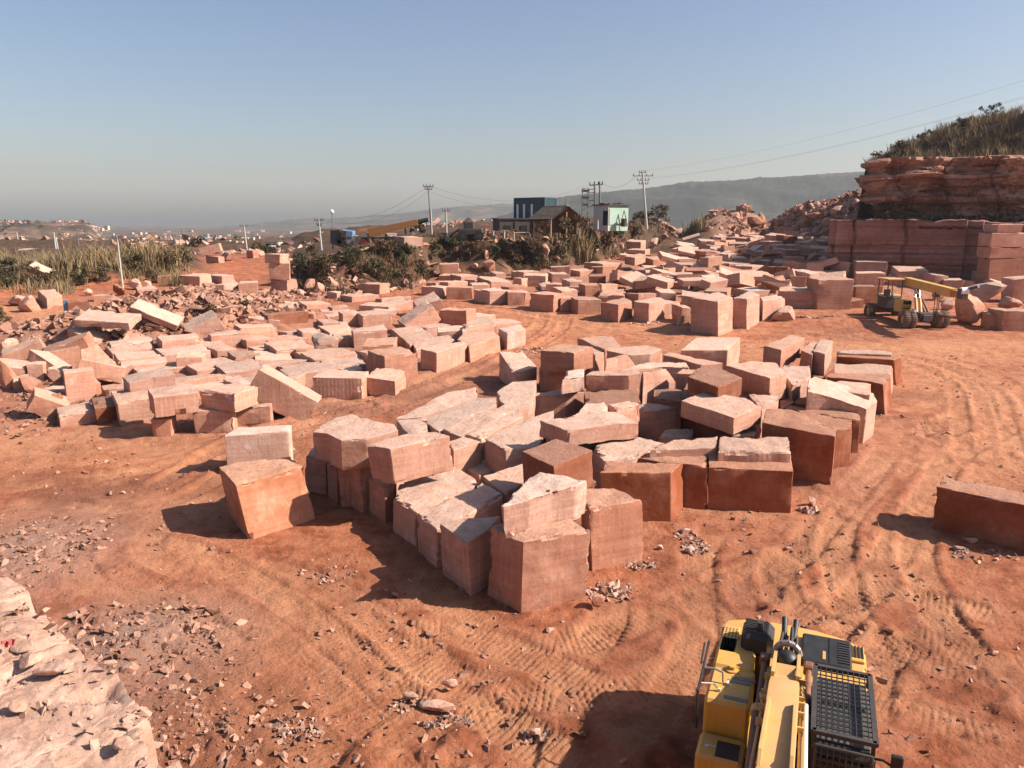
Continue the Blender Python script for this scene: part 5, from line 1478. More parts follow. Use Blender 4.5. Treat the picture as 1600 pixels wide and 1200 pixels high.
def grass(name, pos, hs, material, label, seed, blades=9, width=0.02, spread=0.22, lean=0.28):
    rs = np.random.RandomState(seed); n = len(pos)
    P = np.repeat(pos, blades, 0); hh = np.repeat(hs, blades) * rs.uniform(.55, 1.1, n * blades); m = len(P)
    off = rs.randn(m, 2) * spread * np.repeat(np.minimum(hs, 1.5), blades)[:, None] * 0.6
    B0 = P + np.column_stack([off, np.full(m, -0.1)])
    ln = rs.randn(m, 2) * lean; a = rs.rand(m) * 6.28
    wv = np.column_stack([np.cos(a), np.sin(a), np.zeros(m)]) * (width * (0.6 + hh * .5))[:, None]
    mid = B0 + np.column_stack([ln * (hh * .4)[:, None], hh * .62]); tip = B0 + np.column_stack([ln * (hh * 1.0)[:, None], hh])
    V = np.stack([B0 - wv, B0 + wv, mid + wv * .8, mid - wv * .8, tip + wv * .15, tip - wv * .15], 1).reshape(-1, 3)
    i = np.arange(m)[:, None] * 6
    Fq = np.concatenate([i + [0, 1, 2, 3], i + [3, 2, 4, 5]])
    tint = np.repeat(np.clip(np.repeat(rs.rand(n), blades) * .6 + .4 * rs.rand(m), 0, 1), 6)
    o = mesh_np(name, V, Fq, material, attrs={'tint': tint})
    return tag(o, label, 'grass', None, 'stuff')
NTH = ['first', 'second', 'third', 'fourth', 'fifth', 'sixth', 'seventh', 'eighth', 'ninth', 'tenth', 'eleventh', 'twelfth', 'thirteenth', 'fourteenth', 'fifteenth', 'sixteenth', 'seventeenth', 'eighteenth', 'nineteenth', 'twentieth', 'twenty-first', 'twenty-second', 'twenty-third', 'twenty-fourth', 'twenty-fifth', 'twenty-sixth', 'twenty-seventh', 'twenty-eighth', 'twenty-ninth', 'thirtieth', 'thirty-first', 'thirty-second', 'thirty-third', 'thirty-fourth', 'thirty-fifth', 'thirty-sixth', 'thirty-seventh', 'thirty-eighth', 'thirty-ninth', 'fortieth']
BUSH = [(470, 432, 44, 30, 'dark_leaf'), (505, 428, 40, 28, 'olive_leaf'), (445, 440, 26, 16, 'brown_leaf'), (530, 410, 40, 16, 'brown_leaf'), (560, 422, 50, 34, 'dark_leaf'), (590, 432, 44, 26, 'olive_leaf'),
        (600, 400, 46, 24, 'brown_leaf'), (632, 410, 44, 30, 'dark_leaf'), (625, 440, 44, 18, 'brown_leaf'), (655, 428, 34, 22, 'brown_leaf'), (680, 400, 40, 22, 'olive_leaf'), (705, 392, 36, 18, 'dark_leaf'), (735, 398, 30, 18, 'brown_leaf'),
        (770, 405, 30, 20, 'dark_leaf'), (800, 410, 40, 26, 'brown_leaf'), (832, 418, 46, 30, 'brown_leaf'), (815, 395, 30, 16, 'olive_leaf'), (870, 412, 40, 26, 'olive_leaf'), (884, 388, 30, 22, 'brown_leaf'), (925, 400, 36, 30, 'olive_leaf'), (945, 388, 40, 26, 'brown_leaf'),
        (960, 372, 30, 16, 'olive_leaf'), (990, 372, 34, 18, 'brown_leaf'), (1000, 352, 34, 20, 'brown_leaf'), (1025, 346, 40, 24, 'brown_leaf'), (1050, 348, 40, 22, 'olive_leaf'), (690, 375, 30, 12, 'brown_leaf'), (655, 365, 34, 18, 'dark_leaf'), (490, 400, 30, 16, 'olive_leaf'), (420, 398, 34, 16, 'dark_leaf'), (402, 392, 26, 12, 'olive_leaf')]
SW = {'dark_leaf': 'dark green', 'olive_leaf': 'olive green', 'brown_leaf': 'dry brown'}
BUSH.sort()
cnt = {}
for i, (a, b, c, d, m_) in enumerate(BUSH):
    cnt[m_] = cnt.get(m_, 0) + 1
    shrub(a, b, c, d, m_, f"{SW[m_]} bush, {NTH[cnt[m_] - 1]} {SW[m_]} one from the left along the scrubby bank", 500 + i, 'bushes along the scrubby bank', dens=1.2)
LB = [(15, 448, 40, 26, 'dark_leaf'), (50, 446, 44, 28, 'brown_leaf'), (82, 448, 34, 22, 'olive_leaf'), (122, 444, 44, 24, 'dark_leaf'), (160, 440, 36, 22, 'olive_leaf'), (215, 425, 40, 26, 'olive_leaf'), (262, 424, 44, 30, 'olive_leaf'), (286, 414, 36, 24, 'olive_leaf'), (20, 425, 60, 22, 'dark_leaf'), (310, 385, 30, 14, 'dark_leaf'), (330, 495, 30, 18, 'brown_leaf'), (300, 490, 24, 12, 'brown_leaf'), (385, 480, 26, 14, 'olive_leaf'), (2, 515, 26, 30, 'brown_leaf'), (240, 440, 26, 16, 'brown_leaf')]
LB.sort(); cnt = {}
for i, (a, b, c, d, m_) in enumerate(LB):
    cnt[m_] = cnt.get(m_, 0) + 1
    shrub(a, b, c, d, m_, f"{SW[m_]} bush, {NTH[cnt[m_] - 1]} {SW[m_]} one from the left behind the left field", 600 + i, 'bushes behind the left field', dens=1.2)
for i, (a, b, c, d, m_) in enumerate(((848, 368, 34, 20, 'brown_leaf'), (886, 366, 30, 22, 'olive_leaf'), (908, 360, 24, 20, 'brown_leaf'))):
    shrub(a, b, c, d, m_, ('dry bush before the left post of the thatched hut', 'olive bush before the gable of the thatched hut', 'dry bush between the thatched hut and the green hut')[i], 660 + i, 'bushes before the huts', dist=94)
# dry grass
def sow_uv(px0, px1, d0, d1, n, seed):
    rs = np.random.RandomState(seed); x = rs.uniform(px0, px1, n); d = rs.uniform(d0, d1, n)
    u = (x - 800) / F / 1.0; X_ = u * d
    return np.stack([X_, d, G0(X_, d) + 0.1], 1)
p_ = sow_uv(70, 300, 83, 104, 1300, 1); k_ = fbm(p_[:, 0] / 3.0, p_[:, 1] / 3.0, 201, 3) > 0.15; p_ = p_[k_]
grass('dry_grass', p_, 0.5 + 1.9 * np.random.RandomState(2).rand(len(p_)) ** 1.7, 'dry_grass_blade', 'tall dry grass covering the mound behind the left field', 3, 9, 0.024, .3, .42)
p_ = sow_uv(-120, 120, 76, 104, 700, 4)
grass('scrub_grass', p_, 0.5 + 1.0 * np.random.RandomState(5).rand(len(p_)), 'dark_grass_blade', 'low brown scrub grass at the left edge of the pit', 6, 8, 0.03)
n_ = 6500; rs = np.random.RandomState(9); uu = rs.uniform(FU[0] - .01, .27, n_); of_ = rs.uniform(-2, 20, n_) * rs.rand(n_) ** .4; yy_ = np.interp(uu, FU, FD) + of_; xx_ = uu * yy_
k_ = fbm(xx_ / 4, yy_ / 4, 203, 3) > -0.16
p_ = np.stack([xx_, yy_, G0(xx_, yy_) + .1], 1)[k_]
grass('bank_grass', p_, (0.35 + 0.9 * np.random.RandomState(7).rand(len(p_)) ** 1.6) * (1 - .68 * sst(4, 8, of_[k_])), 'brown_leaf', 'dry grass and weeds on the scrubby bank', 8, 9, 0.035, .3, .5)
def clump(px, py, w, n, h0, h1, seed, label):
    c = hit(px, py); rs = np.random.RandomState(seed); k = rs.randn(n, 2) * w
    p = np.stack([c[0] + k[:, 0], c[1] + k[:, 1], G0(c[0] + k[:, 0], c[1] + k[:, 1])], 1)
    o = grass('grass_clump', p, rs.uniform(h0, h1, n), 'dry_grass_blade', label, seed, 10, 0.03, .2, .14)
    o['kind'] = 'thing'; o['category'] = 'grass clump'; o['group'] = 'tall grass clumps'
clump(905, 394, .9, 60, 2.6, 4.2, 21, 'tall tan grass clump in front of the thatched hut')
clump(1085, 366, 1.2, 60, 2.2, 3.8, 22, 'tall tan grass clump left of the back rubble heap')
clump(1070, 362, .9, 30, 1.5, 2.6, 23, 'shorter tan grass clump just left of the taller one by the rubble')
clump(870, 380, .8, 30, 1.2, 2.2, 24, 'short tan grass clump below the thatched hut')
clump(945, 362, 1.0, 30, 1.2, 2.0, 25, 'short tan grass clump below the green hut')
clump(245, 420, 1.4, 60, 2.0, 3.4, 26, 'tan grass clump behind the utility pole of the left field')
clump(105, 428, 1.2, 50, 1.8, 3.0, 27, 'tan grass clump beside the white tilted block')
# cliff top scrub
rs = np.random.RandomState(31); n_ = 4200
front = CH[rs.randint(0, 70 * 22, n_)] + np.column_stack([rs.uniform(-.5, .5, (n_, 2)), np.zeros(n_)])
front = front[front[:, 0] > c0[0] + 1.5]
sc_ = np.clip((front[:, 0] - c0[0]) / 7.0, 0.15, 1.0)
grass('cliff_top_grass', front, (0.5 + 1.3 * rs.rand(len(front)) ** 1.3) * sc_, 'dark_grass_blade', 'dry grass and weeds covering the cliff top slope', 32, 9, 0.026)
for i in range(16):
    t = 11 + i * 2.6 + rnd.uniform(-1, 1); r_ = rnd.choice((6, 9, 12, 14, 16, 20))
    idx = min(69, int(t / 62 * 69)) + 70 * min(30, r_); p = CH[idx]
    if p[0] < c0[0] + 3: continue
    px = proj(p)
    m_ = rnd.choice(('olive_leaf', 'brown_leaf', 'brown_leaf'))
    shrub(0, 0, rnd.uniform(24, 40), rnd.uniform(14, 24), m_, f"{SW[m_]} bush, {NTH[i]} one from the left on the cliff top slope", 700 + i, 'bushes on the cliff top', pos=p - np.array([0, 0, .2]), dens=1.1)
def small_tree():
    # sparse little tree on the skyline above the cliff
    c = min((CH[k] for k in range(70 * 12, 70 * 22)), key=lambda p: abs(proj(p)[0] - 1546) + abs(proj(p)[1] - 212))
    root = empty('small_tree', c); tag(root, 'small sparse tree on the skyline above the cliff', 'tree')
    t = MB(); tips = []
    r = random.Random(4)
    t.tube((0, 0, -.3), (.1, 0, 1.2), .07, .05)
    for k in range(13):
        a = r.uniform(0, 6.28); L = r.uniform(.7, 1.9); q = (.1 + math.cos(a) * L - .4, math.sin(a) * L * .7, 1.3 + r.uniform(.2, 1.7)); t.tube((.1, 0, r.uniform(.8, 1.2)), q, .035, .012, 5); tips.append(q)
    t.build('trunk', 'twig', root)
    leaf_cloud('crown', tips, [r.uniform(.25, .45) for _ in tips], 520, .11, 'dark_leaf', 5, root)
small_tree()
for i in range(9):
    f = (i + .2) / 9; q = c0 * (1 - f) + c2 * f; p = np.array([q[0] + rnd.uniform(-.5, .5), q[1] - 1.6, ZB - .1])
    px = proj(p); shrub(0, 0, 46 if i == 0 else rnd.uniform(30, 44), 30 if i == 0 else rnd.uniform(9, 17), ('brown_leaf', 'olive_leaf')[i % 2], f"low scrub at the cliff base, {NTH[i]} from the left on the bench ledge", 800 + i, 'scrub along the cliff base', pos=p)
# far-off scrub and trees of the valley, one mass
rs = np.random.RandomState(41); n_ = 2200
d_ = 210 + 900 * rs.rand(n_) ** 1.5; u_ = rs.uniform(-.72, .34, n_); X_ = u_ * d_
k_ = (fbm(X_ / 60, d_ / 60, 211, 3) > 0.02)
C_ = np.stack([X_, d_, G0(X_, d_)], 1)[k_]; D_ = d_[k_]
cs = []; rr = []
for p, d in zip(C_, D_):
    s = rnd.uniform(0.9, 2.2)
    for _ in range(2): cs.append(p + np.array([rnd.uniform(-1.5, 1.5), rnd.uniform(-1, 1), s * rnd.uniform(.4, 1.0)])); rr.append(s * rnd.uniform(.6, 1))
tag(leaf_cloud('far_wood', cs, rr, 60000, 0.42, 'far_leaf', 43), 'hazy scrub and trees of the valley beyond the quarry', 'wood', None, 'stuff')
# scrub dots on the wooded skyline
# pale stone yards far off, one mass of tiny stones
n_ = 9000; d_ = 130 + 750 * rs.rand(n_) ** 1.1; u_ = rs.uniform(-.72, .0, n_); X_ = u_ * d_
k_ = fbm(X_ / 45, d_ / 60, 215, 3) > -0.02
p_ = np.stack([X_, d_, G0(X_, d_)], 1)[k_]
chunks('far_stone', p_, np.minimum(3.2, (0.6 + 2.6 * rs.rand(len(p_)) ** 2) * np.clip(d_[k_] / 260, .5, 1.6)), 0.65, 'rubble_stone', 'stone yards scattered over the far valley', 'stone', 9, tm=list(range(10, 18)))

# ------------------------------------------------------------------ far town on the left
def far_house(px, py, w, h, dist, mt, roof='flat', label=None):
    c = hit(px, py, lift=0.0) if dist is None else at(px, py, dist)
    de = c[1]; W = w / F * de; Hh = h / F * de; D = W * .8
    root = empty('house', (c[0], c[1] + D / 2, c[2] - .3), rnd.uniform(-.4, .4))
    tag(root, label or 'tiny pale flat-roofed house in the hazy far town', 'house', 'houses of the far town')
    wl = MB().box((0, 0, Hh / 2), (W, D, Hh)).build('wall', mt, root)
    if roof == 'flat':
        MB().box((0, 0, Hh + .12), (W * 1.06, D * 1.06, .24)).build('roof', 'pink_house_wall' if rnd.random() < .5 else 'pale_house_wall', root)
    else:
        MB().prism([(-D * .58, Hh), (D * .58, Hh), (0, Hh + Hh * .45)], -W * .54, W * .54).build('roof', roof, root)
    if w > 6:
        for sx in (-.22, .22):
            MB().box((W * sx, -D / 2 - .01, Hh * .5), (W * .16, .06, Hh * .42)).build('window', 'dark_opening', root)
for i in range(64):
    px = rnd.uniform(2, 168); far_house(px, 360 - 2.4 * rnd.random() - 3 * (px < 60) * rnd.random(), rnd.uniform(4, 9), rnd.uniform(3, 5.5), rnd.uniform(690, 790), rnd.choice(('pale_house_wall', 'pink_house_wall', 'white_wall')))
for i in range(44):
    px = rnd.uniform(175, 430); far_house(px, rnd.uniform(362, 382), rnd.uniform(3, 7), rnd.uniform(2, 3.6), None, rnd.choice(('pale_house_wall', 'pink_house_wall')))
for i in range(12):
    px = rnd.uniform(430, 800); far_house(px, rnd.uniform(356, 368), rnd.uniform(3, 6), rnd.uniform(2, 3.5), None, rnd.choice(('pale_house_wall', 'white_wall')))
for (px, py, w, h, d, mt, rf, lb) in ((11, 388, 14, 9, 190, 'white_wall', 'flat', 'white box-like house at the left edge of the far town'), (18, 402, 12, 10, 160, 'white_wall', 'flat', 'small white house below the box-like one at the left edge'), (45, 402, 30, 13, 150, 'pink_house_wall', 'flat', 'brown open-fronted shed left of the twin poles'), (127, 394, 44, 9, 160, 'dark_wall', 'blue_sheet_roof', 'long shed with a blue grey sheet roof behind the grass mound'), (325, 377, 24, 5, 240, 'pink_house_wall', 'blue_sheet_roof', 'far shed with a bright blue roof beyond the scattered blocks'), (427, 386, 20, 10, None, 'white_wall', 'thatch', 'small white hut with a dark roof left of the poles'), (533, 370, 12, 6, None, 'white_wall', 'flat', 'pale house behind the dark crane cab'), (610, 370, 16, 6, None, 'white_wall', 'flat', 'pale house behind the crane boom')):
    far_house(px, py, w, h, d, mt, rf, lb)

# ------------------------------------------------------------------ poles and wires
POLE_TOP = {}
def pole(key, px, pyb, pxt, pyt, dist, label, mt='concrete_pole', arms=(), r=None, lamp=False):
    r = (r or 0.14) * 0.78
    c = at(px, pyb, dist); t = at(pxt, pyt, dist)
    root = empty('utility_pole', c); tag(root, label, 'utility pole', 'utility poles')
    tv = Vector(t - c); r = r or 0.14
    p = MB().tube((0, 0, -.6), tv, r * 1.15, r * .7, 10).build('shaft', mt, root, smooth=40)
    L = tv.length
    for (f, half, tk) in arms:
        q = tv * f
        MB().box(q, (half * 2, .10, .10)).build('crossarm', 'weathered_steel_pole', root)
        for s in (-1, -.4, .4, 1):
            MB().tube(q + Vector((s * half * .92, 0, .04)), q + Vector((s * half * .92, 0, .34)), .055, .04, 6).build('insulator', 'dark_steel', root)
    if lamp:
        MB().ball(tv + Vector((0, -.1, .1)), .26, 8).build('lamp', 'lamp_white', root, smooth=60)
    POLE_TOP[key] = Vector(t)
    return root
pole('a', 191, 441, 183, 371, 80, 'leaning concrete pole standing at the edge of the grass mound', r=.13, arms=((.985, .5, 0),))
pole('b', 386, 390, 381, 352, 150, 'short concrete pole beyond the scattered blocks of the left field', r=.2, arms=((.97, .8, 0),))
pole('c', 503, 393, 498, 342, 104, 'concrete pole left of the dark mobile crane', r=.16, arms=((.95, .6, 0), (.8, .35, 0)))
pole('d', 520, 386, 519, 332, 100, 'lamp post with a round white lamp beside the mobile crane', 'weathered_steel_pole', r=.1, lamp=True)
pole('e', 675, 374, 669, 290, 105, 'tall slim pole rising at the tip of the crane boom', 'weathered_steel_pole', r=.13, arms=((.985, .7, 0), (.93, .5, 0)))
pole('f', 675, 374, 673, 326, 104, 'short pale pole strapped against the tall slim pole', r=.15)
pole('g', 698, 374, 697, 329, 108, 'concrete pole right of the crane boom tip', r=.17, arms=((.97, .5, 0),))
pole('h', 1011, 352, 1004, 269, 116, 'tall pole with crossarms right of the green hut', r=.22, arms=((.99, .5, 0), (.93, 1.5, 0), (.85, .9, 0), (.78, .7, 0)))
pole('i', 88, 396, 84, 363, 150, 'nearer pole of the white pair on the far left', r=.22); pole('j', 92, 396, 87, 370, 152, 'farther pole of the white pair on the far left', r=.2)
pole('k', 30, 384, 26, 363, 230, 'pale leaning pole beside the white box-like house', r=.25); pole('l', 44, 414, 40, 388, 120, 'thin pale pole above the dark scrub at the left', r=.1)
pole('m', 123, 394, 122, 368, 160, 'thin pole in front of the blue grey sheet roof', 'weathered_steel_pole', r=.14)
pole('n', 285, 376, 285, 357, 260, 'dark far pole on the skyline of the valley', 'weathered_steel_pole', r=.35)
def hpole():
    root = empty('double_pole', at(934, 350, 122)); tag(root, 'double pole frame with a shared crossarm behind the green hut', 'utility pole', 'utility poles')
    c = at(934, 350, 122)
    for px in (929.5, 937.5):
        b_ = at(px, 352, 122) - c; t = at(px - .5, 283.5, 122) - c
        MB().tube(b_, t, .17, .12, 8).build('shaft', 'weathered_steel_pole', root)
    l = at(921, 289.5, 122) - c; r_ = at(942, 288, 122) - c
    MB().tube(l, r_, .09, .09, 6).build('crossarm', 'weathered_steel_pole', root)
    for f in (0.03, .35, .66, .97):
        q = Vector(l) * (1 - f) + Vector(r_) * f
        MB().tube(q, q + Vector((0, 0, .45)), .1, .07, 6).build('insulator', 'dark_steel', root)
    POLE_TOP['hl'] = Vector(at(921, 288, 122)); POLE_TOP['hr'] = Vector(at(942, 287, 122))
hpole()
def lattice():
    D = 112; c = at(914, 345, D)
    root = empty('lattice_tower', c); tag(root, 'dark lattice frame tower with small boxes left of the green hut', 'tower')
    f = MB(); W = .42; Hh = 48 / F * D
    for sx in (-1, 1):
        for sy in (-1, 1): f.tube((sx * W, sy * W, -1), (sx * W, sy * W, Hh), .05, .05, 5)
    k = 9
    for i in range(k):
        z0, z1 = Hh * i / k, Hh * (i + 1) / k; s = 1 if i % 2 else -1
        f.tube((-W * s, -W, z0), (W * s, -W, z1), .035, n=5); f.tube((-W, -W, z1), (W, -W, z1), .035, n=5); f.tube((-W, W * s, z0), (-W, -W * s, z1), .035, n=5)
    f.build('frame', 'weathered_steel_pole', root)
    for z, s in ((.93, 1), (.72, 1), (.5, .8)):
        MB().box((0, 0, Hh * z), (W * 2.6 * s, .5, .3)).build('switch_box', 'dark_steel', root)
    for i, z in enumerate((.96, .86, .62, .44)):
        MB().tube((W, -W, Hh * z), (W + .9, -W, Hh * z + .1), .05, .05, 5).build('bracket', 'dark_steel', root)
lattice()
def wire(p, q, sag, label, r=0.016):
    p = Vector(p); q = Vector(q); n = 28
    P_ = [p.lerp(q, i / n) - Vector((0, 0, sag * 4 * (i / n) * (1 - i / n))) for i in range(n + 1)]
    w = MB()
    for a, b_ in zip(P_[:-1], P_[1:]): w.tube(a, b_, r, n=4, cap=False)
    tag(w.build('power_line', 'cable'), label, 'power line', 'power lines')
h_ = POLE_TOP['h']; far_r = Vector(at(1760, 76, 60))
for i, (dz, ex) in enumerate(((0, (0, 0, 0)), (-.9, (1.0, 0, -1.1)), (-.9, (-1.0, 1.2, -1.6)))):
    wire(h_ + Vector(((-1.2, 1.2, 0)[i], 0, dz)), far_r + Vector(ex), 1.2, ('upper wire running from the crossarmed pole over the cliff', 'middle wire running from the crossarmed pole over the cliff', 'lowest wire running from the crossarmed pole over the cliff')[i], 0.006)
wire(h_ + Vector((-1, 0, -.6)), POLE_TOP['hr'], 1.0, 'wire between the double pole and the crossarmed pole')
wire(POLE_TOP['hl'], POLE_TOP['e'], 2.2, 'upper wire from the tall slim pole to the double pole'); wire(POLE_TOP['hl'] - Vector((0, 0, .8)), POLE_TOP['e'] - Vector((0, 0, .7)), 2.4, 'lower wire from the tall slim pole to the double pole')
wire(POLE_TOP['e'], POLE_TOP['c'], 1.6, 'upper wire from the tall slim pole down to the left pole'); wire(POLE_TOP['e'] - Vector((0, 0, .7)), POLE_TOP['c'], 2.0, 'lower wire from the tall slim pole down to the left pole')
wire(POLE_TOP['a'], Vector(at(-80, 412, 60)), .5, 'upper sagging pale wire at the left edge by the leaning pole', .022); wire(POLE_TOP['a'] - Vector((0, 0, .3)), Vector(at(-80, 424, 60)), .6, 'lower sagging pale wire at the left edge by the leaning pole', .022)
wire(POLE_TOP['a'], POLE_TOP['b'], 1.2, 'wire running from the leaning pole to the short far pole', .018)

# ------------------------------------------------------------------ buildings on the bank
def container():
    D = 108; c = at(836, 346, D)
    root = empty('shipping_container', c, R(-40)); tag(root, 'dark teal corrugated container with three slit windows on the dark block building', 'container')
    L, W, Hh = 5.2, 2.5, 35 / F * D
    def corr(n, w, dpt=.06):
        pr = []
        for i in range(n):
            x = -w / 2 + w * i / n; s = w / n
            pr += [(x, 0), (x + s * .25, -dpt), (x + s * .5, -dpt), (x + s * .75, 0)]
        return pr + [(w / 2, 0)]
    b_ = MB().box((0, 0, Hh / 2), (L, W, Hh))
    for pr, ax, y in ((corr(14, L - .3), 0, -W / 2 - .02),):
        for (x0, y0), (x1, y1) in zip(pr[:-1], pr[1:]):
            b_.add([(x0, y + y0, .15), (x1, y + y1, .15), (x1, y + y1, Hh - .15), (x0, y + y0, Hh - .15)], [(0, 1, 2, 3)])
    for (x0, y0), (x1, y1) in zip(corr(8, W - .3)[:-1], corr(8, W - .3)[1:]):
        b_.add([(L / 2 + .02 - y0, x0, .15), (L / 2 + .02 - y1, x1, .15), (L / 2 + .02 - y1, x1, Hh - .15), (L / 2 + .02 - y0, x0, Hh - .15)], [(0, 1, 2, 3)])
    b_.build('body', 'container_paint', root)
    for x in (-2.0, -.85, .5):
        MB().box((x, -W / 2 - .10, Hh * .42), (.34, .06, Hh * .62)).build('window', 'pale_metal', root)
    fr = MB()
    for x in (-L / 2, L / 2):
        for y in (-W / 2, W / 2): fr.box((x, y, Hh / 2), (.2, .2, Hh + .02))
    for z in (0.06, Hh - .06):
        fr.box((0, -W / 2 - .03, z), (L, .16, .16)); fr.box((L / 2 + .03, 0, z), (.16, W, .16))
    fr.build('frame', 'container_paint', root)
container()
def dark_house():
    D = 105; c = at(812, 374, D); root = empty('block_building', c, R(12)); tag(root, 'dark shaded block building under the container', 'building')
    W = 66 / F * D; Hh = 30 / F * D
    MB().box((0, 2.2, Hh / 2 - .5), (W, 4, Hh + 1)).build('wall', 'dark_wall', root)
    MB().box((0, 2.2, Hh + .08), (W + .3, 4.3, .16)).build('roof', 'dark_wall', root)
    for x in (-1.6, .6): MB().box((x, .17, Hh * .35), (.9, .08, Hh * .7)).build('door', 'dark_opening', root)
    for x in (-2.6, -.5, 2.0): MB().box((x, .16, Hh * .45), (.28, .12, Hh * .9)).build('pier', 'brick_wall', root)
dark_house()
def thatch_hut():
    D = 100; c = at(868, 364, D); root = empty('thatched_hut', c, R(35)); tag(root, 'open hut with a ragged thatched gable roof on timber posts', 'hut')
    s = D / F; W = 5.6; L = 5.0; e = 2.0; rg = 3.6
    r_ = MB(); n = 12
    for sg in (-1, 1):
        g = [[None] * (n + 1) for _ in range(7)]
        V = []
        for a in range(7):
            for b_ in range(n + 1):
                t = a / 6; x = sg * t * (W / 2 + .35); z = rg + (e - .25 - rg) * t + .10 * mnoise.noise((a * 1.3, b_ * .9, sg * 3)); y = -L / 2 - .3 + (L + .6) * b_ / n + .1 * mnoise.noise((a, b_ * 2, 7))
                V.append((x, y, z + .16)); 
        k = len(r_.v); m_ = len(V)
        fs = []
        for a in range(6):
            for b_ in range(n): q = a * (n + 1) + b_; fs.append((q, q + 1, q + n + 2, q + n + 1))
        r_.add(V, fs); r_.add([(x, y, z - .28) for x, y, z in V], fs)
    r_.build('roof', 'thatch', root)
    MB().add([(-W / 2, L / 2 - .5, 0), (W / 2, L / 2 - .5, 0), (W / 2, L / 2 - .5, e), (0, L / 2 - .5, rg - .05), (-W / 2, L / 2 - .5, e)], [(0, 1, 2, 3, 4)]).add([(-W / 2, L / 2 - .3, 0), (W / 2, L / 2 - .3, 0), (W / 2, L / 2 - .3, e), (0, L / 2 - .3, rg - .05), (-W / 2, L / 2 - .3, e)], [(4, 3, 2, 1, 0)]).build('wall', 'brick_wall', root)
    MB().box((W / 2 - .1, .2, e / 2 - .2), (.2, L - 1.2, e)).build('wall', 'brick_wall', root)
    for x, y in ((-W / 2 + .1, -L / 2 + .2), (.1, -L / 2 + .1), (W / 2 - .1, -L / 2 + .2), (-W / 2 + .1, L / 2 - .7)):
        MB().tube((x, y, -.6), (x * .98, y, e + (.9 if abs(x) < 1 else .1)), .13, .11, 8).build('post', 'timber', root)
    MB().tube((0, -L / 2 - .3, rg + .1), (0, L / 2, rg + .1), .1, n=7).build('ridge_pole', 'timber', root)
    root.scale = (.86, .86, .9)
thatch_hut()
def green_hut():
    D = 112; c = at(951, 352, D); root = empty('green_hut', c, R(35)); tag(root, 'small hut with a mint green front and a whitish doored side', 'hut')
    Hh = 30 / F * D; Wg = 3.7; Ws = 3.4
    # corner at the origin: green face along +x, whitish side going back to the left
    MB().box((Wg / 2, 1.55, Hh / 2 - .4), (Wg, 3.1, Hh + .8)).build('wall', 'green_wall', root)
    sd = MB().box((-.06, 1.55, Hh / 2 - .4), (.14, 3.14, Hh + .8)).build('side_wall', 'white_wall', root)
    MB().box((Wg / 2, -.05, Hh * .43), (Wg * .98, .1, Hh * .8)).build('wall_panel', 'green_wall', root)
    MB().box((-.16, .55, Hh * .36), (.1, .95, Hh * .72)).build('door', 'dark_opening', root)
    MB().box((Wg * .5, 1.5, Hh + .07), (Wg + .7, 3.7, .14)).build('roof', 'dark_wall', root)
    st = MB()
    for k in range(9): st.box((Wg * .5 + rnd.uniform(-1.7, 1.7), rnd.uniform(0, 2.6), Hh + .22), (rnd.uniform(.3, .7), .4, .2), (0, rnd.uniform(-9, 9), rnd.uniform(0, 90)))
    st.build('roof_weight', 'brick_wall', root)
    # trestle leaning before the green wall
    tr = empty('trestle', Vector(c) + Matrix.Rotation(R(35), 3, 'Z') @ Vector((2.3, -.7, 0)), R(35)); tag(tr, 'dark A-shaped trestle in front of the green wall', 'trestle')
    MB().tube((-.7, 0, -.1), (0, .05, Hh * .74), .07, n=6).build('leg', 'rusty_steel', tr); MB().tube((.7, 0, -.1), (0, .05, Hh * .74), .07, n=6).build('leg', 'rusty_steel', tr); MB().tube((-.4, 0, .8), (.4, 0, .8), .05, n=6).build('brace', 'rusty_steel', tr)
    dr = empty('steel_drum', Vector(c) + Matrix.Rotation(R(35), 3, 'Z') @ Vector((2.0, -1.0, 0))); tag(dr, 'dark steel drum standing under the trestle', 'drum')
    MB().tube((0, 0, -.2), (0, 0, .9), .42, n=14).build('body', 'dark_steel', dr, smooth=40); MB().tube((0, 0, .9), (0, 0, .94), .44, n=14).build('rim', 'dark_steel', dr)
green_hut()
# small white posts on the bank
for px, py, hh, lb in ((771, 372, 10, 'small white post left of the dark block building'), (788, 372, 11, 'small white marker post before the dark block building'), (934, 355, 10, 'short pale post beside the green hut door')):
    c = hit(px, py) if px < 900 else at(px, py, 108); r_ = empty('marker_post', c); tag(r_, lb, 'post', 'small posts on the bank'); z = hh / F * c[1]
    MB().tube((0, 0, -.3), (0, 0, z), .11, .09, 8).build('shaft', 'white_wall', r_); MB().box((0, 0, z + .05), (.3, .3, .12)).build('cap', 'white_wall', r_)
def pipe_rack():
    c = at(815, 372, 98); r_ = empty('pipe_rail', c); tag(r_, 'bent white pipe rail at the rim of the bank', 'rail')
    MB().path([(-.9, 0, -.4), (-.95, 0, .65), (.9, .1, .7), (1.1, .1, .25)], .05).build('rail', 'white_wall', r_)
pipe_rack()
# blue sheet board leaning on the dark block at far left
c = gp(103.5, 496); r_ = empty('steel_board', c, R(8)); tag(r_, 'pale blue steel board leaning on the dark sided block', 'board')
de = c[1]; MB().box((0, .12, 27 / F * de / 2), (6 / F * de, .10, 27 / F * de), (-5, 0, 0)).build('sheet', 'blue_panel', r_); MB().tube((-.15, .2, 0.02), (-.15, .32, 27 / F * de + .02), .05).build('edge_tube', 'pale_metal', r_)
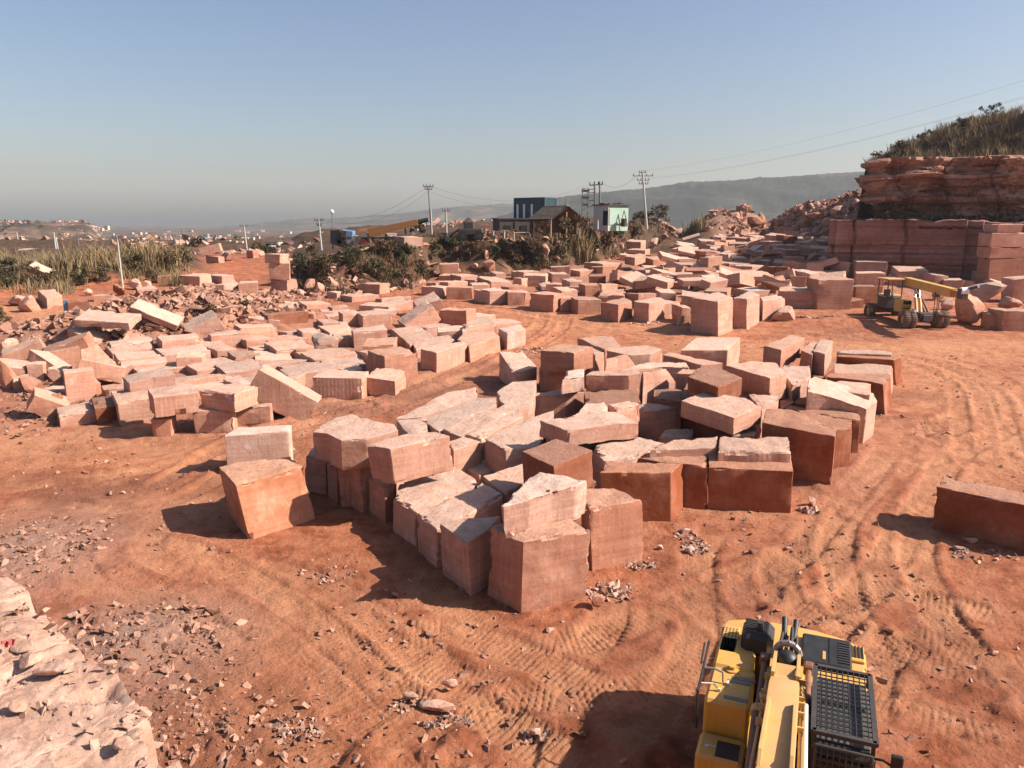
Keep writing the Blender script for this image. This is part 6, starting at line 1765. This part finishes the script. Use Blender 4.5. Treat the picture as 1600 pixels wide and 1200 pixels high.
# log lying on the bank
a_ = hit(500, 408); b_ = hit(541, 400); w_ = MB().tube(a_ + [0, 0, .35], b_ + [0, 0, .5], .17, .14, 9); o_ = w_.build('timber_beam', 'timber'); tag(o_, 'long pale timber beam lying on the scrubby bank', 'beam')
a_ = hit(560, 398); b_ = hit(584, 392); o_ = MB().tube(a_ + [0, 0, .4], b_ + [0, 0, .5], .13, .11, 9).build('timber_beam', 'timber'); tag(o_, 'shorter timber beam lying below the mobile crane', 'beam')
# ------------------------------------------------------------------ excavator in the foreground
def excavator():
    zo = 0.42
    root = empty('excavator', (4.94, 10.24, zo), R(-22)); tag(root, 'yellow excavator with caged cab seen from above at the bottom of the yard', 'excavator')
    Z = lambda z: z - zo
    CX = -0.82
    # crawlers
    for sx in (-1, 1):
        x = CX + sx * 0.98
        pr = []
        for k in range(9):
            t = math.pi / 2 + math.pi * k / 8; pr.append((-0.55 + .34 * math.cos(t), .36 + .34 * math.sin(t)))
        for k in range(9):
            t = -math.pi / 2 + math.pi * k / 8; pr.append((2.75 + .34 * math.cos(t), .36 + .34 * math.sin(t)))
        tr = MB().prism(pr, x - .24, x + .24, 0).build('crawler_track', 'dark_steel', root)
        sh = MB()
        for k in range(24):
            y = -.5 + 3.2 * k / 23; sh.box((x, y, .715), (.52, .075, .05)); sh.box((x, y, .0), (.52, .075, .05))
        sh.build('track_shoe', 'dark_steel', tr)
        wh = MB()
        for y in (-.55, 2.75): wh.tube((x - .26, y, .36), (x + .26, y, .36), .26, n=16)
        for k in range(5): wh.tube((x - .25, .1 + k * .5, .2), (x + .25, .1 + k * .5, .2), .13, n=12)
        wh.build('roller', 'dark_steel', tr)
    MB().box((CX, 1.1, .45), (1.6, 1.8, .4)).tube((CX, 1.2, .55), (CX, 1.2, .8), .7, n=20).build('undercarriage', 'dark_steel', root)
    # deck
    MB().box((-.8, 1.2, .78), (2.56, 3.1, .16), ch=.03).build('deck', 'black_plastic', root)
    # counterweight with curved back
    pr = [(-2.06, 2.35), (-2.08, 2.95), (-2.0, 3.22), (-1.7, 3.36), (-1.2, 3.44), (-.8, 3.46), (-.35, 3.42), (.1, 3.30), (.38, 3.12), (.49, 2.85), (.49, 2.35)]
    MB().prism(pr, .80, 1.84, 2).build('counterweight', 'yellow_paint', root, bevel=.07, smooth=35)
    # engine hood
    hood = MB().box((-1.72, 1.95, 1.36), (.68, 1.05, 1.06), ch=.05).box((-.35, 2.0, 1.33), (1.62, .95, 1.0), ch=.04).build('engine_hood', 'yellow_paint', root, smooth=35)
    MB().box((.30, 2.75, 1.86), (.30, .55, .06), ch=.02).build('vent_cover', 'yellow_paint', root)
    v = MB()
    for k in range(4): v.box((.24 + .06 * k, 2.78, 1.90), (.028, .40, .02))
    v.build('vent_slot', 'dark_opening', root)
    bp = MB().box((-.19, 2.56, 1.88), (.84, 1.0, .13), ch=.05).build('hood_panel', 'black_plastic', root, smooth=35)
    g = MB()
    for k in range(9): g.box((.10, 2.2 + k * .085, 1.95), (.19, .035, .03))
    g.build('grille', 'dark_steel', bp)
    MB().box((-.23, 2.34, 1.95), (.05, .28, .012)).build('marker_strip', 'yellow_paint', bp)
    MB().box((-.14, 2.56, 1.95), (.012, .9, .02)).build('seam', 'dark_opening', bp)
    # perforated vent panel on the left
    vp = MB().box((-1.88, 2.42, 1.86), (.30, .98, .06), ch=.015).build('vent_panel', 'yellow_paint', root)
    h = MB()
    for i in range(4):
        for j in range(11): h.tube((-1.97 + .062 * i, 2.06 + .072 * j, 1.885), (-1.97 + .062 * i, 2.06 + .072 * j, 1.895), .017, n=8)
    h.build('perforation', 'dark_opening', vp)
    # muffler housing
    mf = MB().box((-1.38, 2.42, 2.0), (.56, .66, .46), ch=.10).build('muffler_housing', 'black_plastic', root, smooth=35)
    g = MB()
    for k in range(8): g.box((-1.42 + .0 * k, 2.19 + k * .06, 2.24), (.40, .022, .03))
    g.build('grille', 'dark_steel', mf)
    MB().tube((-1.34, 2.3, 2.15), (-1.34, 2.26, 2.42), .06, .06, 12).build('exhaust_pipe', 'dark_steel', mf)
    # left deck: tank with caps, grip strips
    tk = MB().box((-1.70, .98, 1.34), (.72, 1.15, 1.0), ch=.05).build('fuel_tank', 'yellow_paint', root, smooth=35)
    MB().tube((-1.72, 1.42, 1.83), (-1.72, 1.42, 1.87), .12, n=20).tube((-1.72, 1.42, 1.86), (-1.72, 1.42, 1.93), .06, n=12).build('filler_cap', 'yellow_paint', tk, smooth=40)
    MB().tube((-1.48, 1.40, 1.835), (-1.48, 1.40, 1.855), .14, n=24).build('hatch', 'yellow_paint', tk, smooth=40)
    for (x, y) in ((-1.50, 1.20), (-1.56, 1.08), (-1.57, .58)):
        MB().box((x, y, 1.846), (.38, .085, .012)).build('grip_strip', 'grip_strip', tk)
    MB().box((-1.70, 1.52, 1.845), (.68, .012, .012)).build('seam', 'dark_opening', tk)
    MB().box((-1.86, .70, 1.87), (.05, .04, .05)).box((-1.74, .95, 1.87), (.03, .09, .05)).build('latch', 'pale_metal', tk)
    # bent pale mirror bracket
    MB().path([(-1.82, .95, 1.86), (-1.84, 1.0, 2.02), (-2.0, 1.02, 2.05), (-2.14, 1.0, 2.04)], .018).path([(-1.86, .72, 1.86), (-1.95, .66, 1.99), (-2.14, .55, 2.02)], .016).build('bracket', 'grey_steel', root)
    MB().path([(-2.18, 1.75, 2.12), (-2.17, 1.2, 2.06), (-2.16, .35, 1.98), (-2.14, .2, 1.4)], .022).path([(-2.25, 1.70, 2.1), (-2.22, 1.1, 2.05)], .018).build('handrail', 'black_plastic', root)
    # tool box and step in front of the tank
    tb = MB().box((-1.72, .05, 1.02), (.72, .66, .52), ch=.06).build('tool_box', 'yellow_paint', root, smooth=35)
    MB().box((-1.60, -.02, 1.285), (.36, .40, .012)).build('step_plate', 'black_plastic', tb)
    MB().box((-1.83, .02, 1.283), (.18, .012, .012)).box((-1.93, -.02, 1.29), (.05, .05, .015)).build('latch', 'pale_metal', tb)
    m_ = MB()
    for k in range(3): m_.box((-1.80, -.287, 1.04 - k * .035), (.13 - .01 * k, .008, .024))
    m_.build('emblem', 'red_mark', tb)
    MB().box((-1.98, -.30, .84), (.10, .02, .10)).build('headlight', 'pale_metal', tb)
    # cab
    cab = MB().box((0, -.06, 1.62), (.82, 1.78, 1.52), ch=.07).build('cab', 'black_plastic', root, smooth=35)
    MB().box((0, -.965, 1.72), (.68, .03, 1.05)).build('windscreen', 'cab_glass', cab)
    MB().box((-.42, -.1, 1.85), (.03, 1.3, .72)).box((.42, -.1, 1.85), (.03, 1.3, .72)).build('side_window', 'cab_glass', cab)
    MB().box((0, .02, 2.392), (.70, 1.62, .03), ch=.01).build('roof_hatch', 'roof_glass', cab)
    MB().box((0, .10, 2.42), (.64, .06, .02)).build('roof_bar', 'black_plastic', cab)
    fr = MB(); z = 2.56
    for x in (-.40, .40): fr.box((x, -.0, z), (.07, 1.78, .06))
    for y in (-.87, .87): fr.box((0, y, z), (.82, .07, .06))
    for x in (-.38, .38):
        for y in (-.84, .84): fr.box((x, y, 2.47), (.05, .05, .2))
    rg = fr.build('roof_guard', 'dark_steel', cab)
    ms = MB()
    for k in range(1, 15): ms.tube((-.38, -.85 + 1.7 * k / 15, z + .005), (.38, -.85 + 1.7 * k / 15, z + .005), .0105, n=5)
    for k in range(1, 10): ms.tube((-.4 + .8 * k / 10, -.85, z + .012), (-.4 + .8 * k / 10, .85, z + .012), .0105, n=5)
    ms.build('roof_mesh', 'black_plastic', rg)
    fg = MB()
    for x in (-.36, .36): fg.tube((x, -1.0, 2.45), (x, -1.06, 1.1), .025)
    for zz in (2.44, 1.1): fg.tube((-.36, -1.0, zz), (.36, -1.0, zz), .025)
    gd = fg.build('front_guard', 'dark_steel', cab)
    ms = MB()
    for k in range(1, 13): ms.tube((-.36, -1.01 - .004 * k, 2.44 - 1.34 * k / 13), (.36, -1.01 - .004 * k, 2.44 - 1.34 * k / 13), .008, n=5)
    for k in range(1, 9): ms.tube((-.36 + .72 * k / 9, -1.0, 2.44), (-.36 + .72 * k / 9, -1.06, 1.1), .008, n=5)
    ms.build('front_mesh', 'dark_steel', gd)
    MB().box((.12, -.62, 1.5), (.16, .12, .5), (20, 0, 10)).build('seat', 'pale_metal', cab)
    mi = MB().path([(.40, -.9, 2.36), (.50, -.98, 2.42), (.60, -1.03, 2.40), (.61, -1.04, 2.15)], .018).build('mirror_arm', 'black_plastic', root)
    MB().box((.66, -1.02, 2.40), (.15, .07, .34), ch=.05).build('mirror', 'black_plastic', mi)
    # platform under the cab and the gap filling
    MB().box((0, .95, 1.25), (.84, .30, .8)).build('cab_rear_box', 'yellow_paint', root)
    # boom
    X0 = -.84
    f0 = Vector((X0, 1.25, 2.02)); f1 = Vector((X0, -3.0, 3.15)); tip = Vector((X0, -5.3, 3.0))
    def sect(p, w, hh, d):
        n = Vector((0, -d.z, d.y)) * (-1 if d.y < 0 else 1); n.normalize()
        return [p + Vector((sx * w / 2, 0, 0)) + n * sz * hh / 2 for sx, sz in ((-1, -1), (1, -1), (1, 1), (-1, 1))]
    d0 = (f1 - f0).normalized(); d1 = (tip - f1).normalized()
    S_ = [sect(f0.lerp(f1, .10), .42, .34, d0), sect(f0.lerp(f1, .28), .45, .50, d0), sect(f0.lerp(f1, .7), .43, .58, d0), sect(f1, .42, .62, ((d0 + d1) / 2).normalized()), sect(tip, .36, .34, d1)]
    b_ = MB()
    for s in S_: b_.v += [tuple(v) for v in s]
    for k in range(len(S_) - 1):
        for j in range(4): b_.f.append((4 * k + j, 4 * k + (j + 1) % 4, 4 * k + 4 + (j + 1) % 4, 4 * k + 4 + j))
    b_.f += [(3, 2, 1, 0), tuple(4 * (len(S_) - 1) + j for j in range(4))]
    boom = b_.build('boom', 'tan_paint', root, bevel=.025, smooth=35)
    ck = MB()
    for s in (-1, 1):
        x = X0 + s * .19
        ck.prism([(1.95, 1.92), (2.0, 2.08), (1.9, 2.2), (1.2, 2.36), (.55, 2.50), (.55, 2.3), (1.2, 1.95)], x - .03, x + .03, 0)
    ck.build('foot_cheek', 'tan_paint', boom, bevel=.01)
    MB().box((X0, .86, 2.34), (.30, .30, .05), (18, 0, 0)).build('cross_plate', 'tan_paint', boom)
    MB().ball((X0, 1.52, 2.16), .20, 10).tube((X0 - .2, 1.75, 2.15), (X0 + .2, 1.75, 2.15), .06, n=12).build('pivot_boss', 'black_plastic', boom, smooth=50)
    hs = MB()
    for k, (dx, yy, zz) in enumerate(((-.12, 2.15, 2.40), (.05, 2.18, 2.46), (.14, 2.1, 2.36), (-.03, 2.05, 2.34))):
        hs.path([(X0 + dx * 1.3, 1.7, 2.25), (X0 + dx, yy - .25, zz - .05), (X0 + dx * .9, yy, zz), (X0 + dx * .7, yy + .12, zz - .25), (X0 + dx, 2.3, 1.9)], .028, 7)
    hs.tube((X0 - .07, 1.95, 2.25), (X0 - .10, 2.32, 2.56), .05, n=10).tube((X0 + .08, 1.95, 2.25), (X0 + .10, 2.32, 2.54), .05, n=10)
    hs.build('hose_bundle', 'dark_steel', boom, smooth=50)
    cl = MB()
    for k in range(7):
        t = math.pi * k / 6; t2 = math.pi * (k + 1) / 6
        cl.tube((X0 + .2 * math.cos(t), 1.72, 2.2 + .2 * math.sin(t)), (X0 + .2 * math.cos(t2), 1.72, 2.2 + .2 * math.sin(t2)), .055, n=8)
    cl.build('hose_clamp', 'grey_steel', boom)
    # cylinders on either side of the boom
    for s in (-1, 1):
        x = X0 + s * .36
        MB().box((x, 1.62, 2.05), (.17, .2, .2), ch=.03).build('cylinder_pin', 'rusty_steel', root)
        cy = MB().tube((x, .1, 2.02), (x - s * .02, -1.75, 1.75), .085, n=14).build('boom_cylinder', 'rusty_steel', root, smooth=40)
        MB().tube((x, 1.6, 2.05), (x, .1, 2.02), .05, n=12).build('rod', 'rusty_steel', cy, smooth=40)
        MB().tube((x, .18, 2.02), (x, .02, 2.02), .105, n=14).build('gland', 'tan_paint', cy, smooth=40)
    er = MB()
    for s in (-1, 1):
        x = X0 + s * .175
        pr = []
        for t, hgt in ((.47, .0), (.51, .12), (.57, .14), (1.0, .16), (1.04, 0.0)):
            p = f0.lerp(f1, t); half = np.interp(t, [.1, .28, .7, 1], [.17, .25, .31, .33]) - .03
            pr.append((p.y, p.z + half + hgt))
        er.prism(pr, x - .025, x + .025, 0)
    er.build('top_rib', 'tan_paint', boom, bevel=.008)
    pipe = MB()
    for s, off in ((1, .03), (1, .09), (-1, .05)):
        P_ = [Vector((X0 + s * (.25 + off * .5), f0.lerp(f1, t).y, f0.lerp(f1, t).z + .1 - off)) for t in (0.0, .12, .25, .32, .40, .55, .8, 1.0)]
        P_[3] += Vector((s * .05, 0, .04)); pipe.path(P_, .022, 7)
    pipe.build('hydraulic_pipe', 'tan_paint', boom, smooth=50)
    for t in (.10, .3, .36, .46, .6):
        p = f0.lerp(f1, t)
        for s in (-1, 1): MB().box((X0 + s * .26, p.y, p.z + .1), (.12, .06, .10), (-18, 0, 0)).build('pipe_clamp', 'tan_paint', boom, bevel=.01)
    wh = [Vector((X0 + .33, f0.lerp(f1, t).y, f0.lerp(f1, t).z + .12)) for t in (.36, .42, .6, .8, 1.0)]
    MB().path(wh, .032, 9).build('white_hose', 'pale_metal', boom, smooth=50)
    # stick and bucket ahead of the machine
    st = MB().prism([(-5.05, 3.45), (-5.5, 3.35), (-4.65, 1.05), (-4.4, 1.1)], X0 - .15, X0 + .15, 0).build('stick', 'yellow_paint', root, bevel=.02)
    bk = MB().prism([(-4.75, 1.15), (-4.3, 1.1), (-3.75, .65), (-3.85, .15), (-4.4, .0), (-4.6, .1), (-4.2, .45), (-4.35, .8)], X0 - .45, X0 + .45, 0).build('bucket', 'dark_steel', root, bevel=.015)
    t_ = MB()
    for k in range(5): t_.box((X0 - .38 + .19 * k, -4.62, .04), (.08, .22, .06), (-20, 0, 0))
    t_.build('bucket_tooth', 'grey_steel', bk)
excavator()

# ------------------------------------------------------------------ old pick-and-carry crane on the right
def wheel(parent, x, y, r, w, dual=True, mt='dusty_tyre'):
    for k in range(2 if dual else 1):
        xx = x + (k - .5) * (w + .05) if dual else x
        pr = []
        m_ = MB(); n = 28
        prof = [(r * .55, -w / 2), (r * .93, -w / 2), (r, -w * .32), (r, w * .32), (r * .93, w / 2), (r * .55, w / 2)]
        V = []; Fq = []
        for i in range(n):
            t = 2 * math.pi * i / n
            for (rr, dx) in prof: V.append((xx + dx, y + rr * math.cos(t), r + rr * math.sin(t)))
        q = len(prof)
        for i in range(n):
            for j in range(q - 1): Fq.append((i * q + j, ((i + 1) % n) * q + j, ((i + 1) % n) * q + j + 1, i * q + j + 1))
        m_.add(V, Fq)
        tread = n
        for i in range(tread):
            t = 2 * math.pi * i / tread; m_.box((xx, y + (r + .012) * math.cos(t), r + (r + .012) * math.sin(t)), (w * .9, .05, .05), (math.degrees(t), 0, 0))
        wl = m_.build('wheel', mt, parent, smooth=40)
        MB().tube((xx - w * .3, y, r), (xx + w * .3, y, r), r * .56, n=18).tube((xx - w * .42, y, r), (xx + w * .42, y, r), r * .2, n=12).build('rim', 'old_yellow_paint', wl, smooth=40)
def old_crane():
    c = gp(1442, 512); root = empty('mobile_crane', c, R(2)); tag(root, 'old yellow pick-and-carry crane with canopy cab parked by the far boulders', 'mobile crane')
    wheel(root, -1.25, 0, .62, .42); wheel(root, 1.25, 0, .62, .42)
    wheel(root, -1.15, 6.0, .60, .42, False); wheel(root, 1.15, 6.0, .60, .42, False)
    MB().box((0, 0, .66), (2.1, .34, .34), ch=.04).build('axle', 'rusty_steel', root); MB().box((0, 6.0, .62), (2.2, .3, .3)).build('axle', 'rusty_steel', root)
    MB().box((0, 3.2, .95), (1.05, 7.2, .42), ch=.04).box((0, -.25, .75), (.7, .5, .55), ch=.05).build('chassis', 'dark_steel', root)
    MB().box((-.62, 2.0, 1.45), (.78, 1.2, .95), ch=.06).build('engine_box', 'old_yellow_paint', root, smooth=35)
    MB().box((-.62, 1.385, 1.75), (.6, .02, .28)).box((-.62, 1.385, 1.32), (.66, .02, .07)).build('grille', 'dark_opening', root)
    MB().box((.25, 5.9, 1.5), (1.5, 1.3, 1.0), ch=.08).build('counterweight', 'old_yellow_paint', root, smooth=35)
    cb = MB().box((-.55, 4.2, 1.5), (1.2, 1.5, .9), ch=.05).build('cab', 'dark_steel', root)
    MB().box((-.55, 4.4, 1.95), (.5, .5, .12)).box((-.55, 4.65, 2.2), (.5, .12, .55)).build('seat', 'black_plastic', cb)
    MB().tube((-.55, 3.75, 1.95), (-.55, 3.7, 2.25), .03).build('steering_column', 'black_plastic', cb)
    for x, y in ((-1.12, 3.5), (.02, 3.5), (-1.12, 4.95), (.02, 4.95)): MB().tube((x, y, 1.9), (x, y, 3.32), .045, n=7).build('canopy_post', 'dark_steel', cb)
    MB().box((-.55, 4.2, 3.36), (1.5, 1.9, .09), ch=.02).build('canopy', 'tan_paint', cb)
    # boom
    p0 = Vector((.45, 3.7, 3.2)); p1 = Vector((.05, -3.2, 2.9))
    def seg(a, b2, w, hh, nm, mt, par):
        d = (b2 - a).normalized(); sx = Vector((d.y, -d.x, 0)).normalized(); up = sx.cross(d).normalized()
        if up.z < 0: up = -up
        V = []
        for p in (a, b2):
            V += [p - sx * w / 2 - up * hh / 2, p + sx * w / 2 - up * hh / 2, p + sx * w / 2 + up * hh / 2, p - sx * w / 2 + up * hh / 2]
        return MB().add(V, [(0, 1, 2, 3), (7, 6, 5, 4), (0, 4, 5, 1), (1, 5, 6, 2), (2, 6, 7, 3), (3, 7, 4, 0)]).build(nm, mt, par, bevel=.025)
    bm_ = seg(p0, p1, .52, .62, 'boom', 'old_yellow_paint', root)
    seg(p0.lerp(p1, .9), p1 + Vector((-.04, -1.1, -.05)), .4, .46, 'boom_extension', 'orange_paint', bm_)
    hd = MB().box((p1.x - .05, -4.35, 2.95), (.55, .5, .72), ch=.05).build('boom_head', 'dark_steel', bm_)
    MB().tube((p1.x - .3, -4.45, 3.15), (p1.x + .2, -4.45, 3.15), .26, n=16).build('sheave', 'pale_metal', hd, smooth=40)
    seg(Vector((p1.x + .1, -4.3, 3.2)), Vector((p1.x + .5, -5.1, 3.5)), .2, .2, 'fly_jib', 'dark_steel', hd)
    for x in (-.42, -.1):
        cy = MB().tube((x, .3, 1.0), (x + .35, 1.3, 2.1), .11, n=12).build('lift_cylinder', 'tan_paint', root, smooth=40)
        MB().tube((x + .33, 1.25, 2.05), (x + .52, 1.85, 2.8), .06, n=10).build('rod', 'chrome_rod', cy, smooth=40)
    for x in (.25, .5):
        MB().tube((x, .2, .95), (x - .05, 2.1, 2.75), .08, n=10).build('strut', 'rusty_steel', root, smooth=40)
    MB().path([(.75, -.2, .95), (1.2, -.9, .95), (1.95, -1.2, .9)], .13, 8).tube((1.9, -1.2, .9), (2.1, -1.25, 1.1), .18, n=10).build('tow_arm', 'rusty_steel', root)
    for k, (x, y) in enumerate(((p1.x - .15, -1.3), (p1.x + .05, -1.32), (p1.x + .18, -1.28))): MB().tube((x, y, 2.8), (x + .02, y, .5 + .12 * k), .025, n=6).build('hook_chain', 'dark_steel', bm_)
    MB().box((p1.x - .02, -1.3, 2.62), (.34, .24, .4), ch=.08).build('hook_block', 'dark_steel', bm_)
    for x in (-.9, .85): MB().tube((x, -.3, 1.3), (x, -.36, 1.3), .11, n=14).build('headlight', 'pale_metal', root)
old_crane()

# ------------------------------------------------------------------ orange crane far left
def far_crane():
    D = 98; s = D / F
    def q(px, py, dy=0): return Vector(at(px, py, D + dy)) - base
    base = Vector(at(575, 384.5, D)); root = empty('mobile_crane', base); tag(root, 'orange boomed mobile crane with dark cab parked on the scrubby bank', 'mobile crane')
    ch = MB().box((0, 1.2, .85), (9.5, 2.0, .5), ch=.06).build('chassis', 'dark_steel', root)
    for x in (-3.6, -2.4, 1.2, 2.6):
        wl = MB().tube((x, .05, .5), (x, .5, .5), .52, n=18).build('wheel', 'dusty_tyre', root, smooth=40); MB().tube((x, .0, .5), (x, .1, .5), .28, n=12).build('rim', 'grey_steel', wl)
        wl = MB().tube((x, 2.0, .5), (x, 2.4, .5), .52, n=18).build('wheel', 'dusty_tyre', root, smooth=40); MB().tube((x, 2.4, .5), (x, 2.45, .5), .28, n=12).build('rim', 'grey_steel', wl)
    cw = MB().add([q(516, 360), q(530, 359), q(544, 386), q(532, 386), q(516, 380), q(516, 360, 2), q(530, 359, 2), q(544, 386, 2), q(532, 386, 2), q(516, 380, 2)], [(0, 1, 2, 3, 4), (9, 8, 7, 6, 5), (0, 5, 6, 1), (1, 6, 7, 2), (2, 7, 8, 3), (3, 8, 9, 4), (4, 9, 5, 0)]).build('tipped_body', 'black_plastic', root)
    cab = MB().box(q(544, 365, .8), (1.5, 1.6, .85), (0, 8, 0), ch=.08).build('cab', 'blue_panel', root)
    MB().box(q(538, 366, .3), (.7, .8, .9), (0, 8, 0), ch=.05).build('cab_side', 'dark_steel', cab)
    MB().box(q(556, 369, .8), (1.0, 1.4, .18), (0, 6, 0)).build('canopy', 'tan_paint', root)
    for i, (a, b2) in enumerate(((543, 546), (552, 556), (560, 565))):
        MB().box(q((a + b2) / 2, 376, .2), (.55, .2, 1.25), (0, -16, 0)).build('panel', 'grey_steel', root)
    MB().box(q(572, 381, .6), (1.6, 1.4, .9), (0, 25, 0), ch=.1).build('engine_cover', 'red_cloth', root)
    a = q(576, 364); b2 = q(653, 347)
    d = (b2 - a).normalized(); up = Vector((-d.z, 0, d.x))
    V = []
    for p, hh in ((a, .5), (b2, .36)):
        for y, sg in ((-.3, -1), (.3, -1), (.3, 1), (-.3, 1)): V.append(p + Vector((0, y, 0)) + up * sg * hh)
    bm_ = MB().add(V, [(0, 1, 2, 3), (7, 6, 5, 4), (0, 4, 5, 1), (1, 5, 6, 2), (2, 6, 7, 3), (3, 7, 4, 0)]).build('boom', 'orange_paint', root, bevel=.03)
    e = q(669, 343)
    MB().tube(b2 - d * .2, e, .30, .26, 8).build('boom_head', 'black_plastic', bm_)
    MB().tube(e + Vector((-.2, 0, -.1)), e + Vector((-.2, 0, -.9)), .06).build('hook', 'dark_steel', bm_)
    MB().tube(q(580, 385), a, .3, .25, 8).build('turntable_post', 'rusty_steel', root)
    MB().tube(q(604, 385), q(603, 365), .09).tube(q(596, 386), q(604, 366), .07).tube(q(612, 386), q(604, 366), .07).build('support_frame', 'dark_steel', root)
    MB().box(q(608, 382), (1.4, .5, .14)).build('outrigger', 'pale_metal', root)
    MB().tube(q(633, 357), q(634, 366), .12).build('boom_rest', 'dark_steel', bm_)
far_crane()
def loader():
    D = 100; base = Vector(at(735, 376, D)); root = empty('wheel_loader', base); tag(root, 'dark silhouetted loader parked on the bank rim left of the block building', 'loader')
    MB().box((0, 1, 1.1), (3.2, 1.6, .9), ch=.15).box((-.2, 1, 1.9), (1.3, 1.4, 1.0), ch=.12).build('body', 'dark_steel', root)
    for x in (-1.0, 1.1):
        for y in (.1, 1.7):
            wl = MB().tube((x, y, .6), (x, y + .4, .6), .62, n=18).build('wheel', 'black_plastic', root, smooth=40); MB().tube((x, y - .02, .6), (x, y + .42, .6), .25, n=12).build('rim', 'dark_steel', wl)
    for y in (.5, 1.5): MB().path([(-1.3, y, 1.5), (-2.3, y, .9), (-2.9, y, .2)], .12).build('lift_arm', 'dark_steel', root)
    MB().prism([(0, 0), (-.5, .05), (-.55, .7), (-.4, .75), (0, .3)], -.2, 2.2, 1).build('bucket', 'dark_steel', root).location = (-2.7, 0, 0)
loader()

# ------------------------------------------------------------------ light, sky, air
EL, AZ = 36.0, -7.0     # degrees above the horizon, degrees from +X towards +Y
sd = Vector((math.cos(R(EL)) * math.cos(R(AZ)), math.cos(R(EL)) * math.sin(R(AZ)), math.sin(R(EL))))
sl = bpy.data.lights.new('sun', 'SUN'); sl.energy = 5.0; sl.angle = R(0.53); sl.color = (1.0, 0.92, 0.82)
so = bpy.data.objects.new('sun', sl); COL.objects.link(so); so.rotation_euler = sd.to_track_quat('Z', 'Y').to_euler()
w = bpy.data.worlds.new('World'); S.world = w; w.use_nodes = True
nt = w.node_tree; bg = nt.nodes['Background']
sky = nt.nodes.new('ShaderNodeTexSky'); sky.sky_type = 'NISHITA'; sky.sun_disc = False
sky.sun_elevation = R(EL); sky.sun_rotation = R(90 - AZ); sky.altitude = 300; sky.air_density = 1.25; sky.dust_density = 2.2; sky.ozone_density = 3.0
tn = nt.nodes.new('ShaderNodeMix'); tn.data_type = 'RGBA'; tn.blend_type = 'MULTIPLY'; tn.inputs[0].default_value = 1.0; tn.inputs[7].default_value = (1.06, 0.98, 1.02, 1)
nt.links.new(sky.outputs[0], tn.inputs[6]); nt.links.new(tn.outputs[2], bg.inputs['Color']); bg.inputs['Strength'].default_value = 0.07

hz = MB().box((0, 0, 60), (7300, 7300, 230))
m = bpy.data.materials.new('air_haze'); m.use_nodes = True; nt = m.node_tree
nt.nodes.remove(nt.nodes['Principled BSDF'])
pv = nt.nodes.new('ShaderNodeVolumePrincipled'); pv.inputs['Color'].default_value = (0.90, 0.95, 1.0, 1); pv.inputs['Density'].default_value = 0.00012; pv.inputs['Anisotropy'].default_value = 0.2
nt.links.new(pv.outputs[0], nt.nodes['Material Output'].inputs['Volume'])
M['air_haze'] = m
ho = hz.build('haze', 'air_haze'); tag(ho, 'pale dusty haze in the air over the valley', kind='stuff')

S.view_settings.view_transform = 'Standard'; S.view_settings.look = 'None'; S.view_settings.exposure = 0.88; S.view_settings.gamma = 1.0
S.cycles.max_bounces = 6; S.cycles.diffuse_bounces = 1; S.cycles.glossy_bounces = 2; S.cycles.volume_bounces = 0; S.cycles.transparent_max_bounces = 6
S.cycles.use_denoising = True
S.cycles.volume_step_rate = 1.0
